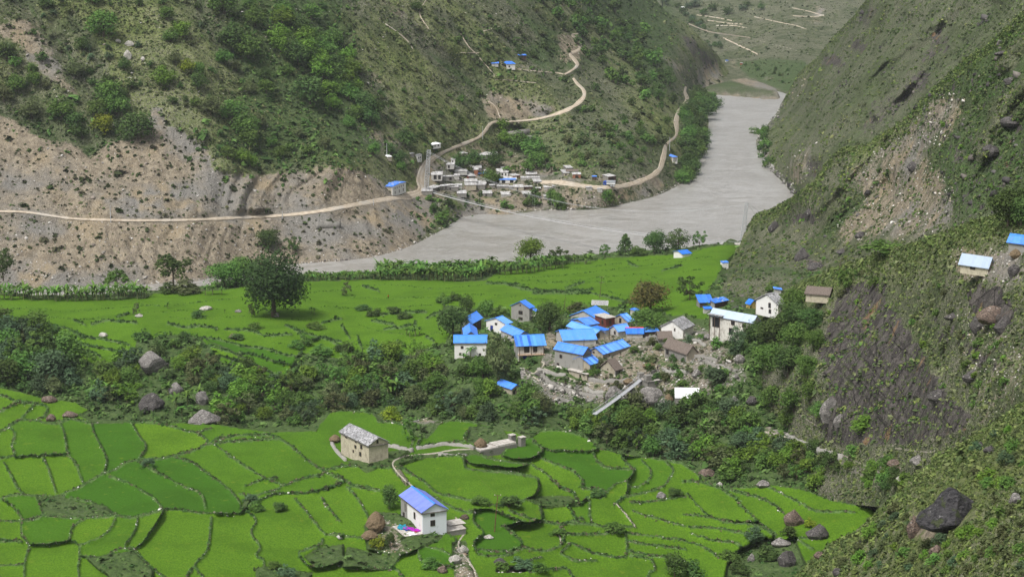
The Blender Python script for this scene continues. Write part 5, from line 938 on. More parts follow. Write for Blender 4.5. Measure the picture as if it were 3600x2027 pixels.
wood([(2570,240),(2640,260),(2740,310),(2790,300),(2770,240),(2650,220)], 9, (9, 17), (1, 1.4), ['sbush'], ['dark'], 'D', 'tiny dark bush on the green flat in the far valley', 72, 'shrub', name='distant_shrub', mind=16)
wood([(2900,600),(3250,380),(3560,120),(3590,500),(3500,720),(3200,760),(2900,860)], 16, (9, 20), (1.1, 1.6), ['sbush'], ['dark', 'mid', 'light'], 'E2', 'small bush on the grassy right mountain above the pale scree', 73, 'shrub', name='mountain_shrub', mind=60)
# thickets of the gully between the near fields and the village
B1 = [(-60,1140),(120,1150),(230,1215),(280,1275),(400,1300),(480,1235),(560,1195),(620,1190),(700,1240),(800,1295),(1000,1360),(1100,1310),(1250,1270),(1400,1235),(1540,1240),(1560,1290),(1700,1300),(1740,1350),(1860,1400),(1960,1480),(1960,1535),(1850,1520),(1700,1490),(1500,1475),(1350,1455),(1200,1445),(1080,1495),(860,1495),(600,1480),(500,1440),(400,1430),(150,1390),(-60,1370)]
IS_B = lambda x, y: any(abs(x - a_) < w_ and b_ - 40 < y < b_ + d_ for a_, b_, w_, d_ in ((540, 1312, 66, 66), (535, 1445, 60, 60), (718, 1488, 66, 40), (620, 1385, 34, 50), (712, 1425, 26, 60), (1792, 1390, 58, 78), (1842, 1360, 22, 60)))
wood([p for p in B1], 150, (44, 82), (1.0, 1.45), ['round', 'bush', 'bush', 'loose'], ['dark', 'mid', 'mid', 'olive', 'blue', 'light'], 'F2', 'leafy shrub in the tangled gully thicket between the near fields and the village', 74, 'shrub', name='thicket_shrub', mind=24, avoid=IS_B)
wood([(-40,1180),(160,1180),(240,1260),(250,1340),(100,1370),(-40,1360)], 16, (75, 120), (1, 1.35), ['round', 'round', 'loose'], ['mid', 'dark', 'blue', 'mid'], 'F2', 'taller leafy tree of the clump at the left edge above the near fields', 75, name='thicket_tree', mind=34)
B2 = [(1980,1500),(2080,1470),(2300,1450),(2500,1440),(2640,1480),(2760,1560),(2900,1640),(3100,1740),(3120,1780),(2960,1745),(2850,1715),(2700,1690),(2560,1690),(2480,1650),(2300,1605),(2130,1580),(2050,1530)]
wood(B2, 92, (44, 88), (1.0, 1.4), ['round', 'bush', 'loose', 'bush'], ['dark', 'mid', 'olive', 'mid', 'light', 'blue'], 'F2', 'leafy shrub in the long thicket above the right-hand near fields', 76, 'shrub', name='thicket_shrub', mind=24)
wood([(2850,1560),(3000,1600),(3150,1660),(3200,1690),(3120,1760),(2950,1700),(2800,1620)], 18, (34, 60), (1.1, 1.5), ['bush', 'round'], ['dark', 'mid', 'light'], 'E3', 'green bush beside the stone path on the right', 77, 'shrub', name='path_shrub', mind=24)
wood([(2050,1290),(2230,1330),(2420,1340),(2600,1380),(2600,1450),(2300,1430),(2050,1400)], 12, (22, 40), (1.1, 1.5), ['bush'], ['dark', 'mid', 'olive'], 'F2', 'small bush in the stone rubble below the village', 78, 'shrub', name='rubble_shrub', mind=40)
for x, y, h, w in [(1210,1235,40,70),(1130,1245,44,80),(1040,1222,30,60),(500,1190,44,70),(610,1225,40,50),(640,1200,36,60),(180,1160,36,70),(1275,1085,20,60),(1320,1105,24,70),(1380,1100,22,60),(1420,1115,24,60),(1560,1060,34,60),(1600,1050,30,50),(1070,1210,30,60),(830,1190,24,60),(1110,1150,22,70),(700,1110,24,60),(900,1150,20,60)]:
    tree('bush', PICK.choice(['mid', 'dark']), x, y + 4, h, w, 'F2', 'low bush on a field bank in the green plain before the village', 'shrub', 'low bushes on the banks of the green plain', name='bank_shrub', parts=False)
for x, y, h, w in [(1790,1780,46,90),(1830,1985,40,90),(1760,2000,44,70),(2160,1870,40,80),(1690,1770,30,70),(2100,1740,30,60),(2370,1740,34,60),(960,1990,34,60),(1010,2010,40,70),(1510,1990,40,70),(2650,1890,50,70),(2700,1960,60,90),(2560,1960,44,80),(2770,1880,40,60),(2440,2020,60,80),(2600,2010,46,70),(1640,1400,40,60),(520,1640,30,50),(880,1760,36,60),(900,1790,36,60),(980,1790,34,60),(1960,1880,30,60),(1900,2010,40,60)]:
    tree('bush', PICK.choice(['mid', 'dark', 'blue']), x, y + 4, h, w, 'F1', 'weedy bush on a bank between the near paddies', 'shrub', 'weedy bushes between the near paddies', name='bank_shrub', parts=False)
wood([(3000,1900),(3150,1780),(3280,1680),(3420,1560),(3600,1480),(3600,2027),(2900,2027)], 70, (24, 52), (1.1, 1.6), ['sbush', 'bush'], ['mid', 'olive', 'olive', 'blue', 'light'], 'E4', 'low scrub bush on the grassy near slope at the bottom right', 79, 'shrub', name='near_shrub', mind=26, avoid=lambda x, y: math.hypot((x - 3340) / 150, (y - 1775) / 120) < 1)
wood([(2880,1180),(3300,1000),(3560,1180),(3560,1380),(3340,1480),(3250,1250),(3050,960),(2900,980)], 34, (16, 34), (1.1, 1.7), ['sbush'], ['mid', 'olive', 'light'], 'E3', 'small green bush on the grassy slope around the dark rock face', 80, 'shrub', name='slope_shrub', mind=34)
tree('bush', 'yellow', 2850, 1850, 34, 44, 'F1', 'yellow-green bush between the two boulders at the right field edge', 'shrub')

# ------------------------------------------------------------------ banana plants
def leaf_blade(L, w, az, up, droop, r, n=6):
    V, Fc = [], []; d = np.array([math.cos(az), math.sin(az)]); s = np.array([-d[1], d[0]]); x = z = 0.; a = up
    for i in range(n + 1):
        t = i / n; ww = w * math.sin(math.pi * min(1, .12 + t * .9)) ** .7 if i < n else .02
        c = np.array([d[0] * x, d[1] * x, z]); V += [c - np.r_[s * ww, ww * .3 * -1 * -1], c + np.array([0, 0, -.02]), c + np.r_[s * ww, -ww * .3]]; x += L / n * math.cos(a); z += L / n * math.sin(a); a -= droop / n
    for i in range(n): Fc += [(3 * i, 3 * i + 1, 3 * i + 4, 3 * i + 3), (3 * i + 1, 3 * i + 2, 3 * i + 5, 3 * i + 4)]
    return np.array(V), np.array(Fc)
BAN = []
for i in range(5):
    r = random.Random(900 + i); leaves = []; h0 = .42
    for k in range(10):
        v, f = leaf_blade(r.uniform(.42, .6), r.uniform(.055, .08), k * 2.4 + r.uniform(-.3, .3), r.uniform(.6, 1.4), r.uniform(1.2, 2.4), r); v = v + np.array([0, 0, h0 + k * .012]); leaves.append((v, f))
    lv, lf = join(leaves); a = new_mesh('leaves', lv, lf); t = np.clip(np.repeat(np.array([r.random() for _ in range(10)]), 21), 0, 1); set_attr(a, 'tc', np.stack([t] * 4, -1)); a.materials.append(LM['banana'])
    tv, tf = tube([(0, 0, -.05), (.01, 0, .25), (0, 0, .5)], [.035, .03, .018], 6); b = new_mesh('stem', tv, tf); b.materials.append(plain_mat('banana_stem', (.13, .15, .06)) if i == 0 else BAN[0][1].materials[0]); BAN.append((a, b))
def banana(px, py, hpx, sheet, label, group, parts=True, mat=None, name='banana_plant'):
    p = sheet_points(sheet, px, py); H = hpx * p[1] / F; o = bpy.data.objects.new(name, None); COL.objects.link(o); a, b = PICK.choice(BAN); obj('leaves', a, None, o); obj('stem', b, None, o); o.location = p; k = H; o.scale = (k * PICK.uniform(.9, 1.15), k * PICK.uniform(.9, 1.15), k); o.rotation_euler = (0, 0, PICK.uniform(0, 6.28)); tag(o, label, 'banana plant', group)
def brow(line, n, h, rows, dy, label, seed, skip=None):
    r = random.Random(seed); L = np.array(line, float); seg = np.r_[0, np.cumsum(np.diff(L[:, 0]))]
    for j in range(rows):
        for i in range(n):
            s = seg[-1] * (i + r.uniform(-.3, .8)) / n; x, y = np.interp(s, seg, L[:, 0]), np.interp(s, seg, L[:, 1]) - j * dy + r.uniform(-3, 3); banana(x, y, r.uniform(*h), 'F2', label, label)
brow([(0,1052),(120,1056),(250,1058),(350,1055),(440,1050),(520,1048)], 34, (48, 68), 2, 12, 'banana plant in the leafy row between the left paddies and the river', 1)
brow([(1330,985),(1460,984),(1610,986),(1670,984),(1735,966)], 40, (46, 70), 3, 11, 'banana plant in the thick row between the middle paddies and the river', 2)
brow([(1075,988),(1200,986),(1330,984)], 22, (28, 42), 2, 7, 'banana plant in the low row right behind the huge tree', 6)
brow([(1740,962),(1850,958),(1900,950),(1980,938)], 20, (42, 60), 2, 10, 'banana plant in the thinner row below the round bright tree', 3)
brow([(2020,930),(2050,926),(2090,922)], 5, (38, 48), 1, 8, 'banana plant in the small clump left of the sparse young tree', 4)
brow([(715,1035),(790,1032)], 4, (36, 50), 1, 8, 'banana plant in the small clump left of the huge tree', 5)
for x, y, h in [(350,1395,70),(385,1400,80),(330,1370,55),(620,1440,75),(660,1430,80),(640,1460,60),(700,1400,60),(830,1400,70),(880,1410,80),(930,1400,62),(690,1330,60),(650,1300,60),(760,1440,55),(1365,1400,95),(1395,1395,85),(1380,1360,80),(860,1330,60),(1060,1290,60),(590,1390,60),(1000,1360,55),(2360,1480,70),(2500,1490,90),(440,1350,60),(930,1350,60)]: banana(x, y, h, 'F2', 'banana plant poking out of the gully thicket', 'banana plants in the gully thicket')
for x, y, h in [(1440,1186,50),(1460,1184,58),(1475,1180,44),(1430,1180,36),(1095,1100,36),(1105,1105,34),(590,1085,34),(1235,1240,50),(1275,1250,44),(790,1100,20)]: banana(x, y, h, 'F2', 'single banana plant standing out in the open green paddies', 'banana plants in the open paddies')
for x, y, h in [(1655,1255,56),(1630,1262,44)]: banana(x, y, h, 'F2', 'banana plant against the wall of the white long house', 'banana plants against the white long house')

# ------------------------------------------------------------------ boulders
import bmesh
def rock_mat(name, a, b, white=.0):
    N = NT(name); p = N.objc(); s = N.noise(N.scale(p, 1, 1, 3.2, (.3, .5, 0)), 2.2, 5, .65); c = N.mix(N.ramp(s, .38, .62), a, b); ed = N.voro(N.scale(p, 1, 1, 1.5, (.4, .2, 0)), .45, 'DISTANCE_TO_EDGE', 0); c = N.mix(N.ramp(ed, 0., .03, .7, 0.), c, tuple(v * .25 for v in a))
    c = N.mix(N.ramp(N.noise(p, 1.3, 4, .7), .62 - white, .70 - white), c, (.42, .41, .38)); c = N.mix(N.ramp(N.noise(p, 2.4, 3), .6, .68, 0, .7), c, (.05, .065, .03)); N.bump(s, .9, .25); return N.done(c, .9)
def streak_mat():
    N = NT('streaked_boulder'); p = N.objc(); q = N.scale(p, .35, 2.2, 2.6, (0, .45, .2)); n = N.noise(q, 1.2, 6, .75, .6); c = N.mix(N.ramp(n, .35, .6), (.018, .018, .02), (.075, .072, .074)); m = N.noise(p, .35, 2)
    c = N.mix(N.math('MULTIPLY', N.ramp(n, .56, .66), N.ramp(m, .45, .6)), c, (.34, .335, .33)); c = N.mix(N.ramp(N.noise(p, .5, 4), .56, .64, 0, .8), c, (.06, .075, .03)); N.bump(n, 1., .5); return N.done(c, .6)
RK = {'dark': rock_mat('dark_boulder', (.045, .042, .043), (.12, .11, .105)), 'grey': rock_mat('grey_boulder', (.11, .105, .10), (.27, .25, .235), .03), 'pale': rock_mat('pale_boulder', (.26, .24, .21), (.5, .48, .44), .06), 'brown': rock_mat('brown_boulder', (.07, .055, .048), (.20, .15, .12)), 'streak': streak_mat()}
def boulder(px, py, w, h, mat, sheet, label, cat='boulder', group=None, seed=0, depth=.8, stretch=None, name='boulder', sink=.12, rough=.16):
    bm = bmesh.new(); bmesh.ops.create_icosphere(bm, subdivisions=4, radius=1); r = random.Random(seed * 7 + int(px)); 
    cuts = [(Vector((r.uniform(-1, 1), r.uniform(-1, 1), r.uniform(-.6, 1))).normalized(), r.uniform(.6, .9)) for _ in range(9)]
    C = np.array([v.co for v in bm.verts])
    for n_, d_ in cuts:
        n_ = np.array(n_); q = C @ n_ - d_; C = C - np.outer(np.maximum(q, 0) * .93, n_)
    C *= (1 + rough * fbm(C[:, 0] * 1.8 + px, C[:, 1] * 1.8, C[:, 2] * 2.6, 5, 3))[:, None]; C[:, :2] *= (1.12 - .25 * np.abs(C[:, 2:3]))
    p = sheet_points(sheet, px, py); s = p[1] / F; sx, sz = w * s, h * s
    C[:, 2] = np.maximum(C[:, 2], -.6)
    lo, hi = C.min(0), C.max(0); C = (C - (lo + hi) / 2) / (hi - lo); C[:, 2] += .5; C = C * np.array([sx, sx * depth, sz]); C[:, 2] -= sz * sink
    for v, c in zip(bm.verts, C): v.co = c
    me = bpy.data.meshes.new(name); bm.to_mesh(me); bm.free(); o = obj(name, me, RK[mat]); o.location = p; tag(o, label, cat, group); return o
boulder(3340, 1850, 265, 150, 'streak', 'E4', 'huge black boulder with silvery streaks on the near right slope', seed=2, depth=.85, sink=.04, rough=.32)
boulder(3215, 1880, 60, 90, 'brown', 'E4', 'upright brown stone at the lower left of the huge black boulder', seed=3)
boulder(3290, 1950, 50, 45, 'brown', 'E4', 'small brown stone in the bare earth below the huge black boulder', seed=4)
boulder(540, 1308, 112, 80, 'grey', 'F2', 'large dark tilted boulder with a white face in the left thicket', seed=5, sink=.05)
boulder(535, 1442, 100, 74, 'dark', 'F2', 'big dark angular boulder standing above the near left fields', seed=6, sink=.05)
boulder(718, 1488, 122, 60, 'grey', 'F2', 'broad grey boulder with white cracks at the top of the near fields', seed=7)
boulder(712, 1425, 48, 52, 'grey', 'F2', 'grey upright boulder behind the broad cracked one', seed=8); boulder(620, 1385, 60, 50, 'grey', 'F2', 'grey boulder half hidden in shrubs above the dark angular one', seed=9)
boulder(172, 1412, 60, 26, 'brown', 'F1', 'rounded brown boulder at the upper left field corner', seed=10); boulder(246, 1464, 60, 26, 'brown', 'F1', 'flat brown boulder on the bank right of the reddish one', seed=11); boulder(180, 1480, 38, 32, 'brown', 'F1', 'small reddish boulder on the weedy left bank', seed=12)
boulder(2790, 1840, 76, 66, 'brown', 'F1', 'brown boulder with a pale top in the right-hand paddy', seed=13); boulder(2872, 1890, 86, 62, 'dark', 'F1', 'dark rounded boulder at the right field edge below the brown one', seed=14); boulder(2745, 1912, 74, 34, 'grey', 'F1', 'grey dome-shaped boulder left of the dark rounded one', seed=15)
boulder(2765, 1985, 70, 66, 'dark', 'F1', 'dark shaggy boulder under plants near the bottom right fields', seed=16); boulder(2570, 1975, 36, 36, 'brown', 'F1', 'small brown boulder at the foot of the right terraces', seed=17); boulder(2640, 1965, 30, 34, 'grey', 'F1', 'small grey stone among plants at the bottom right', seed=18)
boulder(2483, 1672, 64, 36, 'brown', 'F2', 'tan boulder at the corner of the thicket above the right fields', seed=19); boulder(2682, 1714, 52, 26, 'grey', 'F1', 'squared grey boulder on the upper edge of the right fields', seed=20); boulder(2528, 1705, 26, 18, 'pale', 'F1', 'small pale block on the bank by the white stones', seed=21)
boulder(2325, 1750, 38, 28, 'grey', 'F1', 'grey stone beside the small stream', seed=22); boulder(1600, 1982, 50, 40, 'pale', 'F1', 'pale split boulder by the path near the bottom', seed=23); boulder(1627, 1935, 46, 30, 'pale', 'F1', 'whitish boulder beside the path below the near white house', seed=24); boulder(1555, 2010, 40, 32, 'brown', 'F1', 'brown and white stone in the paddy at the bottom edge', seed=25)
boulder(1760, 1982, 56, 30, 'dark', 'F1', 'dark flat boulder in the stream at the bottom', seed=26); boulder(1718, 1890, 40, 14, 'pale', 'F1', 'flat pale stone at the foot of the leaning pole', seed=27); boulder(1632, 1822, 36, 22, 'brown', 'F1', 'brown rounded stone beside the paved yard of the near house', seed=28)
boulder(725, 1088, 48, 16, 'pale', 'F2', 'white rounded rock in the middle of the left paddies', seed=29); boulder(837, 1096, 26, 12, 'grey', 'F2', 'small grey rock left of the huge tree', seed=30); boulder(363, 1180, 34, 18, 'pale', 'F2', 'whitish rock at the upper end of the left terraces', seed=31); boulder(826, 1186, 44, 20, 'brown', 'F2', 'pinkish rock beside a bush in the plain', seed=32); boulder(488, 1112, 30, 14, 'pale', 'F2', 'pale rock under the stunted tree', seed=33); boulder(970, 1112, 26, 22, 'grey', 'F2', 'squared stone shrine block at the foot of the huge tree', 'stone', seed=34)
boulder(2285, 1420, 110, 70, 'grey', 'F2', 'massive grey boulder under the near footbridge', seed=35, sink=.0); boulder(2215, 1415, 90, 60, 'grey', 'F2', 'grey boulder left of the massive one under the near footbridge', seed=36); boulder(2160, 1400, 70, 56, 'grey', 'F2', 'dark lichened boulder at the left of the near footbridge', seed=37); boulder(2340, 1425, 60, 44, 'grey', 'F2', 'grey boulder left of the white-sheeted shed', seed=38)
boulder(2450, 1322, 40, 34, 'grey', 'F2', 'round pale-streaked stone in the rubble', seed=39); boulder(2600, 1272, 40, 34, 'grey', 'F2', 'grey block at the lower end of the rubble slope', seed=40); boulder(2490, 1190, 34, 22, 'grey', 'F2', 'rounded boulder in front of the ruined house', seed=41); boulder(2578, 1410, 36, 24, 'grey', 'F2', 'grey stone right of the white-sheeted shed', seed=42); boulder(2642, 1420, 44, 34, 'dark', 'F2', 'dark stone at the foot of the lighter trees', seed=43)
boulder(2915, 1475, 75, 100, 'grey', 'E3', 'tall pale-grey slab at the lower left of the rock face', seed=44, depth=.4); boulder(2952, 1495, 50, 50, 'grey', 'E3', 'leaning grey slab right of the tall one at the rock foot', seed=45, depth=.4); boulder(3150, 1635, 72, 26, 'brown', 'E3', 'flat rusty rock ledge beside the right-hand path', seed=46); boulder(3230, 1628, 66, 36, 'grey', 'E3', 'slanting grey rock where the path meets the near slope', seed=47)
boulder(3155, 1655, 36, 24, 'brown', 'E3', 'small brown rock at the end of the stone path', seed=48); boulder(3170, 1690, 46, 24, 'pale', 'E3', 'pale rounded rock near the lower end of the stone path', seed=49); boulder(3480, 1592, 50, 34, 'dark', 'E4', 'dark grey stone on the crest of the near slope', seed=50); boulder(3500, 1500, 0, 0, 'grey', 'E4', '') if False else None
boulder(3570, 1770, 60, 50, 'grey', 'E4', 'grey lichened stone at the right edge beside the huge boulder', seed=51); boulder(3115, 1820, 0, 0, 'grey', 'E4', '') if False else None
boulder(2880, 1960, 44, 30, 'brown', 'E4', 'brown spiky outcrop on the lower crest of the near slope', seed=52); boulder(2945, 2018, 40, 30, 'dark', 'E4', 'dark stone at the bottom edge of the near slope', seed=53); boulder(3022, 1912, 26, 16, 'dark', 'E4', 'tiny dark stone mid way up the near slope', seed=54); boulder(3445, 1570, 32, 24, 'dark', 'E4', 'small dark stone left of the crest stone', seed=55)
boulder(3565, 970, 44, 50, 'dark', 'E3', 'black leaning rock right of the white-roofed hut', seed=56); boulder(3025, 835, 44, 26, 'dark', 'E2', 'dark block in the pale scree', seed=57); boulder(2720, 810, 44, 40, 'dark', 'E2', 'dark outcrop on the crest behind the bridge pylon', seed=58, depth=.5); boulder(2845, 755, 40, 26, 'dark', 'E2', 'dark fractured outcrop above the pale tip', seed=59); boulder(3130, 600, 0, 0, 'dark', 'E2', '') if False else None
boulder(3210, 592, 44, 36, 'dark', 'E2', 'dark hump of rock among the pale scree', seed=60, sink=.3); boulder(3550, 292, 44, 24, 'dark', 'E2', 'dark rock high on the right mountain', seed=61); boulder(3520, 195, 50, 18, 'dark', 'E2', 'flat dark ledge near the bright crest line', seed=62); boulder(3555, 440, 80, 34, 'dark', 'E2', 'long dark slab at the right edge of the mountain', seed=63); boulder(3480, 545, 60, 44, 'dark', 'E2', 'slanting dark slab below the long one', seed=64); boulder(2820, 910, 60, 60, 'dark', 'E2', 'dark jagged outcrop left of the near ridge', seed=65, sink=.3); boulder(2960, 890, 40, 20, 'dark', 'E2', 'dark low rock beside the wide green bush', seed=66)
boulder(2870, 945, 70, 36, 'dark', 'E2', 'broken dark rocks at the start of the near ridge', seed=67, sink=.3); boulder(3495, 1120, 130, 70, 'brown', 'E3', 'large cracked rust-brown outcrop below the white-roofed hut', seed=68, depth=.5, sink=.3); boulder(3450, 1150, 90, 80, 'dark', 'E3', 'dark broken rock at the left of the rust-brown outcrop', seed=168, depth=.5, sink=.3); boulder(3530, 1155, 80, 70, 'dark', 'E3', 'dark broken rock at the lower right of the rust-brown outcrop', seed=169, depth=.5, sink=.3); boulder(3350, 1120, 70, 26, 'dark', 'E3', 'dark flat ledge left of the rust-brown outcrop', seed=69); boulder(3300, 1400, 90, 50, 'dark', 'E3', 'dark broken ledge on the right of the rock face', seed=70, sink=.3); boulder(3420, 1330, 80, 50, 'dark', 'E3', 'dark wedge outcrop lower right of the slope', seed=71, sink=.3)
boulder(455, 160, 34, 20, 'pale', 'C', 'white rock slab exposed high on the upper left slope', seed=72, depth=.4); boulder(415, 150, 22, 14, 'pale', 'C', 'small white slab left of the high one on the slope', seed=73, depth=.4); boulder(450, 205, 30, 34, 'pale', 'C', 'long white slab lower in the same rocky streak', seed=74, depth=.4); boulder(502, 212, 16, 14, 'pale', 'C', 'small triangular white rock right of the long slab', seed=75)
boulder(2440, 805, 0, 0, 'dark', 'E2', '') if False else None
# ------------------------------------------------------------------ buildings
def wall_mat(name, c, stain, amt=.5, stone=False, sc=1.):
    N = NT(name); p = N.objc(); n = N.noise(N.scale(p, 1, 1, .45), .9 * sc, 5, .7); f = N.noise(p, 6., 3)
    col = N.mix(N.ramp(n, .62 - amt * .2, .74 - amt * .1), c, stain); col = N.mix(N.ramp(f, .3, .7, 0, .25), col, tuple(v * .75 for v in c))
    if stone:
        v = N.voro(N.scale(p, 1, 1, 1.9), 2.6, 'DISTANCE_TO_EDGE', 0); col = N.mix(N.ramp(v, .0, .06, .75, 0.), col, tuple(v_ * .45 for v_ in c)); col = N.mix(.35, col, N.mix(N.voro(N.scale(p, 1, 1, 1.9), 2.6, 'F1', 1), tuple(v_ * .7 for v_ in c), tuple(min(1, v_ * 1.35) for v_ in c))); N.bump(v, .5, .06)
    else: N.bump(f, .3, .03)
    return N.done(col, .92)
WM = {'white': wall_mat('whitewash', (.70, .69, .66), (.46, .43, .38), .25), 'dirty': wall_mat('worn_whitewash', (.60, .58, .53), (.26, .23, .18), .75, False, 1.6), 'grey': wall_mat('grey_render', (.27, .265, .245), (.18, .175, .16), .5), 'tan': wall_mat('tan_plaster', (.36, .325, .255), (.26, .22, .16), .5),
      'cream': wall_mat('cream_stone_wall', (.47, .425, .32), (.20, .175, .14), .75, True), 'stone': wall_mat('dry_stone_wall', (.22, .21, .19), (.14, .135, .12), .5, True), 'brick': wall_mat('red_brick_wall', (.28, .12, .07), (.2, .1, .07), .5), 'conc': wall_mat('pale_concrete', (.42, .41, .385), (.3, .29, .27), .5), 'yellow': wall_mat('yellow_boards', (.55, .40, .14), (.4, .3, .12), .4), 'dark': wall_mat('dark_timber', (.09, .06, .05), (.05, .035, .03), .5), 'redwall': wall_mat('dull_red_wall', (.16, .055, .045), (.10, .04, .035), .5), 'ice': wall_mat('cool_white_wall', (.66, .69, .73), (.5, .52, .55), .2)}
def roof_mat(name, c, c2, axis, var=.18, rough=.45, corr=11., patch=None):
    N = NT(name); p = N.objc(); s = N.n('SeparateXYZ'); N.set(s.inputs[0], p); a = s.outputs[axis]
    w = N.n('TexWhiteNoise', noise_dimensions='1D'); N.set(w.inputs['W'], N.math('FLOOR', N.math('MULTIPLY', a, 1.15))); r = w.outputs[0]
    col = N.mix(N.math('MULTIPLY', r, var * 3.2, clamp=True), c, c2); dn = N.noise(p, 1.1, 4, .7); col = N.mix(N.ramp(dn, .50, .75, 0, .38), col, (.30, .29, .27)); col = N.mix(N.ramp(N.noise(p, .35, 2), .4, .7, 0, .35), col, c2)
    oi = N.n('ObjectInfo').outputs['Random']; hv = N.n('HueSaturation'); N.set(hv.inputs['Color'], col); N.set(hv.inputs['Value'], N.math('MULTIPLY_ADD', oi, .3, .82)); N.set(hv.inputs['Saturation'], N.math('MULTIPLY_ADD', oi, -.08, 1.03)); col = hv.outputs[0]
    if patch: col = N.mix(N.ramp(N.noise(p, .8, 3, .7), .56, .60), col, patch)
    N.bump(N.math('SINE', N.math('MULTIPLY', a, corr * 2)), .5, .02); N.b.inputs['Specular IOR Level'].default_value = .1; return N.done(col, rough + .15)
RM = {}
for ax in (0, 1):
    RM['blue', ax] = roof_mat('blue_roof_sheet', (.042, .17, .66), (.065, .26, .80), ax); RM['light', ax] = roof_mat('light_blue_roof_sheet', (.075, .26, .78), (.12, .34, .84), ax, .1); RM['stripe', ax] = roof_mat('striped_blue_roof_sheet', (.030, .12, .55), (.12, .36, .86), ax, .35)
    RM['faded', ax] = roof_mat('faded_blue_roof_sheet', (.105, .15, .50), (.15, .20, .56), ax, .2, .6, 4.); RM['pale', ax] = roof_mat('pale_tin_roof', (.33, .41, .53), (.40, .48, .58), ax, .15, .7); RM['tin', ax] = roof_mat('weathered_tin_roof', (.52, .52, .52), (.34, .335, .33), ax, .3, .6, 11., (.30, .27, .24)); RM['white', ax] = roof_mat('white_sheet_roof', (.86, .87, .88), (.82, .83, .85), ax, .1, .5)
    RM['worn', ax] = roof_mat('worn_blue_tin_roof', (.035, .16, .66), (.08, .26, .74), ax, .3, .55, 11., (.42, .42, .42))
def slate():
    N = NT('slate_slabs'); p = N.objc(); q = N.scale(p, 1, 1, .6); v = N.voro(q, 1.35, 'DISTANCE_TO_EDGE', 0); c = N.voro(q, 1.35, 'F1', 1); g = N.n('RGBToBW'); N.set(g.inputs[0], c)
    col = N.mix(g.outputs[0], (.20, .20, .205), (.42, .42, .43)); col = N.mix(N.ramp(v, .0, .07, 1., 0.), col, (.05, .05, .048)); col = N.mix(N.ramp(N.noise(p, .9, 4, .7), .6, .7, 0, .6), col, (.09, .085, .07)); N.bump(N.ramp(v, 0, .1), .8, .08); return N.done(col, .8)
def thatch():
    N = NT('thatch'); p = N.objc(); n = N.noise(N.scale(p, 5, 5, 1.2), 1.2, 5, .7); col = N.mix(N.ramp(n, .35, .65), (.085, .068, .058), (.21, .175, .15)); N.bump(n, .9, .15); return N.done(col, 1.)
def slab():
    N = NT('flat_mud_roof'); p = N.objc(); n = N.noise(p, 1.2, 4, .7); col = N.mix(N.ramp(n, .35, .65), (.30, .275, .24), (.50, .475, .44)); N.bump(n, .5, .05); return N.done(col, .95)
for ax in (0, 1): RM['slate', ax] = None
_sl, _th, _fl = slate(), thatch(), slab()
for ax in (0, 1): RM['slate', ax] = _sl; RM['thatch', ax] = _th; RM['flat', ax] = _fl
MT_GLASS = plain_mat('dark_opening', (.018, .018, .02), .4, .2, 3., spec=.4); MT_WOOD = plain_mat('weathered_wood', (.10, .07, .05), .85, .3, 4.); MT_DOOR = plain_mat('blue_door_paint', (.02, .05, .28), .6, .2, 4.); MT_WF = plain_mat('white_frame', (.55, .54, .5), .8, .2, 4.); MT_CORN = plain_mat('stone_cornice', (.16, .15, .135), .95, .35, 2.); MT_STEEL = plain_mat('galvanised_steel', (.40, .41, .42), .5, .15, 3., spec=.5); MT_CONC = plain_mat('concrete', (.42, .40, .37), .95, .2, 1.5); MT_RUST = plain_mat('rusty_pole', (.13, .07, .04), .8, .3, 3.); MT_RIDGE = plain_mat('blue_ridge_cap', (.05, .22, .78), .5, .1, 3.); MT_RED = plain_mat('red_paint', (.62, .05, .03), .6, .15, 3.)
class MB:
    def __init__(s): s.v = []; s.f = []
    def box(s, x0, x1, y0, y1, z0, z1):
        o = len(s.v); s.v += [(x0, y0, z0), (x1, y0, z0), (x1, y1, z0), (x0, y1, z0), (x0, y0, z1), (x1, y0, z1), (x1, y1, z1), (x0, y1, z1)]; s.f += [tuple(int(k) + o for k in f) for f in CF]; return s
    def hexa(s, b, t):
        o = len(s.v); s.v += [tuple(p) for p in b] + [tuple(p) for p in t]; s.f += [tuple(int(k) + o for k in f) for f in CF]; return s
    def beam(s, a, b, w, h=None):
        a, b = Vector(a), Vector(b); d = (b - a).normalized(); u = d.cross(Vector((0, 0, 1))); u = u.normalized() if u.length > 1e-3 else Vector((1, 0, 0)); v = u.cross(d).normalized(); w = w / 2; h = (h or w * 2) / 2
        return s.hexa([a - u * w - v * h, a + u * w - v * h, a + u * w + v * h, a - u * w + v * h], [b - u * w - v * h, b + u * w - v * h, b + u * w + v * h, b - u * w + v * h])
    def poly(s, pts): o = len(s.v); s.v += [tuple(p) for p in pts]; s.f.append(tuple(range(o, o + len(pts)))); return s
    def obj(s, name, mat, parent=None, loc=None, rz=None):
        me = bpy.data.meshes.new(name); me.from_pydata([tuple(map(float, p)) for p in s.v], [], s.f); me.update(); o = obj(name, me, mat, parent)
        if loc is not None: o.location = loc
        if rz is not None: o.rotation_euler = (0, 0, rz)
        return o
VIEWS = {'A': (1500, 980, 3.296), 'B': (1850, 1000, 3.452), 'C': (2250, 950, 3.085), 'N': (1100, 1450, 2.843), 'F': (1320, 450, 4.441), 'G': (1800, 480, 3.963), 'H': (1200, 0, 2.147), 'R': (2400, 675, 2.147), 'P': (0, 0, 1), 'E': (1200, 675, 2.147), 'Q': (2300, 0, 3.22)}
def vp(v, q): o = VIEWS[v]; return (o[0] + q[0] / o[2], o[1] + q[1] / o[2])
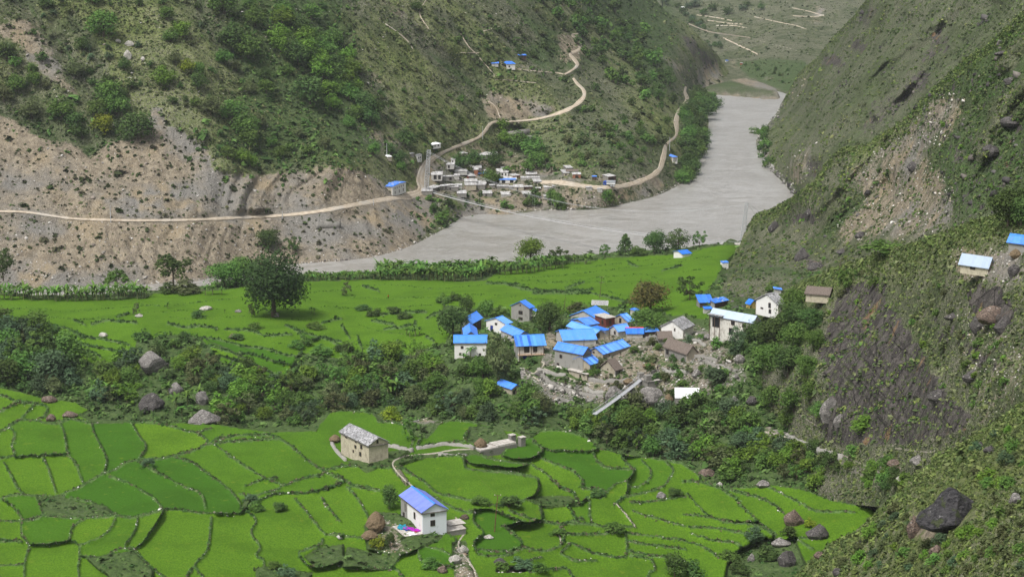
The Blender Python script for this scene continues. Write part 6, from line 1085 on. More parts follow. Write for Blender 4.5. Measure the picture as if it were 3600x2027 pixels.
def opening(o, wall, s, z, w, h, Lx, Ly, kind, col=None):
    """window or door set on wall 'R' (plane y=0) or 'L' (plane x=0)"""
    def bx(m, a0, a1, z0, z1, d0, d1):
        if wall == 'R': m.box(a0, a1, -d1, -d0, z0, z1)
        else: m.box(-d1, -d0, a0, a1, z0, z1)
        return m
    c = s * (Lx if wall == 'R' else Ly); t = .09
    fr = MB(); bx(fr, c - w / 2 - t, c - w / 2, z - h / 2 - t, z + h / 2 + t, -.06, .07); bx(fr, c + w / 2, c + w / 2 + t, z - h / 2 - t, z + h / 2 + t, -.06, .07); bx(fr, c - w / 2, c + w / 2, z + h / 2, z + h / 2 + t, -.06, .068); bx(fr, c - w / 2, c + w / 2, z - h / 2 - t, z - h / 2, -.06, .068)
    if kind == 'w' and w > .9: bx(fr, c - .03, c + .03, z - h / 2, z + h / 2, -.05, .055)
    f = fr.obj('window' if kind == 'w' else 'door_frame', MT_WOOD, o); p = MB(); bx(p, c - w / 2, c + w / 2, z - h / 2, z + h / 2, -.05, .035); p.obj('pane' if kind == 'w' else 'door', MT_GLASS if kind in 'wo' else (col or MT_DOOR), f)  # open doorways get a dark box standing in for the shaded inside
NH = []
def house(vw, N0, L0, R0, base, ridge, rise, wallL, wallR, roof, label, sheet='F2', wins=(), cat='house', name='house', over=.4, corn=False, group=None, depthmin=2.4, foundation=3., maxl=24., thick=.13, cap=True, force=None, ruin=False):
    n = vp(vw, N0)
    if sheet == 'auto': sheet = vis(n[0], VIEWS[vw][1] + base / VIEWS[vw][2])
    l = vp(vw, L0); r = vp(vw, R0); bpy_ = VIEWS[vw][1] + base / VIEWS[vw][2]
    g = sheet_points(sheet, n[0], bpy_); Y = g[1]; ze = float(at_Y(n[0], n[1], Y)[2]); h = ze - g[2]
    if h < 1.6: h = 1.6; ze = g[2] + h
    def unp(q): y = Y_of_z(q[0], q[1], ze); return at_Y(q[0], q[1], y)
    pn, pl, pr = at_Y(n[0], n[1], Y), unp(l), unp(r); a = (pl - pn)[:2]; b = (pr - pn)[:2]
    if a[1] < 0: a[1] = abs(a[1]) * .2
    if b[1] < 0: b[1] = abs(b[1]) * .2
    wa, wb = abs(l[0] - n[0]), abs(r[0] - n[0])
    if wb >= wa: v = b / np.linalg.norm(b); u = np.array([-v[1], v[0]]); Lx = np.linalg.norm(b); Ly = np.clip(abs(a[0]) / max(abs(u[0]), .12), depthmin, np.linalg.norm(a) * 1.25 + 1)
    else: u = a / np.linalg.norm(a); v = np.array([u[1], -u[0]]); Ly = np.linalg.norm(a); Lx = np.clip(abs(b[0]) / max(abs(v[0]), .12), depthmin, np.linalg.norm(b) * 1.25 + 1)
    Lx, Ly = float(np.clip(Lx, depthmin, maxl)), float(np.clip(Ly, depthmin, maxl))
    if force: Lx, Ly = force
    o = bpy.data.objects.new(name, None); COL.objects.link(o); o.location = (pn[0], pn[1], float(g[2])); o.rotation_euler = (0, 0, math.atan2(v[1], v[0])); tag(o, label, cat, group)
    if sheet == 'C': foundation = .5 + .12 * h
    if sheet == 'E3': foundation = .9
    z0 = -foundation; m = MB(); ax = 0 if ridge == 'v' else 1
    def wallpoly(pts, mat, nm='wall'):
        mm = MB(); c = np.mean(np.array(pts), 0); pts = [np.array(q, float) for q in pts]; nrm = np.cross(pts[1] - pts[0], pts[2] - pts[1]); nrm /= np.linalg.norm(nrm); k = len(pts); o_ = 0
        mm.v = [tuple(q) for q in pts] + [tuple(q - nrm * .3) for q in pts]; mm.f = [tuple(range(k)), tuple(range(2 * k - 1, k - 1, -1))] + [(i, i + k, (i + 1) % k + k, (i + 1) % k) for i in range(k)]; mm.obj(nm, mat, o)
    ra = rise if roof != 'none' else 0
    if ridge == 'v':      # ridge along X, gables on the left (x=0) side
        wallpoly([(Lx, 0, z0), (0, 0, z0), (0, 0, h), (Lx, 0, h)][::-1], WM[wallR]); wallpoly([(0, .3, z0), (0, Ly - .3, z0), (0, Ly - .3, h), (0, Ly / 2, h + ra * .93), (0, .3, h)][::-1], WM[wallL])
        wallpoly([(0, Ly, z0), (Lx, Ly, z0), (Lx, Ly, h), (0, Ly, h)][::-1], WM[wallR]); wallpoly([(Lx, .3, z0), (Lx, Ly - .3, z0), (Lx, Ly - .3, h), (Lx, Ly / 2, h + ra * .93), (Lx, .3, h)], WM[wallL])
    elif ridge == 'u':
        wallpoly([(0, .3, z0), (0, Ly - .3, z0), (0, Ly - .3, h), (0, .3, h)][::-1], WM[wallL]); wallpoly([(Lx, 0, z0), (0, 0, z0), (0, 0, h), (Lx / 2, 0, h + ra * .93), (Lx, 0, h)][::-1], WM[wallR])
        wallpoly([(Lx, .3, z0), (Lx, Ly - .3, z0), (Lx, Ly - .3, h), (Lx, .3, h)], WM[wallL]); wallpoly([(0, Ly, z0), (Lx, Ly, z0), (Lx, Ly, h), (Lx / 2, Ly, h + ra * .93), (0, Ly, h)][::-1], WM[wallR])
    else:                 # single pitch or flat, rising to the back (y)
        hb = h + ra
        wallpoly([(Lx, 0, z0), (0, 0, z0), (0, 0, h), (Lx, 0, h)][::-1], WM[wallR]); wallpoly([(0, .3, z0), (0, Ly - .3, z0), (0, Ly - .3, hb - .02), (0, .3, h)][::-1], WM[wallL])
        wallpoly([(Lx, .3, z0), (Lx, Ly - .3, z0), (Lx, Ly - .3, hb - .02), (Lx, .3, h)], WM[wallL]); wallpoly([(0, Ly, z0), (Lx, Ly, z0), (Lx, Ly, hb), (0, Ly, hb)][::-1], WM[wallR])
    e = over; q = MB(); T = thick
    def P2(x, y, z): return (x, y, z) if ridge != 'u' else (y, x, z)
    W, Lr = (Ly, Lx) if ridge != 'u' else (Lx, Ly)
    if ridge in 'uv':
        sl_ = ra / (W / 2)
        for sgn in (0, 1):
            y0, y1 = (-e, W / 2) if not sgn else (W + e, W / 2); za, zb = h + .05 - e * sl_, h + ra + .05
            q.hexa([P2(-e, y0, za), P2(Lr + e, y0, za), P2(Lr + e, y1, zb), P2(-e, y1, zb)], [P2(-e, y0, za + T), P2(Lr + e, y0, za + T), P2(Lr + e, y1, zb + T), P2(-e, y1, zb + T)])
        rf = q.obj('roof', RM[roof, ax], o)
        if cap and roof in ('blue', 'light', 'stripe', 'faded', 'worn'):
            c = MB(); c.hexa([P2(-e - .02, W / 2 - .28, h + ra + T + .06 - .28 * sl_), P2(Lr + e + .02, W / 2 - .28, h + ra + T + .06 - .28 * sl_), P2(Lr + e + .02, W / 2, h + ra + T + .08), P2(-e - .02, W / 2, h + ra + T + .08)], [P2(-e - .02, W / 2 - .28, h + ra + T + .10 - .28 * sl_), P2(Lr + e + .02, W / 2 - .28, h + ra + T + .10 - .28 * sl_), P2(Lr + e + .02, W / 2, h + ra + T + .13), P2(-e - .02, W / 2, h + ra + T + .13)])
            c.hexa([P2(-e - .02, W / 2 + .28, h + ra + T + .06 - .28 * sl_), P2(Lr + e + .02, W / 2 + .28, h + ra + T + .06 - .28 * sl_), P2(Lr + e + .02, W / 2, h + ra + T + .075), P2(-e - .02, W / 2, h + ra + T + .075)], [P2(-e - .02, W / 2 + .28, h + ra + T + .10 - .28 * sl_), P2(Lr + e + .02, W / 2 + .28, h + ra + T + .10 - .28 * sl_), P2(Lr + e + .02, W / 2, h + ra + T + .125), P2(-e - .02, W / 2, h + ra + T + .125)])
            c.obj('ridge_cap', MT_RED if cap == 'red' else MT_RIDGE, rf)
    else:
        q.hexa([(-e, -e, h + .04), (Lx + e, -e, h + .04), (Lx + e, Ly + e, h + ra + .06), (-e, Ly + e, h + ra + .06)], [(-e, -e, h + .04 + T), (Lx + e, -e, h + .04 + T), (Lx + e, Ly + e, h + ra + .06 + T), (-e, Ly + e, h + ra + .06 + T)]); rf = q.obj('roof', RM[roof, 0], o)
        if roof in ('tin', 'worn') and Lx > 4:    # stones that weigh the sheets down
            rr = random.Random(int(N0[0]))
            for i in range(int(Lx * .5)): x, y = rr.uniform(.2, Lx - .2), rr.uniform(.1, Ly - .1); z = h + .04 + T + ra * (y + e) / (Ly + 2 * e); MB().box(x - .2, x + .2, y - .16, y + .16, z - .03, z + .2).obj('roof_stone', MT_CORN, rf)
    if corn: MB().box(-.28, Lx + .28, -.28, -.02, h - .55, h - .38).obj('cornice', MT_CORN, o); MB().box(-.28, -.02, -.02, Ly + .25, h - .548, h - .382).obj('cornice', MT_CORN, o)
    for w in wins: opening(o, w[0], w[1], h * w[2], w[3], w[4], Lx, Ly, w[5] if len(w) > 5 else 'w', w[6] if len(w) > 6 else None)
    NH.append((label, round(Lx, 1), round(Ly, 1), round(h, 1))); return o, Lx, Ly, h
W2 = [('R', .3, .55, .8, .9), ('R', .7, .55, .8, .9)]
# --- near houses
o, Lx, Ly, h = house('N', (1095, 990), (862, 850), (1335, 955), 1192, 'u', 1.55, 'white', 'ice', 'faded', 'tall near white house with a faded violet-blue roof among the front paddies', 'F1', [('R', .42, .84, .85, .85), ('R', .42, .46, .95, 1.2), ('L', .36, .58, .8, 1.4), ('L', .78, .62, .8, 1.5), ('L', .86, .16, .9, 1.9, 'o'), ('L', .34, .92, .4, .45), ('L', .72, .9, .5, .5)], corn=True, maxl=13)
MB().box(-.035, -.004, Ly * .70, Ly - .02, -2, h * .99).obj('grey_wall_panel', WM['grey'], o); NEARH = (o, Lx, Ly, h)
house('N', (558, 322), (278, 185), (752, 285), 515, 'u', 1.5, 'cream', 'cream', 'slate', 'two-storey cream stone barn with a grey slate slab roof', 'F1', [('L', .80, .86, .8, .7), ('L', .46, .86, .7, .6), ('L', .26, .70, .9, .9), ('L', .47, .55, .8, .7), ('L', .55, .25, .5, .6), ('L', .30, .28, .9, 1.0), ('R', .45, 1.1, .4, .8)], corn=True, cap=False, maxl=15, name='barn', cat='barn')
# --- the village
o1, Lx1, Ly1, h1 = house('A', (1190, 338), (980, 308), (1238, 262), 482, 'v', 1.9, 'grey', 'grey', 'blue', 'grey two-storey house with a bright blue gable roof at the back of the village', 'F2', [('L', .48, .55, 1.6, 1.2), ('L', .48, .08, 1.6, .9), ('L', .5, 1.12, .5, .5)])
m = MB(); m.hexa([(1., -2.2, h1 * .72), (Lx1 + .3, -2.2, h1 * .72), (Lx1 + .3, -.42, h1 * .88), (1., -.42, h1 * .88)], [(1., -2.2, h1 * .72 + .1), (Lx1 + .3, -2.2, h1 * .72 + .1), (Lx1 + .3, -.42, h1 * .88 + .1), (1., -.42, h1 * .88 + .1)]); m.obj('porch_roof', RM['blue', 0], o1); MB().box(1., Lx1, -2.1, -.02, h1 * .34, h1 * .36 + .12).box(1.05, 1.2, -2.1, -1.95, -2, h1 * .72).box(Lx1 - .2, Lx1, -2.1, -1.95, -2, h1 * .72).obj('porch', MT_CONC, o1)
house('A', (515, 508), (400, 440), (632, 440), 640, 'v', 1.7, 'white', 'dark', 'light', 'leftmost village house with a light blue roof and a dark post gallery', 'F2', [('R', .2, .7, .8, 1.6, 'o'), ('R', .5, .7, .8, 1.6, 'o'), ('R', .8, .7, .8, 1.6, 'o')], over=.6)
house('A', (918, 522), (690, 482), (985, 470), 640, 'v', 1.6, 'white', 'white', 'light', 'white gabled house with a single tall blue door', 'F2', [('L', .5, .84, .8, .7), ('L', .72, .32, 1., 2.2, 'd')])
house('A', (440, 662), (305, 592), (585, 660), 760, 'u', 1.5, 'conc', 'grey', 'blue', 'low blue-roofed house right behind the white long house', 'F2', [('R', .5, 1.1, .4, .4)], maxl=12)
house('A', (322, 738), (285, 690), (690, 742), 925, 'v', 1.5, 'white', 'white', 'light', 'white long house with small square windows and a light blue roof', 'F2', [('R', .24, .72, .75, .75), ('R', .18, .33, .6, .7), ('R', .80, .30, .6, .75), ('R', .72, .10, .4, .5)], corn=True)
house('A', (1048, 668), (862, 585), (1200, 658), 760, 'u', 1.5, 'conc', 'grey', 'blue', 'blue-roofed house between the white long house and the balcony house', 'F2', [('R', .55, 1.1, .4, .4)], maxl=13)
oB, Lb, Lyb, hb = house('A', (1062, 765), (1012, 690), (1355, 755), 945, 'v', 2.0, 'grey', 'dirty', 'stripe', 'two-storey house with an open wooden balcony and posts under a striped blue roof', 'F2', [('R', .33, .74, 1.6, 2.2, 'o'), ('R', .67, .74, 1.2, 2.0, 'o'), ('R', .26, .18, 1.4, 2.0, 'd'), ('R', .72, .20, 2.0, 2.2, 'o'), ('L', .45, .8, .7, .7)], over=.9)
mb = MB().box(-.2, Lb + .2, -1.5, -.02, hb * .42, hb * .42 + .18); mb.obj('balcony', plain_mat('balcony_boards', (.42, .31, .22), .9, .2, 4.), oB)
for x in (.02, .5, .98): MB().box(x * Lb - .1, x * Lb + .1, -1.45, -1.25, -3, hb - .2).obj('post', MT_WOOD, oB)
for k in range(2): MB().box(0, Lb, -1.42, -1.36, hb * .42 + .5 + k * .4, hb * .42 + .56 + k * .4).obj('railing', MT_WOOD, oB)
house('A', (985, 1272), (812, 1212), (1092, 1243), 1360, 'u', 1.0, 'tan', 'tan', 'blue', 'small tan hut with a blue roof standing alone below the village', 'F2', [('R', .45, .75, .5, .6), ('R', .25, .30, .6, 1.7, 'o')], name='hut', cat='hut')
house('B', (455, 678), (248, 612), (848, 662), 770, 'v', 2.0, 'conc', 'conc', 'light', 'long pale house with a big plain light blue roof in the village centre', 'F2', [('L', .28, .45, .9, 1.0)], depthmin=6)
house('B', (688, 842), (347, 775), (785, 800), 1080, 'u', 1.7, 'grey', 'grey', 'blue', 'tall grey plastered house with a long blue roof facing the gully', 'F2', [('L', .78, .66, .9, 1.0), ('L', .88, .22, .8, .8)], corn=True)
house('B', (775, 968), (545, 918), (882, 898), 1095, 'v', 2.0, 'tan', 'grey', 'stripe', 'tan house with a partly torn blue roof at the front of the village', 'F2', [('L', .46, .70, .9, 1.3), ('L', .90, .30, .5, .6)])
house('B', (738, 1088), (508, 1036), (772, 1040), 1172, 'f', .15, 'tan', 'tan', 'flat', 'small flat-roofed tan shed below the torn blue roof', 'F2', [('L', .35, .45, .6, 1.1, 'o')], name='shed', cat='shed')
house('B', (932, 852), (755, 768), (1250, 742), 905, 'v', 1.6, 'tan', 'tan', 'stripe', 'low long house with a broad striped blue roof', 'F2', [('L', .62, 1.0, .5, .5)], depthmin=6)
house('B', (832, 608), (500, 500), (958, 608), 660, 'u', 1.3, 'stone', 'tan', 'light', 'long light-blue-roofed house with a dark doorway above the big plain roof', 'F2', [('R', .35, .65, .9, 1.6, 'o')], maxl=17)
house('B', (742, 492), (528, 430), (868, 432), 560, 'v', 1.2, 'grey', 'grey', 'blue', 'blue roof squeezed under the biggest light blue roof', 'F2')
house('B', (850, 412), (540, 372), (912, 388), 480, 'v', 2.2, 'conc', 'grey', 'light', 'biggest light blue roof at the back left of the roof cluster', 'F2', depthmin=9)
house('B', (965, 412), (835, 372), (1058, 326), 515, 'f', .1, 'redwall', 'redwall', 'flat', 'flat white-topped house with dull red walls in the roof cluster', 'F2', [('L', .3, .5, .9, 1.6, 'o'), ('R', .5, .5, .8, 1.2, 'o')])
house('B', (1232, 447), (1052, 405), (1288, 384), 500, 'v', 1.8, 'tan', 'tan', 'stripe', 'tan house with an open upper doorway under a striped blue roof near the bronze tree', 'F2', [('L', .5, .85, .9, 1.6, 'o'), ('L', .22, .25, .6, .7)])
house('B', (1118, 566), (1012, 520), (1258, 545), 630, 'v', 1.5, 'conc', 'conc', 'light', 'pale house with a plain light blue roof left of the red-edged one', 'F2', [('L', .4, .5, .9, 1.0)])
house('B', (1222, 614), (1098, 588), (1415, 592), 648, 'v', 1.3, 'conc', 'conc', 'blue', 'house whose blue roof has a red ridge', 'F2', [('L', .4, .8, .4, .5)], cap='red')
house('B', (1445, 585), (1415, 555), (1600, 565), 615, 'l', .8, 'conc', 'dark', 'light', 'low blue-sheeted shelter under the green tree at the right of the cluster', 'F2', name='shelter', cat='shelter')
house('B', (955, 592), (800, 530), (1000, 575), 620, 'f', .4, 'conc', 'conc', 'blue', 'small blue lean-to wedged in the lane of the cluster', 'F2', name='lean_to', cat='shed', over=.2)
house('B', (1083, 1040), (898, 998), (1152, 985), 1095, 'v', 2.6, 'tan', 'stone', 'thatch', 'thatched stone hut at the front of the village beside a green bush', 'F2', [('L', .5, .9, .3, .3)], name='hut', cat='hut', thick=.4, cap=False)
house('B', (1330, 380), (1310, 345), (1368, 360), 395, 'l', .4, 'conc', 'conc', 'blue', 'tiny blue roof showing behind the bronze tree trunk', 'F2', name='shed', cat='shed', over=.2)
house('C', (468, 640), (228, 608), (562, 548), 735, 'v', 2.4, 'white', 'dirty', 'slate', 'white house with a heavy slate slab roof left of the rubble', 'F2', [('L', .38, .85, .4, .9, 'o')], cap=False, thick=.25)
oR, Lr_, Lyr, hr_ = house('C', (1222, 562), (765, 478), (1268, 495), 745, 'u', 1.7, 'dirty', 'dirty', 'pale', 'big ruined white house with a pale tin roof and a collapsed dark bay', 'F2', [('L', .46, .74, 1.3, 1.2), ('L', .20, .72, 1.2, 1.2), ('L', .50, .22, 1.5, 2.0, 'o'), ('L', .86, .60, 2.8, 3.0, 'o')], corn=True, maxl=20)
MB().box(-.25, .02, Lyr * .70, Lyr + .3, hr_ - .25, hr_ + .03).box(-1.1, Lr_ * .5, Lyr * .68, Lyr + .6, hr_ + .23, hr_ + .40).obj('slate_roof_part', RM['slate', 0], oR)
for k in (.74, .86, .98): MB().box(-.95, -.8, Lyr * k - .08, Lyr * k + .08, -2, hr_ + .2).obj('post', MT_WOOD, oR)
house('C', (1500, 372), (1258, 318), (1545, 305), 500, 'v', 2.6, 'white', 'dirty', 'slate', 'tall white gabled house with slate slabs behind the dark grove', 'auto', [('L', .38, .78, .9, 1.5), ('L', .36, .28, .9, 1.2), ('L', .72, .40, 1., .4)], cap=False, thick=.25)
house('C', (1198, 372), (1160, 235), (1262, 355), 408, 'u', 1.2, 'yellow', 'yellow', 'blue', 'yellow-walled shed with a steep blue roof', 'auto', name='shed', cat='shed', cap=False)
house('C', (1530, 245), (1490, 215), (1560, 225), 260, 'l', .5, 'conc', 'conc', 'blue', 'sliver of blue roof behind the tall white gabled house', 'auto', name='shed', cat='shed')
house('C', (650, 352), (598, 298), (790, 350), 405, 'l', 1.2, 'grey', 'dark', 'blue', 'left one of the two ragged blue shelters beyond the ruined house', 'F2', name='shelter', cat='shelter')
house('C', (815, 355), (800, 315), (955, 325), 400, 'l', .8, 'grey', 'dark', 'worn', 'right one of the two ragged blue shelters beyond the ruined house', 'F2', name='shelter', cat='shelter')
house('C', (705, 450), (700, 440), (795, 440), 470, 'l', .3, 'conc', 'conc', 'blue', 'small blue lean-to at the left corner of the ruined white house', 'F2', name='lean_to', cat='shed', over=.2)
house('C', (512, 905), (262, 822), (612, 862), 985, 'u', 2.2, 'stone', 'tan', 'thatch', 'long collapsing thatched house in the middle of the rubble', 'F2', [('L', .85, .5, 1.2, 1.4, 'o')], cap=False, thick=.4)
house('C', (205, 770), (80, 760), (345, 745), 800, 'v', 1.6, 'stone', 'stone', 'thatch', 'low mound-like thatched hut left of the collapsing one', 'F2', name='hut', cat='hut', cap=False, thick=.5, depthmin=4)
house('C', (640, 1432), (390, 1400), (650, 1345), 1452, 'u', 2.3, 'stone', 'stone', 'white', 'stone shed covered with a brilliant white sheet', 'F2', name='shed', cat='shed', depthmin=5.5, over=.15)
house('R', (1102, 798), (930, 765), (1135, 752), 818, 'u', 1.5, 'cream', 'cream', 'thatch', 'long thatched cream hut on the slope above the grove', 'E3', name='hut', cat='hut', cap=False, thick=.3)
house('R', (2305, 578), (2097, 530), (2322, 535), 612, 'u', 1.8, 'cream', 'cream', 'pale', 'stone hut with a gleaming pale tin roof on the right slope', 'E3', [('L', .55, .45, 1.2, .6)], name='hut', cat='hut')
house('R', (2600, 400), (2462, 368), (2640, 390), 440, 'u', 1.3, 'grey', 'grey', 'blue', 'blue-roofed hut cut by the right edge of the picture', 'E3', name='hut', cat='hut')
house('E', (2576, 478), (2512, 455), (2640, 462), 492, 'v', .9, 'white', 'white', 'blue', 'small white hut with a blue roof on the river bank', 'F2', name='hut', cat='hut')
house('R', (300, 548), (285, 535), (355, 548), 560, 'l', .3, 'white', 'white', 'worn', 'tiny white shed where the paddies meet the mountain', 'F2', name='shed', cat='shed', over=.15)
# --- far bank
w3 = [('R', .2, .72, .5, .9), ('R', .5, .72, .5, .9), ('R', .8, .72, .5, .9), ('R', .2, .22, .6, 1.5, 'o'), ('R', .5, .22, .6, 1.5, 'o'), ('R', .8, .22, .6, 1.5, 'o')]
house('F', (262, 918), (92, 885), (475, 842), 1052, 'u', .5, 'tan', 'white', 'worn', 'two-storey house with white front and patched blue roof beside the dirt road', 'C', w3 + [('R', .35, .72, .5, .9), ('R', .65, .72, .5, .9)], cap=False)
FB = [((890,262),(822,222),(1020,245),312,'l',.4,'white','white','white','white-walled house with a white roof at the top of the far bank village',W2),((655,432),(600,405),(722,415),520,'v',.5,'white','white','tin','small two-storey white house with a red heap at its door',W2),((190,450),(48,392),(250,436),500,'l',.5,'tan','tan','white','white-roofed shed alone left of the far bank village',()),((550,412),(482,385),(592,395),445,'l',.4,'tan','stone','tin','low tin-roofed shed behind the small two-storey white house',()),
 ((1350,400),(1218,372),(1440,385),478,'l',.3,'tan','tan','tin','tall tan box house with a flat tin roof below the switchback',[('R',.3,.8,.5,.6)]),((1590,430),(1525,400),(1900,432),468,'l',.5,'conc','stone','tin','long open-fronted tin shelter under the slope road',[('R',.3,.4,1.2,1.4,'o'),('R',.6,.4,1.2,1.4,'o')]),((1110,572),(1078,555),(1225,572),625,'l',.3,'white','conc','tin','small pale house with one dark doorway on the bend',[('R',.3,.4,.9,1.6,'o')]),((1180,498),(1140,485),(1220,498),545,'l',.3,'white','white','tin','narrow white hut above the pale doorway house',[('R',.4,.4,.5,1.2,'o')]),
 ((872,732),(845,700),(1040,735),805,'l',.3,'white','conc','tin','grey house with white pillars next to the far pylon',[('R',.35,.5,1.6,2.2,'o'),('R',.75,.5,1.4,2.2,'o')]),((1048,762),(1040,738),(1222,757),815,'l',.3,'stone','stone','tin','tin-roofed stone house right of the white-pillared one',[('R',.7,.4,1.2,1.5,'o')]),((1228,745),(1215,722),(1308,745),790,'l',.3,'stone','conc','tin','narrow tin shed in the upper row of the far bank village',()),((1462,752),(1312,690),(1560,752),808,'l',.4,'redwall','stone','tin','broad tin-roofed house with a dark red porch',[('L',.3,.4,1.,1.6,'o')]),
 ((1540,652),(1505,640),(1592,652),740,'l',.2,'brick','brick','tin','narrow red brick tower-like house',()),((1602,712),(1590,690),(1722,708),755,'l',.3,'brick','brick','worn','brick house with a blue patch on its tin roof',()),((1700,675),(1690,655),(1832,680),715,'l',.3,'conc','conc','tin','pale tin roof behind the brick houses',()),((1945,692),(1925,640),(2070,692),755,'l',.2,'white','white','tin','bright white house with two dark arched openings',[('R',.3,.5,.6,1.2,'o'),('R',.7,.5,.6,1.2,'o')]),((2150,747),(2082,710),(2255,738),805,'l',.3,'tan','brick','tin','brick house with a leaning tin roof right of the bright white one',W2),
 ((1935,812),(1925,772),(2190,808),865,'l',.3,'white','white','worn','white open-fronted house with two dark bays and a blue roof patch',[('R',.25,.45,2.,1.8,'o'),('R',.75,.45,2.,1.8,'o')]),((2275,782),(2262,755),(2560,785),820,'l',.3,'conc','conc','tin','long low tin roof at the right of the middle row',()),((1975,650),(1925,625),(2065,655),690,'l',.3,'stone','stone','tin','crumpled tin roof above the bright white house',()),((920,942),(815,895),(1030,905),1005,'l',.3,'stone','stone','tin','tin-roofed house at the bridge end of the lower row',[('R',.4,.4,.6,.8)]),
 ((1042,908),(1030,880),(1236,890),965,'l',.4,'conc','stone','tin','second house of the lower row, grey with a bowed tin roof',[('R',.3,.45,.6,1.4,'o')]),((1246,892),(1240,870),(1345,892),945,'l',.3,'conc','conc','tin','small third house of the lower row',[('R',.4,.45,.5,1.4,'o')]),((1402,892),(1385,862),(1570,900),955,'l',.4,'brick','tan','tin','brown brick house of the lower row with a wide tin roof',()),((1578,888),(1570,862),(1712,888),940,'l',.3,'stone','stone','tin','tin-roofed stone house right of the brown brick one',()),((1785,900),(1780,882),(1862,900),935,'l',.2,'stone','stone','tin','little tin shed beside a tree in the lower row',()),
 ((1900,912),(1890,890),(2080,920),955,'l',.3,'stone','stone','tin','left half of the long low roof above the bridge cable',()),((2090,918),(2082,895),(2255,920),960,'l',.3,'stone','stone','tin','right half of the long low roof above the bridge cable',()),((2478,945),(2470,910),(2576,945),985,'l',.3,'conc','dark','tin','ragged tin shelter on posts at the right end of the lower row',()),((2335,930),(2325,905),(2450,930),960,'l',.2,'dark','dark','tin','broken tin shelter left of the ragged one on posts',()),((2365,662),(2322,632),(2450,662),690,'l',.2,'stone','stone','tin','lone tin roof among bushes above the middle row',()),((720,985),(690,960),(885,985),1030,'l',.3,'stone','stone','tin','stall with crumpled tin sheets at the road edge by the pylon',())]
for q in FB: house('F', q[0], q[1], q[2], q[3], q[4], q[5], q[6], q[7], q[8], q[9], 'C', q[10], name='shack' if 'house' not in q[9] else 'house', cat='house' if 'house' in q[9] else 'shed', over=.25, maxl=22, thick=.10)
GB = [((760,448),(712,420),(850,452),475,'l',.3,'stone','stone','tin','upper tin roof of the four at the right of the far bank village',()),((720,510),(668,480),(800,518),552,'l',.3,'stone','tan','tin','left hut of the four at the right of the far bank village',[('R',.4,.4,.6,1.2,'o')]),((845,528),(822,500),(960,530),582,'l',.3,'tan','brick','tin','hut with a red open front at the right of the far bank village',[('R',.5,.4,1.6,1.4,'o')]),((760,490),(748,455),(925,495),520,'v',.9,'stone','stone','thatch','thatched hut between the tin roofs at the right of the far bank village',()),
 ((1120,558),(1113,550),(1172,558),604,'f',.1,'dark','dark','blue','small bright blue cabin left of the parked truck',()),((1345,560),(1250,515),(1448,548),640,'l',.5,'stone','dark','tin','large open shelter with a curved tin roof behind the truck',[('R',.5,.5,2.6,2.,'o')]),((1040,712),(950,672),(1120,705),745,'l',.2,'stone','conc','tin','left of two low grey sheds on the road edge in front of the truck',()),((1190,738),(1128,708),(1262,735),765,'l',.2,'stone','conc','tin','right of two low grey sheds on the road edge in front of the truck',()),
 ((2238,288),(2128,255),(2308,290),362,'l',.4,'tan','white','blue','blue-roofed two-storey house on the outer side of the road by the river',[('L',.7,.75,.5,.8),('L',.7,.3,.5,.8),('R',.3,.5,.5,2.4,'o'),('R',.7,.5,.5,2.4,'o')])]
for q in GB: house('G', q[0], q[1], q[2], q[3], q[4], q[5], q[6], q[7], q[8], q[9], 'C', q[10], name='house' if 'house' in q[9] else 'hut', cat='house' if 'house' in q[9] else 'hut', over=.25, maxl=18, thick=.10)
_r = random.Random(77)
for i, (x, y) in enumerate([(1590,612),(1625,648),(1672,655),(1735,612),(1765,640),(1800,668),(1842,622),(1868,648),(1905,668),(1560,668),(1640,600),(1690,690),(1755,694),(1830,692),(1905,700),(1935,664),(1600,690)]):
    w = _r.uniform(26, 48); d = _r.uniform(5, 11)
    house('P', (x + 8, y - 9), (x, y - 9 - d), (x + 8 + w, y - 8), y, 'l', .35, _r.choice(['stone', 'tan', 'conc', 'white', 'brick']), _r.choice(['stone', 'conc', 'tan', 'stone']), 'tin', 'low tin-roofed shack packed into the far bank village', 'C', [('R', .35, .45, .7, 1.2, 'o')] if i % 2 else (), name='shack', cat='shed', over=.25, maxl=9, thick=.10, group='packed tin-roofed shacks of the far bank village')
house('H', (1250, 485), (1190, 468), (1312, 495), 520, 'v', .9, 'white', 'white', 'blue', 'white building with a blue roof alone high on the far slope', 'C', [('R', .3, .5, .8, 1.2)], maxl=16)
house('H', (1135, 482), (1122, 468), (1185, 480), 498, 'l', .3, 'white', 'conc', 'blue', 'small blue-roofed shed left of the white building high on the slope', 'C', name='shed', cat='shed')
house('H', (1345, 420), (1335, 408), (1395, 428), 445, 'l', .4, 'dark', 'dark', 'blue', 'tiny open blue-roofed shelter above the white building high on the slope', 'C', name='shelter', cat='shelter')
house('Q', (825, 695), (815, 688), (850, 695), 705, 'l', .2, 'conc', 'conc', 'blue', 'tiny distant blue roof at the edge of the green flat far upstream', 'D', name='shed', cat='shed', over=.2); house('Q', (995, 725), (988, 716), (1012, 724), 735, 'l', .2, 'brick', 'brick', 'tin', 'tiny distant orange hut on the green flat far upstream', 'D', name='hut', cat='hut', over=.2); house('Q', (310, 90), (300, 70), (345, 85), 100, 'l', .2, 'white', 'white', 'white', 'tiny distant white hut above the far valley road', 'D', name='hut', cat='hut', over=.2)

# ------------------------------------------------------------------ things around the houses
def empty(name, p, label, cat, group=None, rz=0):
    o = bpy.data.objects.new(name, None); COL.objects.link(o); o.location = [float(v) for v in p]; o.rotation_euler = (0, 0, rz); tag(o, label, cat, group); return o
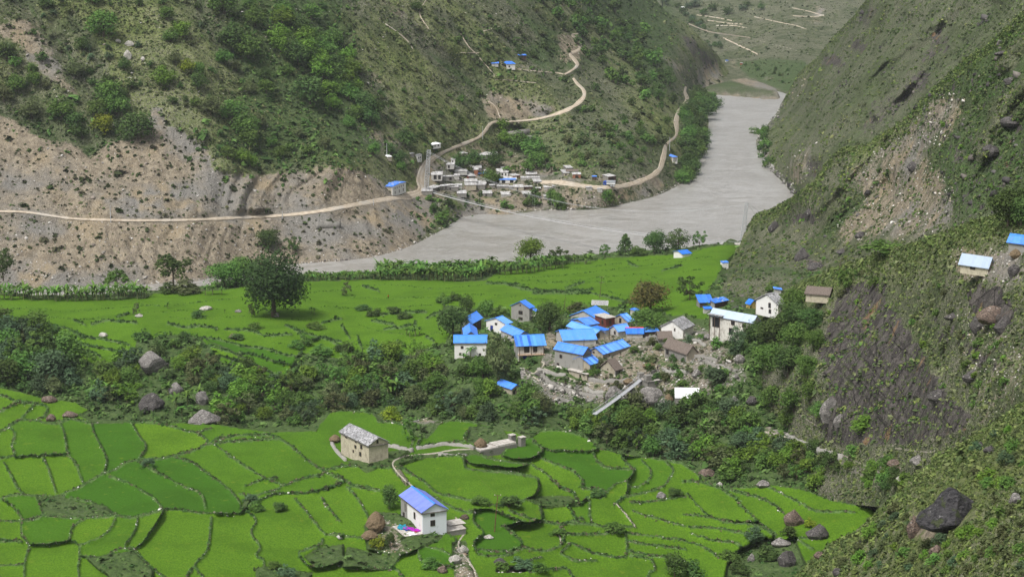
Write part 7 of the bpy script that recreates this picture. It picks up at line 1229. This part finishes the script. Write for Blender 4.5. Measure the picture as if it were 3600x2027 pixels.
# roof terrace of the near house with washing, haystacks, yard
oN, LxN, LyN, hN = NEARH; zN = oN.location.z
M4 = Matrix.Translation(oN.location) @ Matrix.Rotation(oN.rotation_euler.z, 4, 'Z')
def loc(x, y, z): return M4 @ Vector((x, y, z))
an = empty('annex', loc(-4.2, .2, -1.2), 'low stone annex with a flat pale roof in front of the near white house', 'shed', rz=oN.rotation_euler.z)
MB().box(0, 3.9, -.6, 6.6, -2.5, 1.6).obj('wall', WM['stone'], an); MB().box(-.3, 4.1, -.9, 6.8, 1.62, 1.82).obj('roof', RM['flat', 0], an); MB().box(.9, 1.5, -.62, -.5, .3, .9).obj('window', MT_GLASS, an)
ya = empty('stone_yard', loc(LxN + .4, .5, -.5), 'raised paved yard with pale slabs at the right side of the near white house', 'terrace', rz=oN.rotation_euler.z)
MB().box(0, 4.5, 0, 5.5, -2.5, .25).obj('wall', WM['stone'], ya); MB().box(-.1, 4.6, -.1, 5.6, .26, .42).obj('paving', RM['flat', 0], ya); MB().box(1.5, 5.6, 2.5, 6., .6, .72).obj('slab', RM['flat', 0], ya)
def cloth(name, cx, cy, z, w, l, col, label, rot, seed, waves=.12):
    n = 14; V = []; r = np.random.default_rng(seed)
    for i in range(n):
        for j in range(n):
            u, v = i / (n - 1) - .5, j / (n - 1) - .5; x, y = u * w * (1 + .2 * math.sin(v * 6 + seed)), v * l; V.append((x * math.cos(rot) - y * math.sin(rot), x * math.sin(rot) + y * math.cos(rot), waves * (1 + math.sin(u * 9 + v * 5 + seed) * math.cos(v * 13)) + .02))
    Fq = [(i * n + j, (i + 1) * n + j, (i + 1) * n + j + 1, i * n + j + 1) for i in range(n - 1) for j in range(n - 1)]; me = new_mesh(name, V, Fq); o = obj(name, me, plain_mat(name + '_fabric', col, .9, .3, 1.5)); o.location = M4 @ Vector((cx, cy, z)); o.rotation_euler = (0, 0, oN.rotation_euler.z); tag(o, label, 'cloth'); me.polygons.foreach_set('use_smooth', np.ones(len(Fq), bool))
zt = -1.2 + 1.84
cloth('purple_cloth', -1.4, 2.8, zt, 1.7, 4.3, (.30, .02, .33), 'purple cloth spread to dry on the flat annex roof', .5, 1); cloth('teal_cloth', -2.9, 5.0, zt, 1.9, 3.2, (.02, .20, .28), 'crumpled teal cloth left of the purple one on the annex roof', -.4, 2); cloth('red_cloth', -1.2, .9, zt, .7, .7, (.40, .02, .04), 'small red cloth at the right end of the purple one', .2, 3); cloth('blue_cloth', -2.6, 3.0, zt, 1.1, 1.2, (.03, .06, .22), 'small dark blue bundle between the purple and teal cloths', .2, 4); cloth('white_sheet', -2.6, .2, zt, 1.6, 2.0, (.72, .72, .72), 'white sheet at the near corner of the annex roof', .0, 5, .05)
MT_HAY = None
def hay_mat():
    N = NT('hay'); p = N.objc(); n = N.noise(N.scale(p, 3, 3, 9), 1.5, 4, .7); N.bump(n, .9, .2); return N.done(N.mix(N.ramp(n, .35, .65), (.085, .062, .038), (.23, .175, .11)), 1.)
MT_HAY = hay_mat()
def haystack(px, py, w, h, sheet, label, seed=0):
    bm = bmesh.new(); bmesh.ops.create_icosphere(bm, subdivisions=4, radius=1); p = sheet_points(sheet, px, py); s = p[1] / F
    C = np.array([v.co for v in bm.verts]); z = C[:, 2]; rad = np.where(z > 0, np.sqrt(np.clip(1 - z ** 2.2 * np.sign(z), 0, 1)), 1); k = 1 + .28 * fbm(C[:, 0] * 3 + seed, C[:, 1] * 3, C[:, 2] * 4, 4, 5); C = np.c_[C[:, 0] * k * (1.0 - .15 * (z < -.3)), C[:, 1] * k, C[:, 2]]; C[:, :2] *= (1 - .42 * np.clip(C[:, 2:3], 0, 1)); C = C * np.array([w * s / 2, w * s / 2, h * s * .55]); C[:, 2] += h * s * .38
    for v, c in zip(bm.verts, C): v.co = c
    me = bpy.data.meshes.new('haystack'); bm.to_mesh(me); bm.free(); o = obj('haystack', me, MT_HAY); o.location = p; tag(o, label, 'haystack')
haystack(1322, 1858, 72, 80, 'F1', 'big brown haystack left of the near white house'); haystack(1300, 1890, 60, 34, 'F1', 'lower lump of hay in front of the big brown haystack', 3); haystack(1690, 1574, 46, 42, 'F1', 'small pale haystack at the end of the stone path', 5); haystack(1178, 1552, 42, 30, 'F1', 'hay heap behind the left end of the stone barn', 7); haystack(2350, 1418, 36, 44, 'F2', 'grey-brown haystack left of the white-sheeted shed', 9); haystack(3570, 905, 44, 34, 'E3', 'brown hay heap between the blue and the pale roofed huts on the right', 11); haystack(2280, 1288, 46, 20, 'F2', 'reddish hay heap behind the near footbridge landing', 13); haystack(2210, 1345, 40, 22, 'F2', 'orange-brown heap left of the footbridge landing', 15)
# stone slabs platform and walls by the path
def slabwall(name, pts, w, h, sheet, mat, label, cat, n=1):
    P = smooth_line(pts, 6); C = sheet_points(sheet, P[:, 0], P[:, 1]); V, Fc = [], []; T = np.gradient(C[:, :2], axis=0); T /= np.linalg.norm(T, axis=1)[:, None] + 1e-9
    for i, (c, t) in enumerate(zip(C, T)):
        nn = np.array([t[1], -t[0]]); hh = h * (1 + .35 * math.sin(i * 1.9) * math.cos(i * .7))
        for sx, z in ((-.5, -1.5), (.5, -1.5), (.42, hh), (-.42, hh)): V.append((c[0] + nn[0] * w * sx, c[1] + nn[1] * w * sx, c[2] + z))
    k = len(C)
    for i in range(k - 1):
        for a, b in ((0, 1), (1, 2), (2, 3), (3, 0)): Fc.append((4 * i + a, 4 * i + b, 4 * i + 4 + b, 4 * i + 4 + a))
    Fc += [(0, 3, 2, 1), (4 * k - 4, 4 * k - 3, 4 * k - 2, 4 * k - 1)]; me = new_mesh(name, V, Fc); tag(obj(name, me, mat), label, cat)
WST = WM['stone']; PST = wall_mat('pale_dry_stone', (.28, .27, .245), (.2, .19, .16), .6, True)
slabwall('stone_wall', [(1465,1580),(1500,1575),(1560,1566),(1620,1568),(1668,1574)], .8, .7, 'F1', PST, 'pale dry stone wall along the back of the path to the slabs', 'stone wall'); slabwall('stone_wall', [(1350,1570),(1385,1572),(1420,1582),(1450,1590)], 1.2, .8, 'F1', PST, 'ruined stone wall running right from the stone barn', 'stone wall'); slabwall('stone_wall', [(1540,1600),(1600,1602),(1640,1598)], .9, .6, 'F1', PST, 'short low stone wall in front of the path', 'stone wall'); slabwall('stone_wall', [(1165,1560),(1185,1590),(1215,1620)], .8, .7, 'F1', PST, 'little stone wall at the left foot of the barn', 'stone wall')
slabwall('stone_wall', [(1905,1325),(1930,1345),(2000,1375),(2080,1395),(2150,1400)], 1.0, .9, 'F2', WST, 'tall rough retaining wall under the front of the village', 'retaining wall'); slabwall('stone_wall', [(1895,1375),(1960,1405),(2040,1420)], 1.0, .8, 'F2', WST, 'lower retaining wall below the front of the village', 'retaining wall'); slabwall('stone_wall', [(2690,1500),(2760,1530),(2850,1570),(2960,1610)], 1.2, .9, 'E3', PST, 'ruined stone wall along the upper side of the right-hand path', 'stone wall'); pass
slabwall('stone_wall', [(1768,490),(1800,489),(1870,488)], 3.0, 2.2, 'C', WST, 'dark stepped gabion wall under the slope road', 'retaining wall'); slabwall('stone_wall', [(1780,478),(1860,470)], 3.0, 2.5, 'C', WST, 'upper tier of the dark gabion wall under the slope road', 'retaining wall'); slabwall('stone_wall', [(1110,800),(1150,797),(1195,798)], 2.0, 2.5, 'C', WST, 'dark gabion wall below the road above the scree bank', 'retaining wall')
pl = empty('stone_platform', sheet_points('F1', 1745, 1572), 'pale slab platform with two stone pillars at the upper end of the path', 'platform', rz=.62)
MB().box(-6.5, 5.2, -2.1, 2.1, -2, .5).obj('base', WM['stone'], pl); MB().box(-6.3, -1.2, -1.9, 1.9, .51, .68).obj('slab', RM['flat', 0], pl); MB().box(-1., 5., -1.9, 1.9, .8, .98).box(-1., 5., -2.0, 2.0, .51, .79).obj('slab', RM['flat', 0], pl)
for x, y in ((5.4, 1.5), (6.3, -1.7)): a = MB().box(x, x + 1.5, y - .7, y + .7, -1, 1.9).obj('pillar', WM['stone'], pl); MB().box(x - .15, x + 1.65, y - .85, y + .85, 1.91, 2.05).obj('cap_stone', RM['flat', 0], a)
# poles
def pole(px, py, hpx, sheet, label, mat=None, lean=0., arms=(), name='utility_pole', thick=.12):
    p = sheet_points(sheet, px, py); H = hpx * p[1] / F; o = empty(name, p, label, 'pole'); v, f = tube([(0, 0, -.5), (lean * .5, 0, H * .5), (lean, 0, H)], [thick, thick * .85, thick * .6], 8); me = new_mesh('shaft', v, f); obj('shaft', me, mat or MT_WOOD, o)
    for a in arms: MB().beam((lean * a - .8, 0, H * a), (lean * a + .8, 0, H * a), .12).obj('crossarm', MT_WOOD, o); MB().box(lean * a - .75, lean * a - .6, -.08, .08, H * a + .06, H * a + .3).box(lean * a + .6, lean * a + .75, -.08, .08, H * a + .06, H * a + .3).obj('insulators', MT_CONC, o)
    return o, p, H
P1 = pole(1738, 1868, 142, 'F1', 'rusty leaning pole standing in the near paddies', MT_RUST, .8, (.985,), thick=.13); P2 = pole(2108, 1050, 78, 'F2', 'power pole with crossarms behind the village roofs', None, .8, (.97, .72)); P3 = pole(1983, 1088, 46, 'F2', 'plain short leaning post left of the power pole', None, .5, ())
P4 = pole(2053, 1218, 34, 'F2', 'dark post in front of the long pale house'); P5 = pole(1902, 1292, 62, 'F2', 'pole on the lane beside the balcony house'); P6 = pole(2142, 1190, 50, 'F2', 'pole in the lane before the red-walled house'); P7 = pole(2218, 1172, 44, 'F2', 'pole in front of the red-ridged roof')
P8 = pole(1776, 962, 50, 'F2', 'pole among the bananas by the river', None, 0, (.95,)); P9 = pole(390, 782, 62, 'C', 'thin pole at the road on the far scree', MT_STEEL, 0, (), thick=.2); P10 = pole(993, 770, 30, 'C', 'short pole at the road right of the scree pole', MT_STEEL, 0, (), thick=.2); P11 = pole(1313, 722, 26, 'C', 'pole at the road edge near the blue two-storey house', MT_STEEL, 0, (), thick=.2); P12 = pole(1697, 490, 46, 'C', 'pole beside the switchback road', MT_STEEL, 0, (), thick=.2); P13 = pole(2354, 532, 50, 'C', 'pole beside the road above the riverside blue-roofed house', MT_STEEL, 0, (.95,), thick=.22); P14 = pole(1360, 545, 42, 'C', 'pole beside the white-roofed shed left of the far bank village', MT_STEEL, 0, (), thick=.2); P15 = pole(2946, 958, 54, 'E3', 'thin leaning pole on the grassy ridge', MT_WOOD, 1., (), thick=.1)
fl = pole(2244, 1082, 112, 'F2', 'tall bamboo prayer flag pole with a white flag', MT_WOOD, 1.2, (), 'flag_pole', .06)[0]; MB().poly([(.95, .02, 7.2), (1.35, .02, 9.2), (1.5, .04, 8.6), (1.15, .04, 6.9)]).poly([(.95, .06, 7.2), (1.15, .08, 6.9), (1.5, .08, 8.6), (1.35, .06, 9.2)]).obj('flag', plain_mat('white_flag', (.8, .8, .82)), fl)
wire = MB(); a0 = Vector(P1[1]) + Vector((.8, 0, P1[2])); b0 = Vector(sheet_points('F1', 1590, 1590)) + Vector((0, 0, 4)); prev = a0
for i in range(1, 13): t = i / 12; q = a0.lerp(b0, t) - Vector((0, 0, 1.6 * math.sin(math.pi * t))); wire.beam(prev, q, .02); prev = q
tag(wire.obj('power_cable', MT_WOOD), 'thin sagging wire running from the rusty pole over the large paddy', 'cable')
# solar panels
sp = sheet_points('F2', 2108, 1108); so2 = empty('solar_array', (sp[0], sp[1], sp[2] + 4.2), 'tilted rack of four solar panels on the flat roof', 'solar panel', rz=-.16)
SPM = plain_mat('solar_cells', (.035, .04, .06), .25, .3, 2., spec=.5); k = 6.1 / 4
for i in range(4):
    c = lambda u, v, d=0: (-3.05 + k * (i + u), v * 1.9 * .62 - d * .6, v * 1.9 * .78 + d)
    pn_ = MB().hexa([c(.05, .03, 0), c(.95, .03, 0), c(.95, .97, 0), c(.05, .97, 0)], [c(.05, .03, .04), c(.95, .03, .04), c(.95, .97, .04), c(.05, .97, .04)]).obj('panel', SPM, so2)
    fr = MB()
    for a, b in (((0, 0), (1, 0)), ((0, 1), (1, 1)), ((0, 0), (0, 1)), ((1, 0), (1, 1)), ((0, .5), (1, .5))): fr.beam(c(*a, .05), c(*b, .05), .09)
    fr.obj('frame', MT_WF, pn_)
for x in (-2.8, 0, 2.8):
    rk = MB(); rk.beam((x, 1.3, 1.5), (x, 1.5, -2.5), .1); rk.beam((x, 0, 0), (x, 1.42, -1.), .1); rk.obj('leg', MT_STEEL, so2)

# ------------------------------------------------------------------ bridges
def lattice(base, H, w0, w1, lean, name, parent):
    m = MB(); n = int(H / 1.6); base = Vector(base)
    c = lambda i, k: base + Vector((lean * i / n, 0, H * i / n)) + Vector((((-1, 1, 1, -1)[k]) * (w0 + (w1 - w0) * i / n) / 2, (-1, -1, 1, 1)[k] * (w0 + (w1 - w0) * i / n) / 2, 0))
    for i in range(n):
        for k in range(4): m.beam(c(i, k), c(i + 1, k), .24); m.beam(c(i, k), c(i + 1, (k + 1) % 4), .14); m.beam(c(i + 1, k), c(i + 1, (k + 1) % 4), .14)
    return m.obj(name, MT_STEEL, parent)
def bridge(A, B, sag, width, cabA, cabB, csag, label, name='suspension_bridge', towers=None, deckmat=None, hang=3):
    o = empty(name, A, label, 'bridge'); A, B = Vector(A), Vector(B); n = 48; d = (B - A); s = Vector((d.y, -d.x, 0)).normalized() * width / 2; dk = MB(); rel = lambda v: v - A
    pt = lambda t: A.lerp(B, t) - Vector((0, 0, 4 * sag * t * (1 - t)))
    for i in range(n):
        a, b = rel(pt(i / n)), rel(pt((i + 1) / n)); z = Vector((0, 0, .16)); dk.hexa([a - s, a + s, b + s, b - s], [a - s + z, a + s + z, b + s + z, b - s + z])
    dk.obj('deck', deckmat or MT_STEEL, o); mesh_ = MB()
    for sg in (-1, 1):
        rl = MB(); cb = MB()
        for i in range(n):
            a, b = rel(pt(i / n)) + s * sg, rel(pt((i + 1) / n)) + s * sg; z = Vector((0, 0, 1.1)); rl.beam(a + z, b + z, .07); rl.beam(a, a + z, .05)
            if cabA is not None:
                ca = lambda t: Vector(cabA).lerp(Vector(cabB), t) - Vector((0, 0, 4 * csag * t * (1 - t))) - A
                cb.beam(ca(i / n) + s * sg * 1.4, ca((i + 1) / n) + s * sg * 1.4, .09)
                if i % hang == 0: cb.beam(ca(i / n) + s * sg * 1.4, a, .03)
        rl.obj('handrail', MT_STEEL, o)
        if cabA is not None: cb.obj('main_cable', MT_STEEL, o)
    return o
pA = sheet_points('C', 1512, 684); pA[2] += 1.5; pB = sheet_points('F2', 2598, 866); pB[2] += .6
tl = sheet_points('C', 1497, 680); tr = sheet_points('F2', 2607, 868)
HL = float(at_Y(1508, 528, tl[1])[2] - tl[2]); HR = float(at_Y(2621, 712, tr[1])[2] - tr[2])
MT_DECK = plain_mat('pale_deck', (.40, .40, .40), .6, .1, 2.)
br = bridge(pA, pB, 4.5, 1.1, (tl[0] + 1, tl[1], tl[2] + HL - .5), (tr[0] + 2, tr[1], tr[2] + HR - .5), HL * .62, 'long suspension footbridge across the river between two lattice pylons', deckmat=MT_DECK)
A_ = Vector(pA); lattice(Vector(tl) - A_ - Vector((0, 0, 1)), HL + 1, 2.6, 1.8, 2.0, 'pylon', br); lattice(Vector(tr) - A_ - Vector((0, 0, 1)), HR + 1, 2.2, 1.1, 1.9, 'pylon', br)
bs = MB(); e = Vector(tr) - A_ + Vector((1.9, 0, HR)); bs.beam(e, Vector(sheet_points('E2', 2665, 740)) - A_, .07); bs.beam(e, Vector(sheet_points('E2', 2655, 755)) - A_, .07); bs.obj('backstay', MT_STEEL, br)
MB().box(-2, 2, -2, 2, -4, 0.4).obj('abutment', MT_CONC, br).location = Vector(pB) - A_
qA = sheet_points('F2', 2262, 1340); qA[2] += 1.5; qB = at_Y(2090, 1456, qA[1] - 34)
bridge(qA, qB, .35, 1.4, None, None, 0, 'near footbridge of grey metal mesh dropping from the stone landing into the thicket', 'footbridge', deckmat=plain_mat('mesh_deck', (.36, .37, .39), .6, .1, 2.))
ld = empty('bridge_landing', sheet_points('F2', 2305, 1345), 'stone landing platform with two anchor blocks at the top of the near footbridge', 'platform', rz=.5); MB().box(-4, 6.5, -1.5, 4.5, -4, 1.2).obj('base', WM['stone'], ld); MB().box(-4.2, 6.7, -1.7, 4.7, 1.21, 1.4).obj('slab', RM['flat', 0], ld); MB().box(-4.4, -2.6, -1.6, .2, 1.41, 3.2).obj('anchor_block', WM['stone'], ld); MB().box(-4.2, -2.6, 2.6, 4.4, 1.41, 3.0).obj('anchor_block', WM['stone'], ld)
st = empty('stone_steps', sheet_points('F2', 1845, 1360), 'narrow flight of pale stone steps right of the lone tan hut', 'steps', rz=.1)
for i in range(9): MB().box(-.8 + i * .04, .8 + i * .04, i * 1.25 - .1, i * 1.25 + 1.1, -1.5 + i * .42, .12 + i * .42).obj('step', RM['flat', 0], st)

# ------------------------------------------------------------------ truck and people
tp = sheet_points('C', 2142, 655); tk = empty('truck', tp, 'blue-cabbed truck with a pale cargo body parked on the far road', 'truck', rz=-.10); tb = plain_mat('truck_blue', (.02, .07, .34), .4, .1, 2., spec=.5); tg = plain_mat('truck_body_grey', (.32, .34, .36), .6, .2, 2.); tw = plain_mat('truck_white', (.62, .62, .6), .6, .15, 2.)
z = .55
cab = MB().box(-3.6, -1.7, -1.15, 1.15, z + .45, z + 2.2); cab.hexa([(-3.45, -1.1, z + 2.2), (-1.7, -1.1, z + 2.2), (-1.7, 1.1, z + 2.2), (-3.45, 1.1, z + 2.2)], [(-3.1, -1., z + 2.75), (-1.75, -1., z + 2.75), (-1.75, 1., z + 2.75), (-3.1, 1., z + 2.75)]); cb_ = cab.obj('cab', tb, tk)
MB().box(-3.64, -3.6, -1.0, 1.0, z + 1.35, z + 2.05).box(-3.3, -2.2, -1.18, -1.15, z + 1.4, z + 2.05).obj('window', MT_GLASS, cb_); MB().box(-1.6, 3.6, -1.25, 1.25, z + .7, z + 2.9).obj('cargo_body', tg, tk); MB().box(-1.55, 3.55, -1.28, -1.25, z + .75, z + 1.5).obj('side_board', tw, tk); MB().box(-3.5, 3.5, -.5, .5, z + .2, z + .65).obj('chassis', MT_GLASS, tk)
for x in (-2.7, 1.2, 2.6):
    for y in (-1.15, .75): v, f = tube([(x, y, z), (x, y + .4, z)], [.52, .52], 14); v2, f2 = tube([(x, y - .01, z), (x, y + .41, z)], [.25, .25], 10); w_ = obj('wheel', new_mesh('wheel', *join([(v, f)])), MT_GLASS, tk); mb2 = MB(); mb2.poly([tuple(q) for q in v[:14]]).poly([tuple(q) for q in v[14:]][::-1]); mb2.obj('rim', MT_STEEL, w_)
for y in (-.85, .85): MB().box(-3.66, -3.6, y - .15, y + .15, z + .7, z + .95).obj('headlight', MT_WF, tk)
def person(p, label, shirt, trousers, rz=0., H=1.68, bend=0.):
    ed = [((0, 0, .93), (0, 0, 1.16), .15), ((0, 0, 1.16), (0, 0, 1.38), .17), ((0, 0, 1.38), (0, 0, 1.50), .07), ((0, 0, 1.50), (0, -.01, 1.62), .105)]
    vs = [(0, 0, .93), (0, 0, 1.16), (0, 0, 1.38), (0, 0, 1.48), (0, -.01, 1.60), (0, -.01, 1.70), (.2, 0, 1.38), (.26, -.03, 1.12), (.25, -.12, .9), (-.2, 0, 1.38), (-.26, -.03, 1.12), (-.25, -.12, .9), (.1, 0, .88), (.12, -.03, .48), (.12, .02, .07), (.13, -.14, .03), (-.1, 0, .88), (-.12, .03, .48), (-.12, .08, .07), (-.13, -.06, .03)]
    R = [.15, .14, .16, .06, .10, .07, .065, .05, .035, .065, .05, .035, .10, .07, .045, .04, .10, .07, .045, .04]; E = [(0, 1), (1, 2), (2, 3), (3, 4), (4, 5), (2, 6), (6, 7), (7, 8), (2, 9), (9, 10), (10, 11), (0, 12), (12, 13), (13, 14), (14, 15), (0, 16), (16, 17), (17, 18), (18, 19)]
    me = bpy.data.meshes.new('person'); me.from_pydata(vs, E, []); o = obj('person', me); sk = o.modifiers.new('skin', 'SKIN'); sv = me.skin_vertices[0].data
    for i, r in enumerate(R): sv[i].radius = (r, r)
    sv[0].use_root = True; sb = o.modifiers.new('sub', 'SUBSURF'); sb.levels = sb.render_levels = 1
    N = NT('clothes_' + label[:8]); s = N.n('SeparateXYZ'); N.set(s.inputs[0], N.objc()); zz = s.outputs[2]; c = N.mix(N.ramp(zz, .92, .94), trousers, shirt); c = N.mix(N.ramp(zz, 1.44, 1.46), c, (.25, .14, .09)); c = N.mix(N.ramp(zz, 1.63, 1.65), c, (.02, .015, .012)); N.done(c, .9); me.materials.append(N.m)
    o.location = [float(q) for q in p]; o.rotation_euler = (0, 0, rz); tag(o, label, 'person')
person(sheet_points('C', 2110, 655) + np.array([0, 0, .45]), 'person in dark clothes standing on the far road left of the truck', (.03, .03, .035), (.03, .03, .04), .4)
person(sheet_points('F2', 2312, 1300) + np.array([0, 0, .1]), 'person in black standing in the rubble above the footbridge landing', (.012, .012, .014), (.015, .015, .018), -.6)
person(sheet_points('F2', 1365, 1048), 'person in a red top working in the green plain near a bushy bank', (.45, .05, .02), (.04, .03, .03), 1.)

for i, (L, lb) in enumerate([([(1890,1302),(1930,1314),(1990,1322)],'low stone wall at the foot of the tall grey plastered house'),([(2070,1337),(2150,1342),(2215,1335)],'stone wall across the rubble left of the footbridge landing'),([(2330,1300),(2380,1308),(2425,1312)],'stone wall right of the footbridge landing'),([(2350,1242),(2440,1252),(2520,1266)],'stone wall on the rubble slope below the collapsing thatched house'),([(2400,1182),(2450,1200),(2480,1215)],'stone wall between the collapsing thatched house and the ruined white house'),([(2480,1272),(2530,1290),(2570,1305)],'stone wall at the lower right of the rubble slope'),([(2055,1372),(2100,1382),(2150,1388)],'stone wall above the boulders under the footbridge'),([(2270,1195),(2300,1188),(2340,1184)],'stone wall in front of the house with the red roof ridge')]):
    slabwall('stone_wall', L, .8, .9, 'F2', WST if i % 2 else PST, lb, 'stone wall')
wood([(2280,1180),(2420,1140),(2560,1230),(2560,1330),(2380,1330),(2250,1290)], 14, (16, 34), (1.1, 1.6), ['bush', 'sbush'], ['dark', 'mid', 'olive'], 'F2', 'small weedy bush among the stones between the village and the ruined house', 90, 'shrub', name='rubble_shrub', mind=28)

wood([(2060,1290),(2160,1250),(2300,1190),(2440,1150),(2600,1240),(2620,1330),(2500,1400),(2300,1400),(2100,1400)], 22, (18, 38), (1.1, 1.7), ['bush', 'sbush'], ['dark', 'mid', 'olive', 'blue'], 'F2', 'weedy bush on the stony ground round the footbridge landing', 91, 'shrub', name='rubble_shrub', mind=26, avoid=lambda x, y: abs(x - 2428) < 60 and y > 1360)
# ------------------------------------------------------------------ valley haze
N = bpy.data.materials.new('haze'); N.use_nodes = True; t = N.node_tree; t.nodes.clear(); vo = t.nodes.new('ShaderNodeVolumePrincipled'); ou = t.nodes.new('ShaderNodeOutputMaterial'); t.links.new(vo.outputs[0], ou.inputs['Volume'])
vo.inputs['Color'].default_value = (.86, .90, .95, 1); vo.inputs['Density'].default_value = .00005; vo.inputs['Anisotropy'].default_value = .2
hv = np.array([(x, y, z) for z in (-8, 420) for x, y in ((-3400, -800), (3900, -800), (3900, 6500), (-3400, 6500))]); me = new_mesh('haze', hv, [(0, 3, 2, 1), (4, 5, 6, 7), (0, 1, 5, 4), (1, 2, 6, 5), (2, 3, 7, 6), (3, 0, 4, 7)]); tag(obj('haze', me, N), kind='stuff')
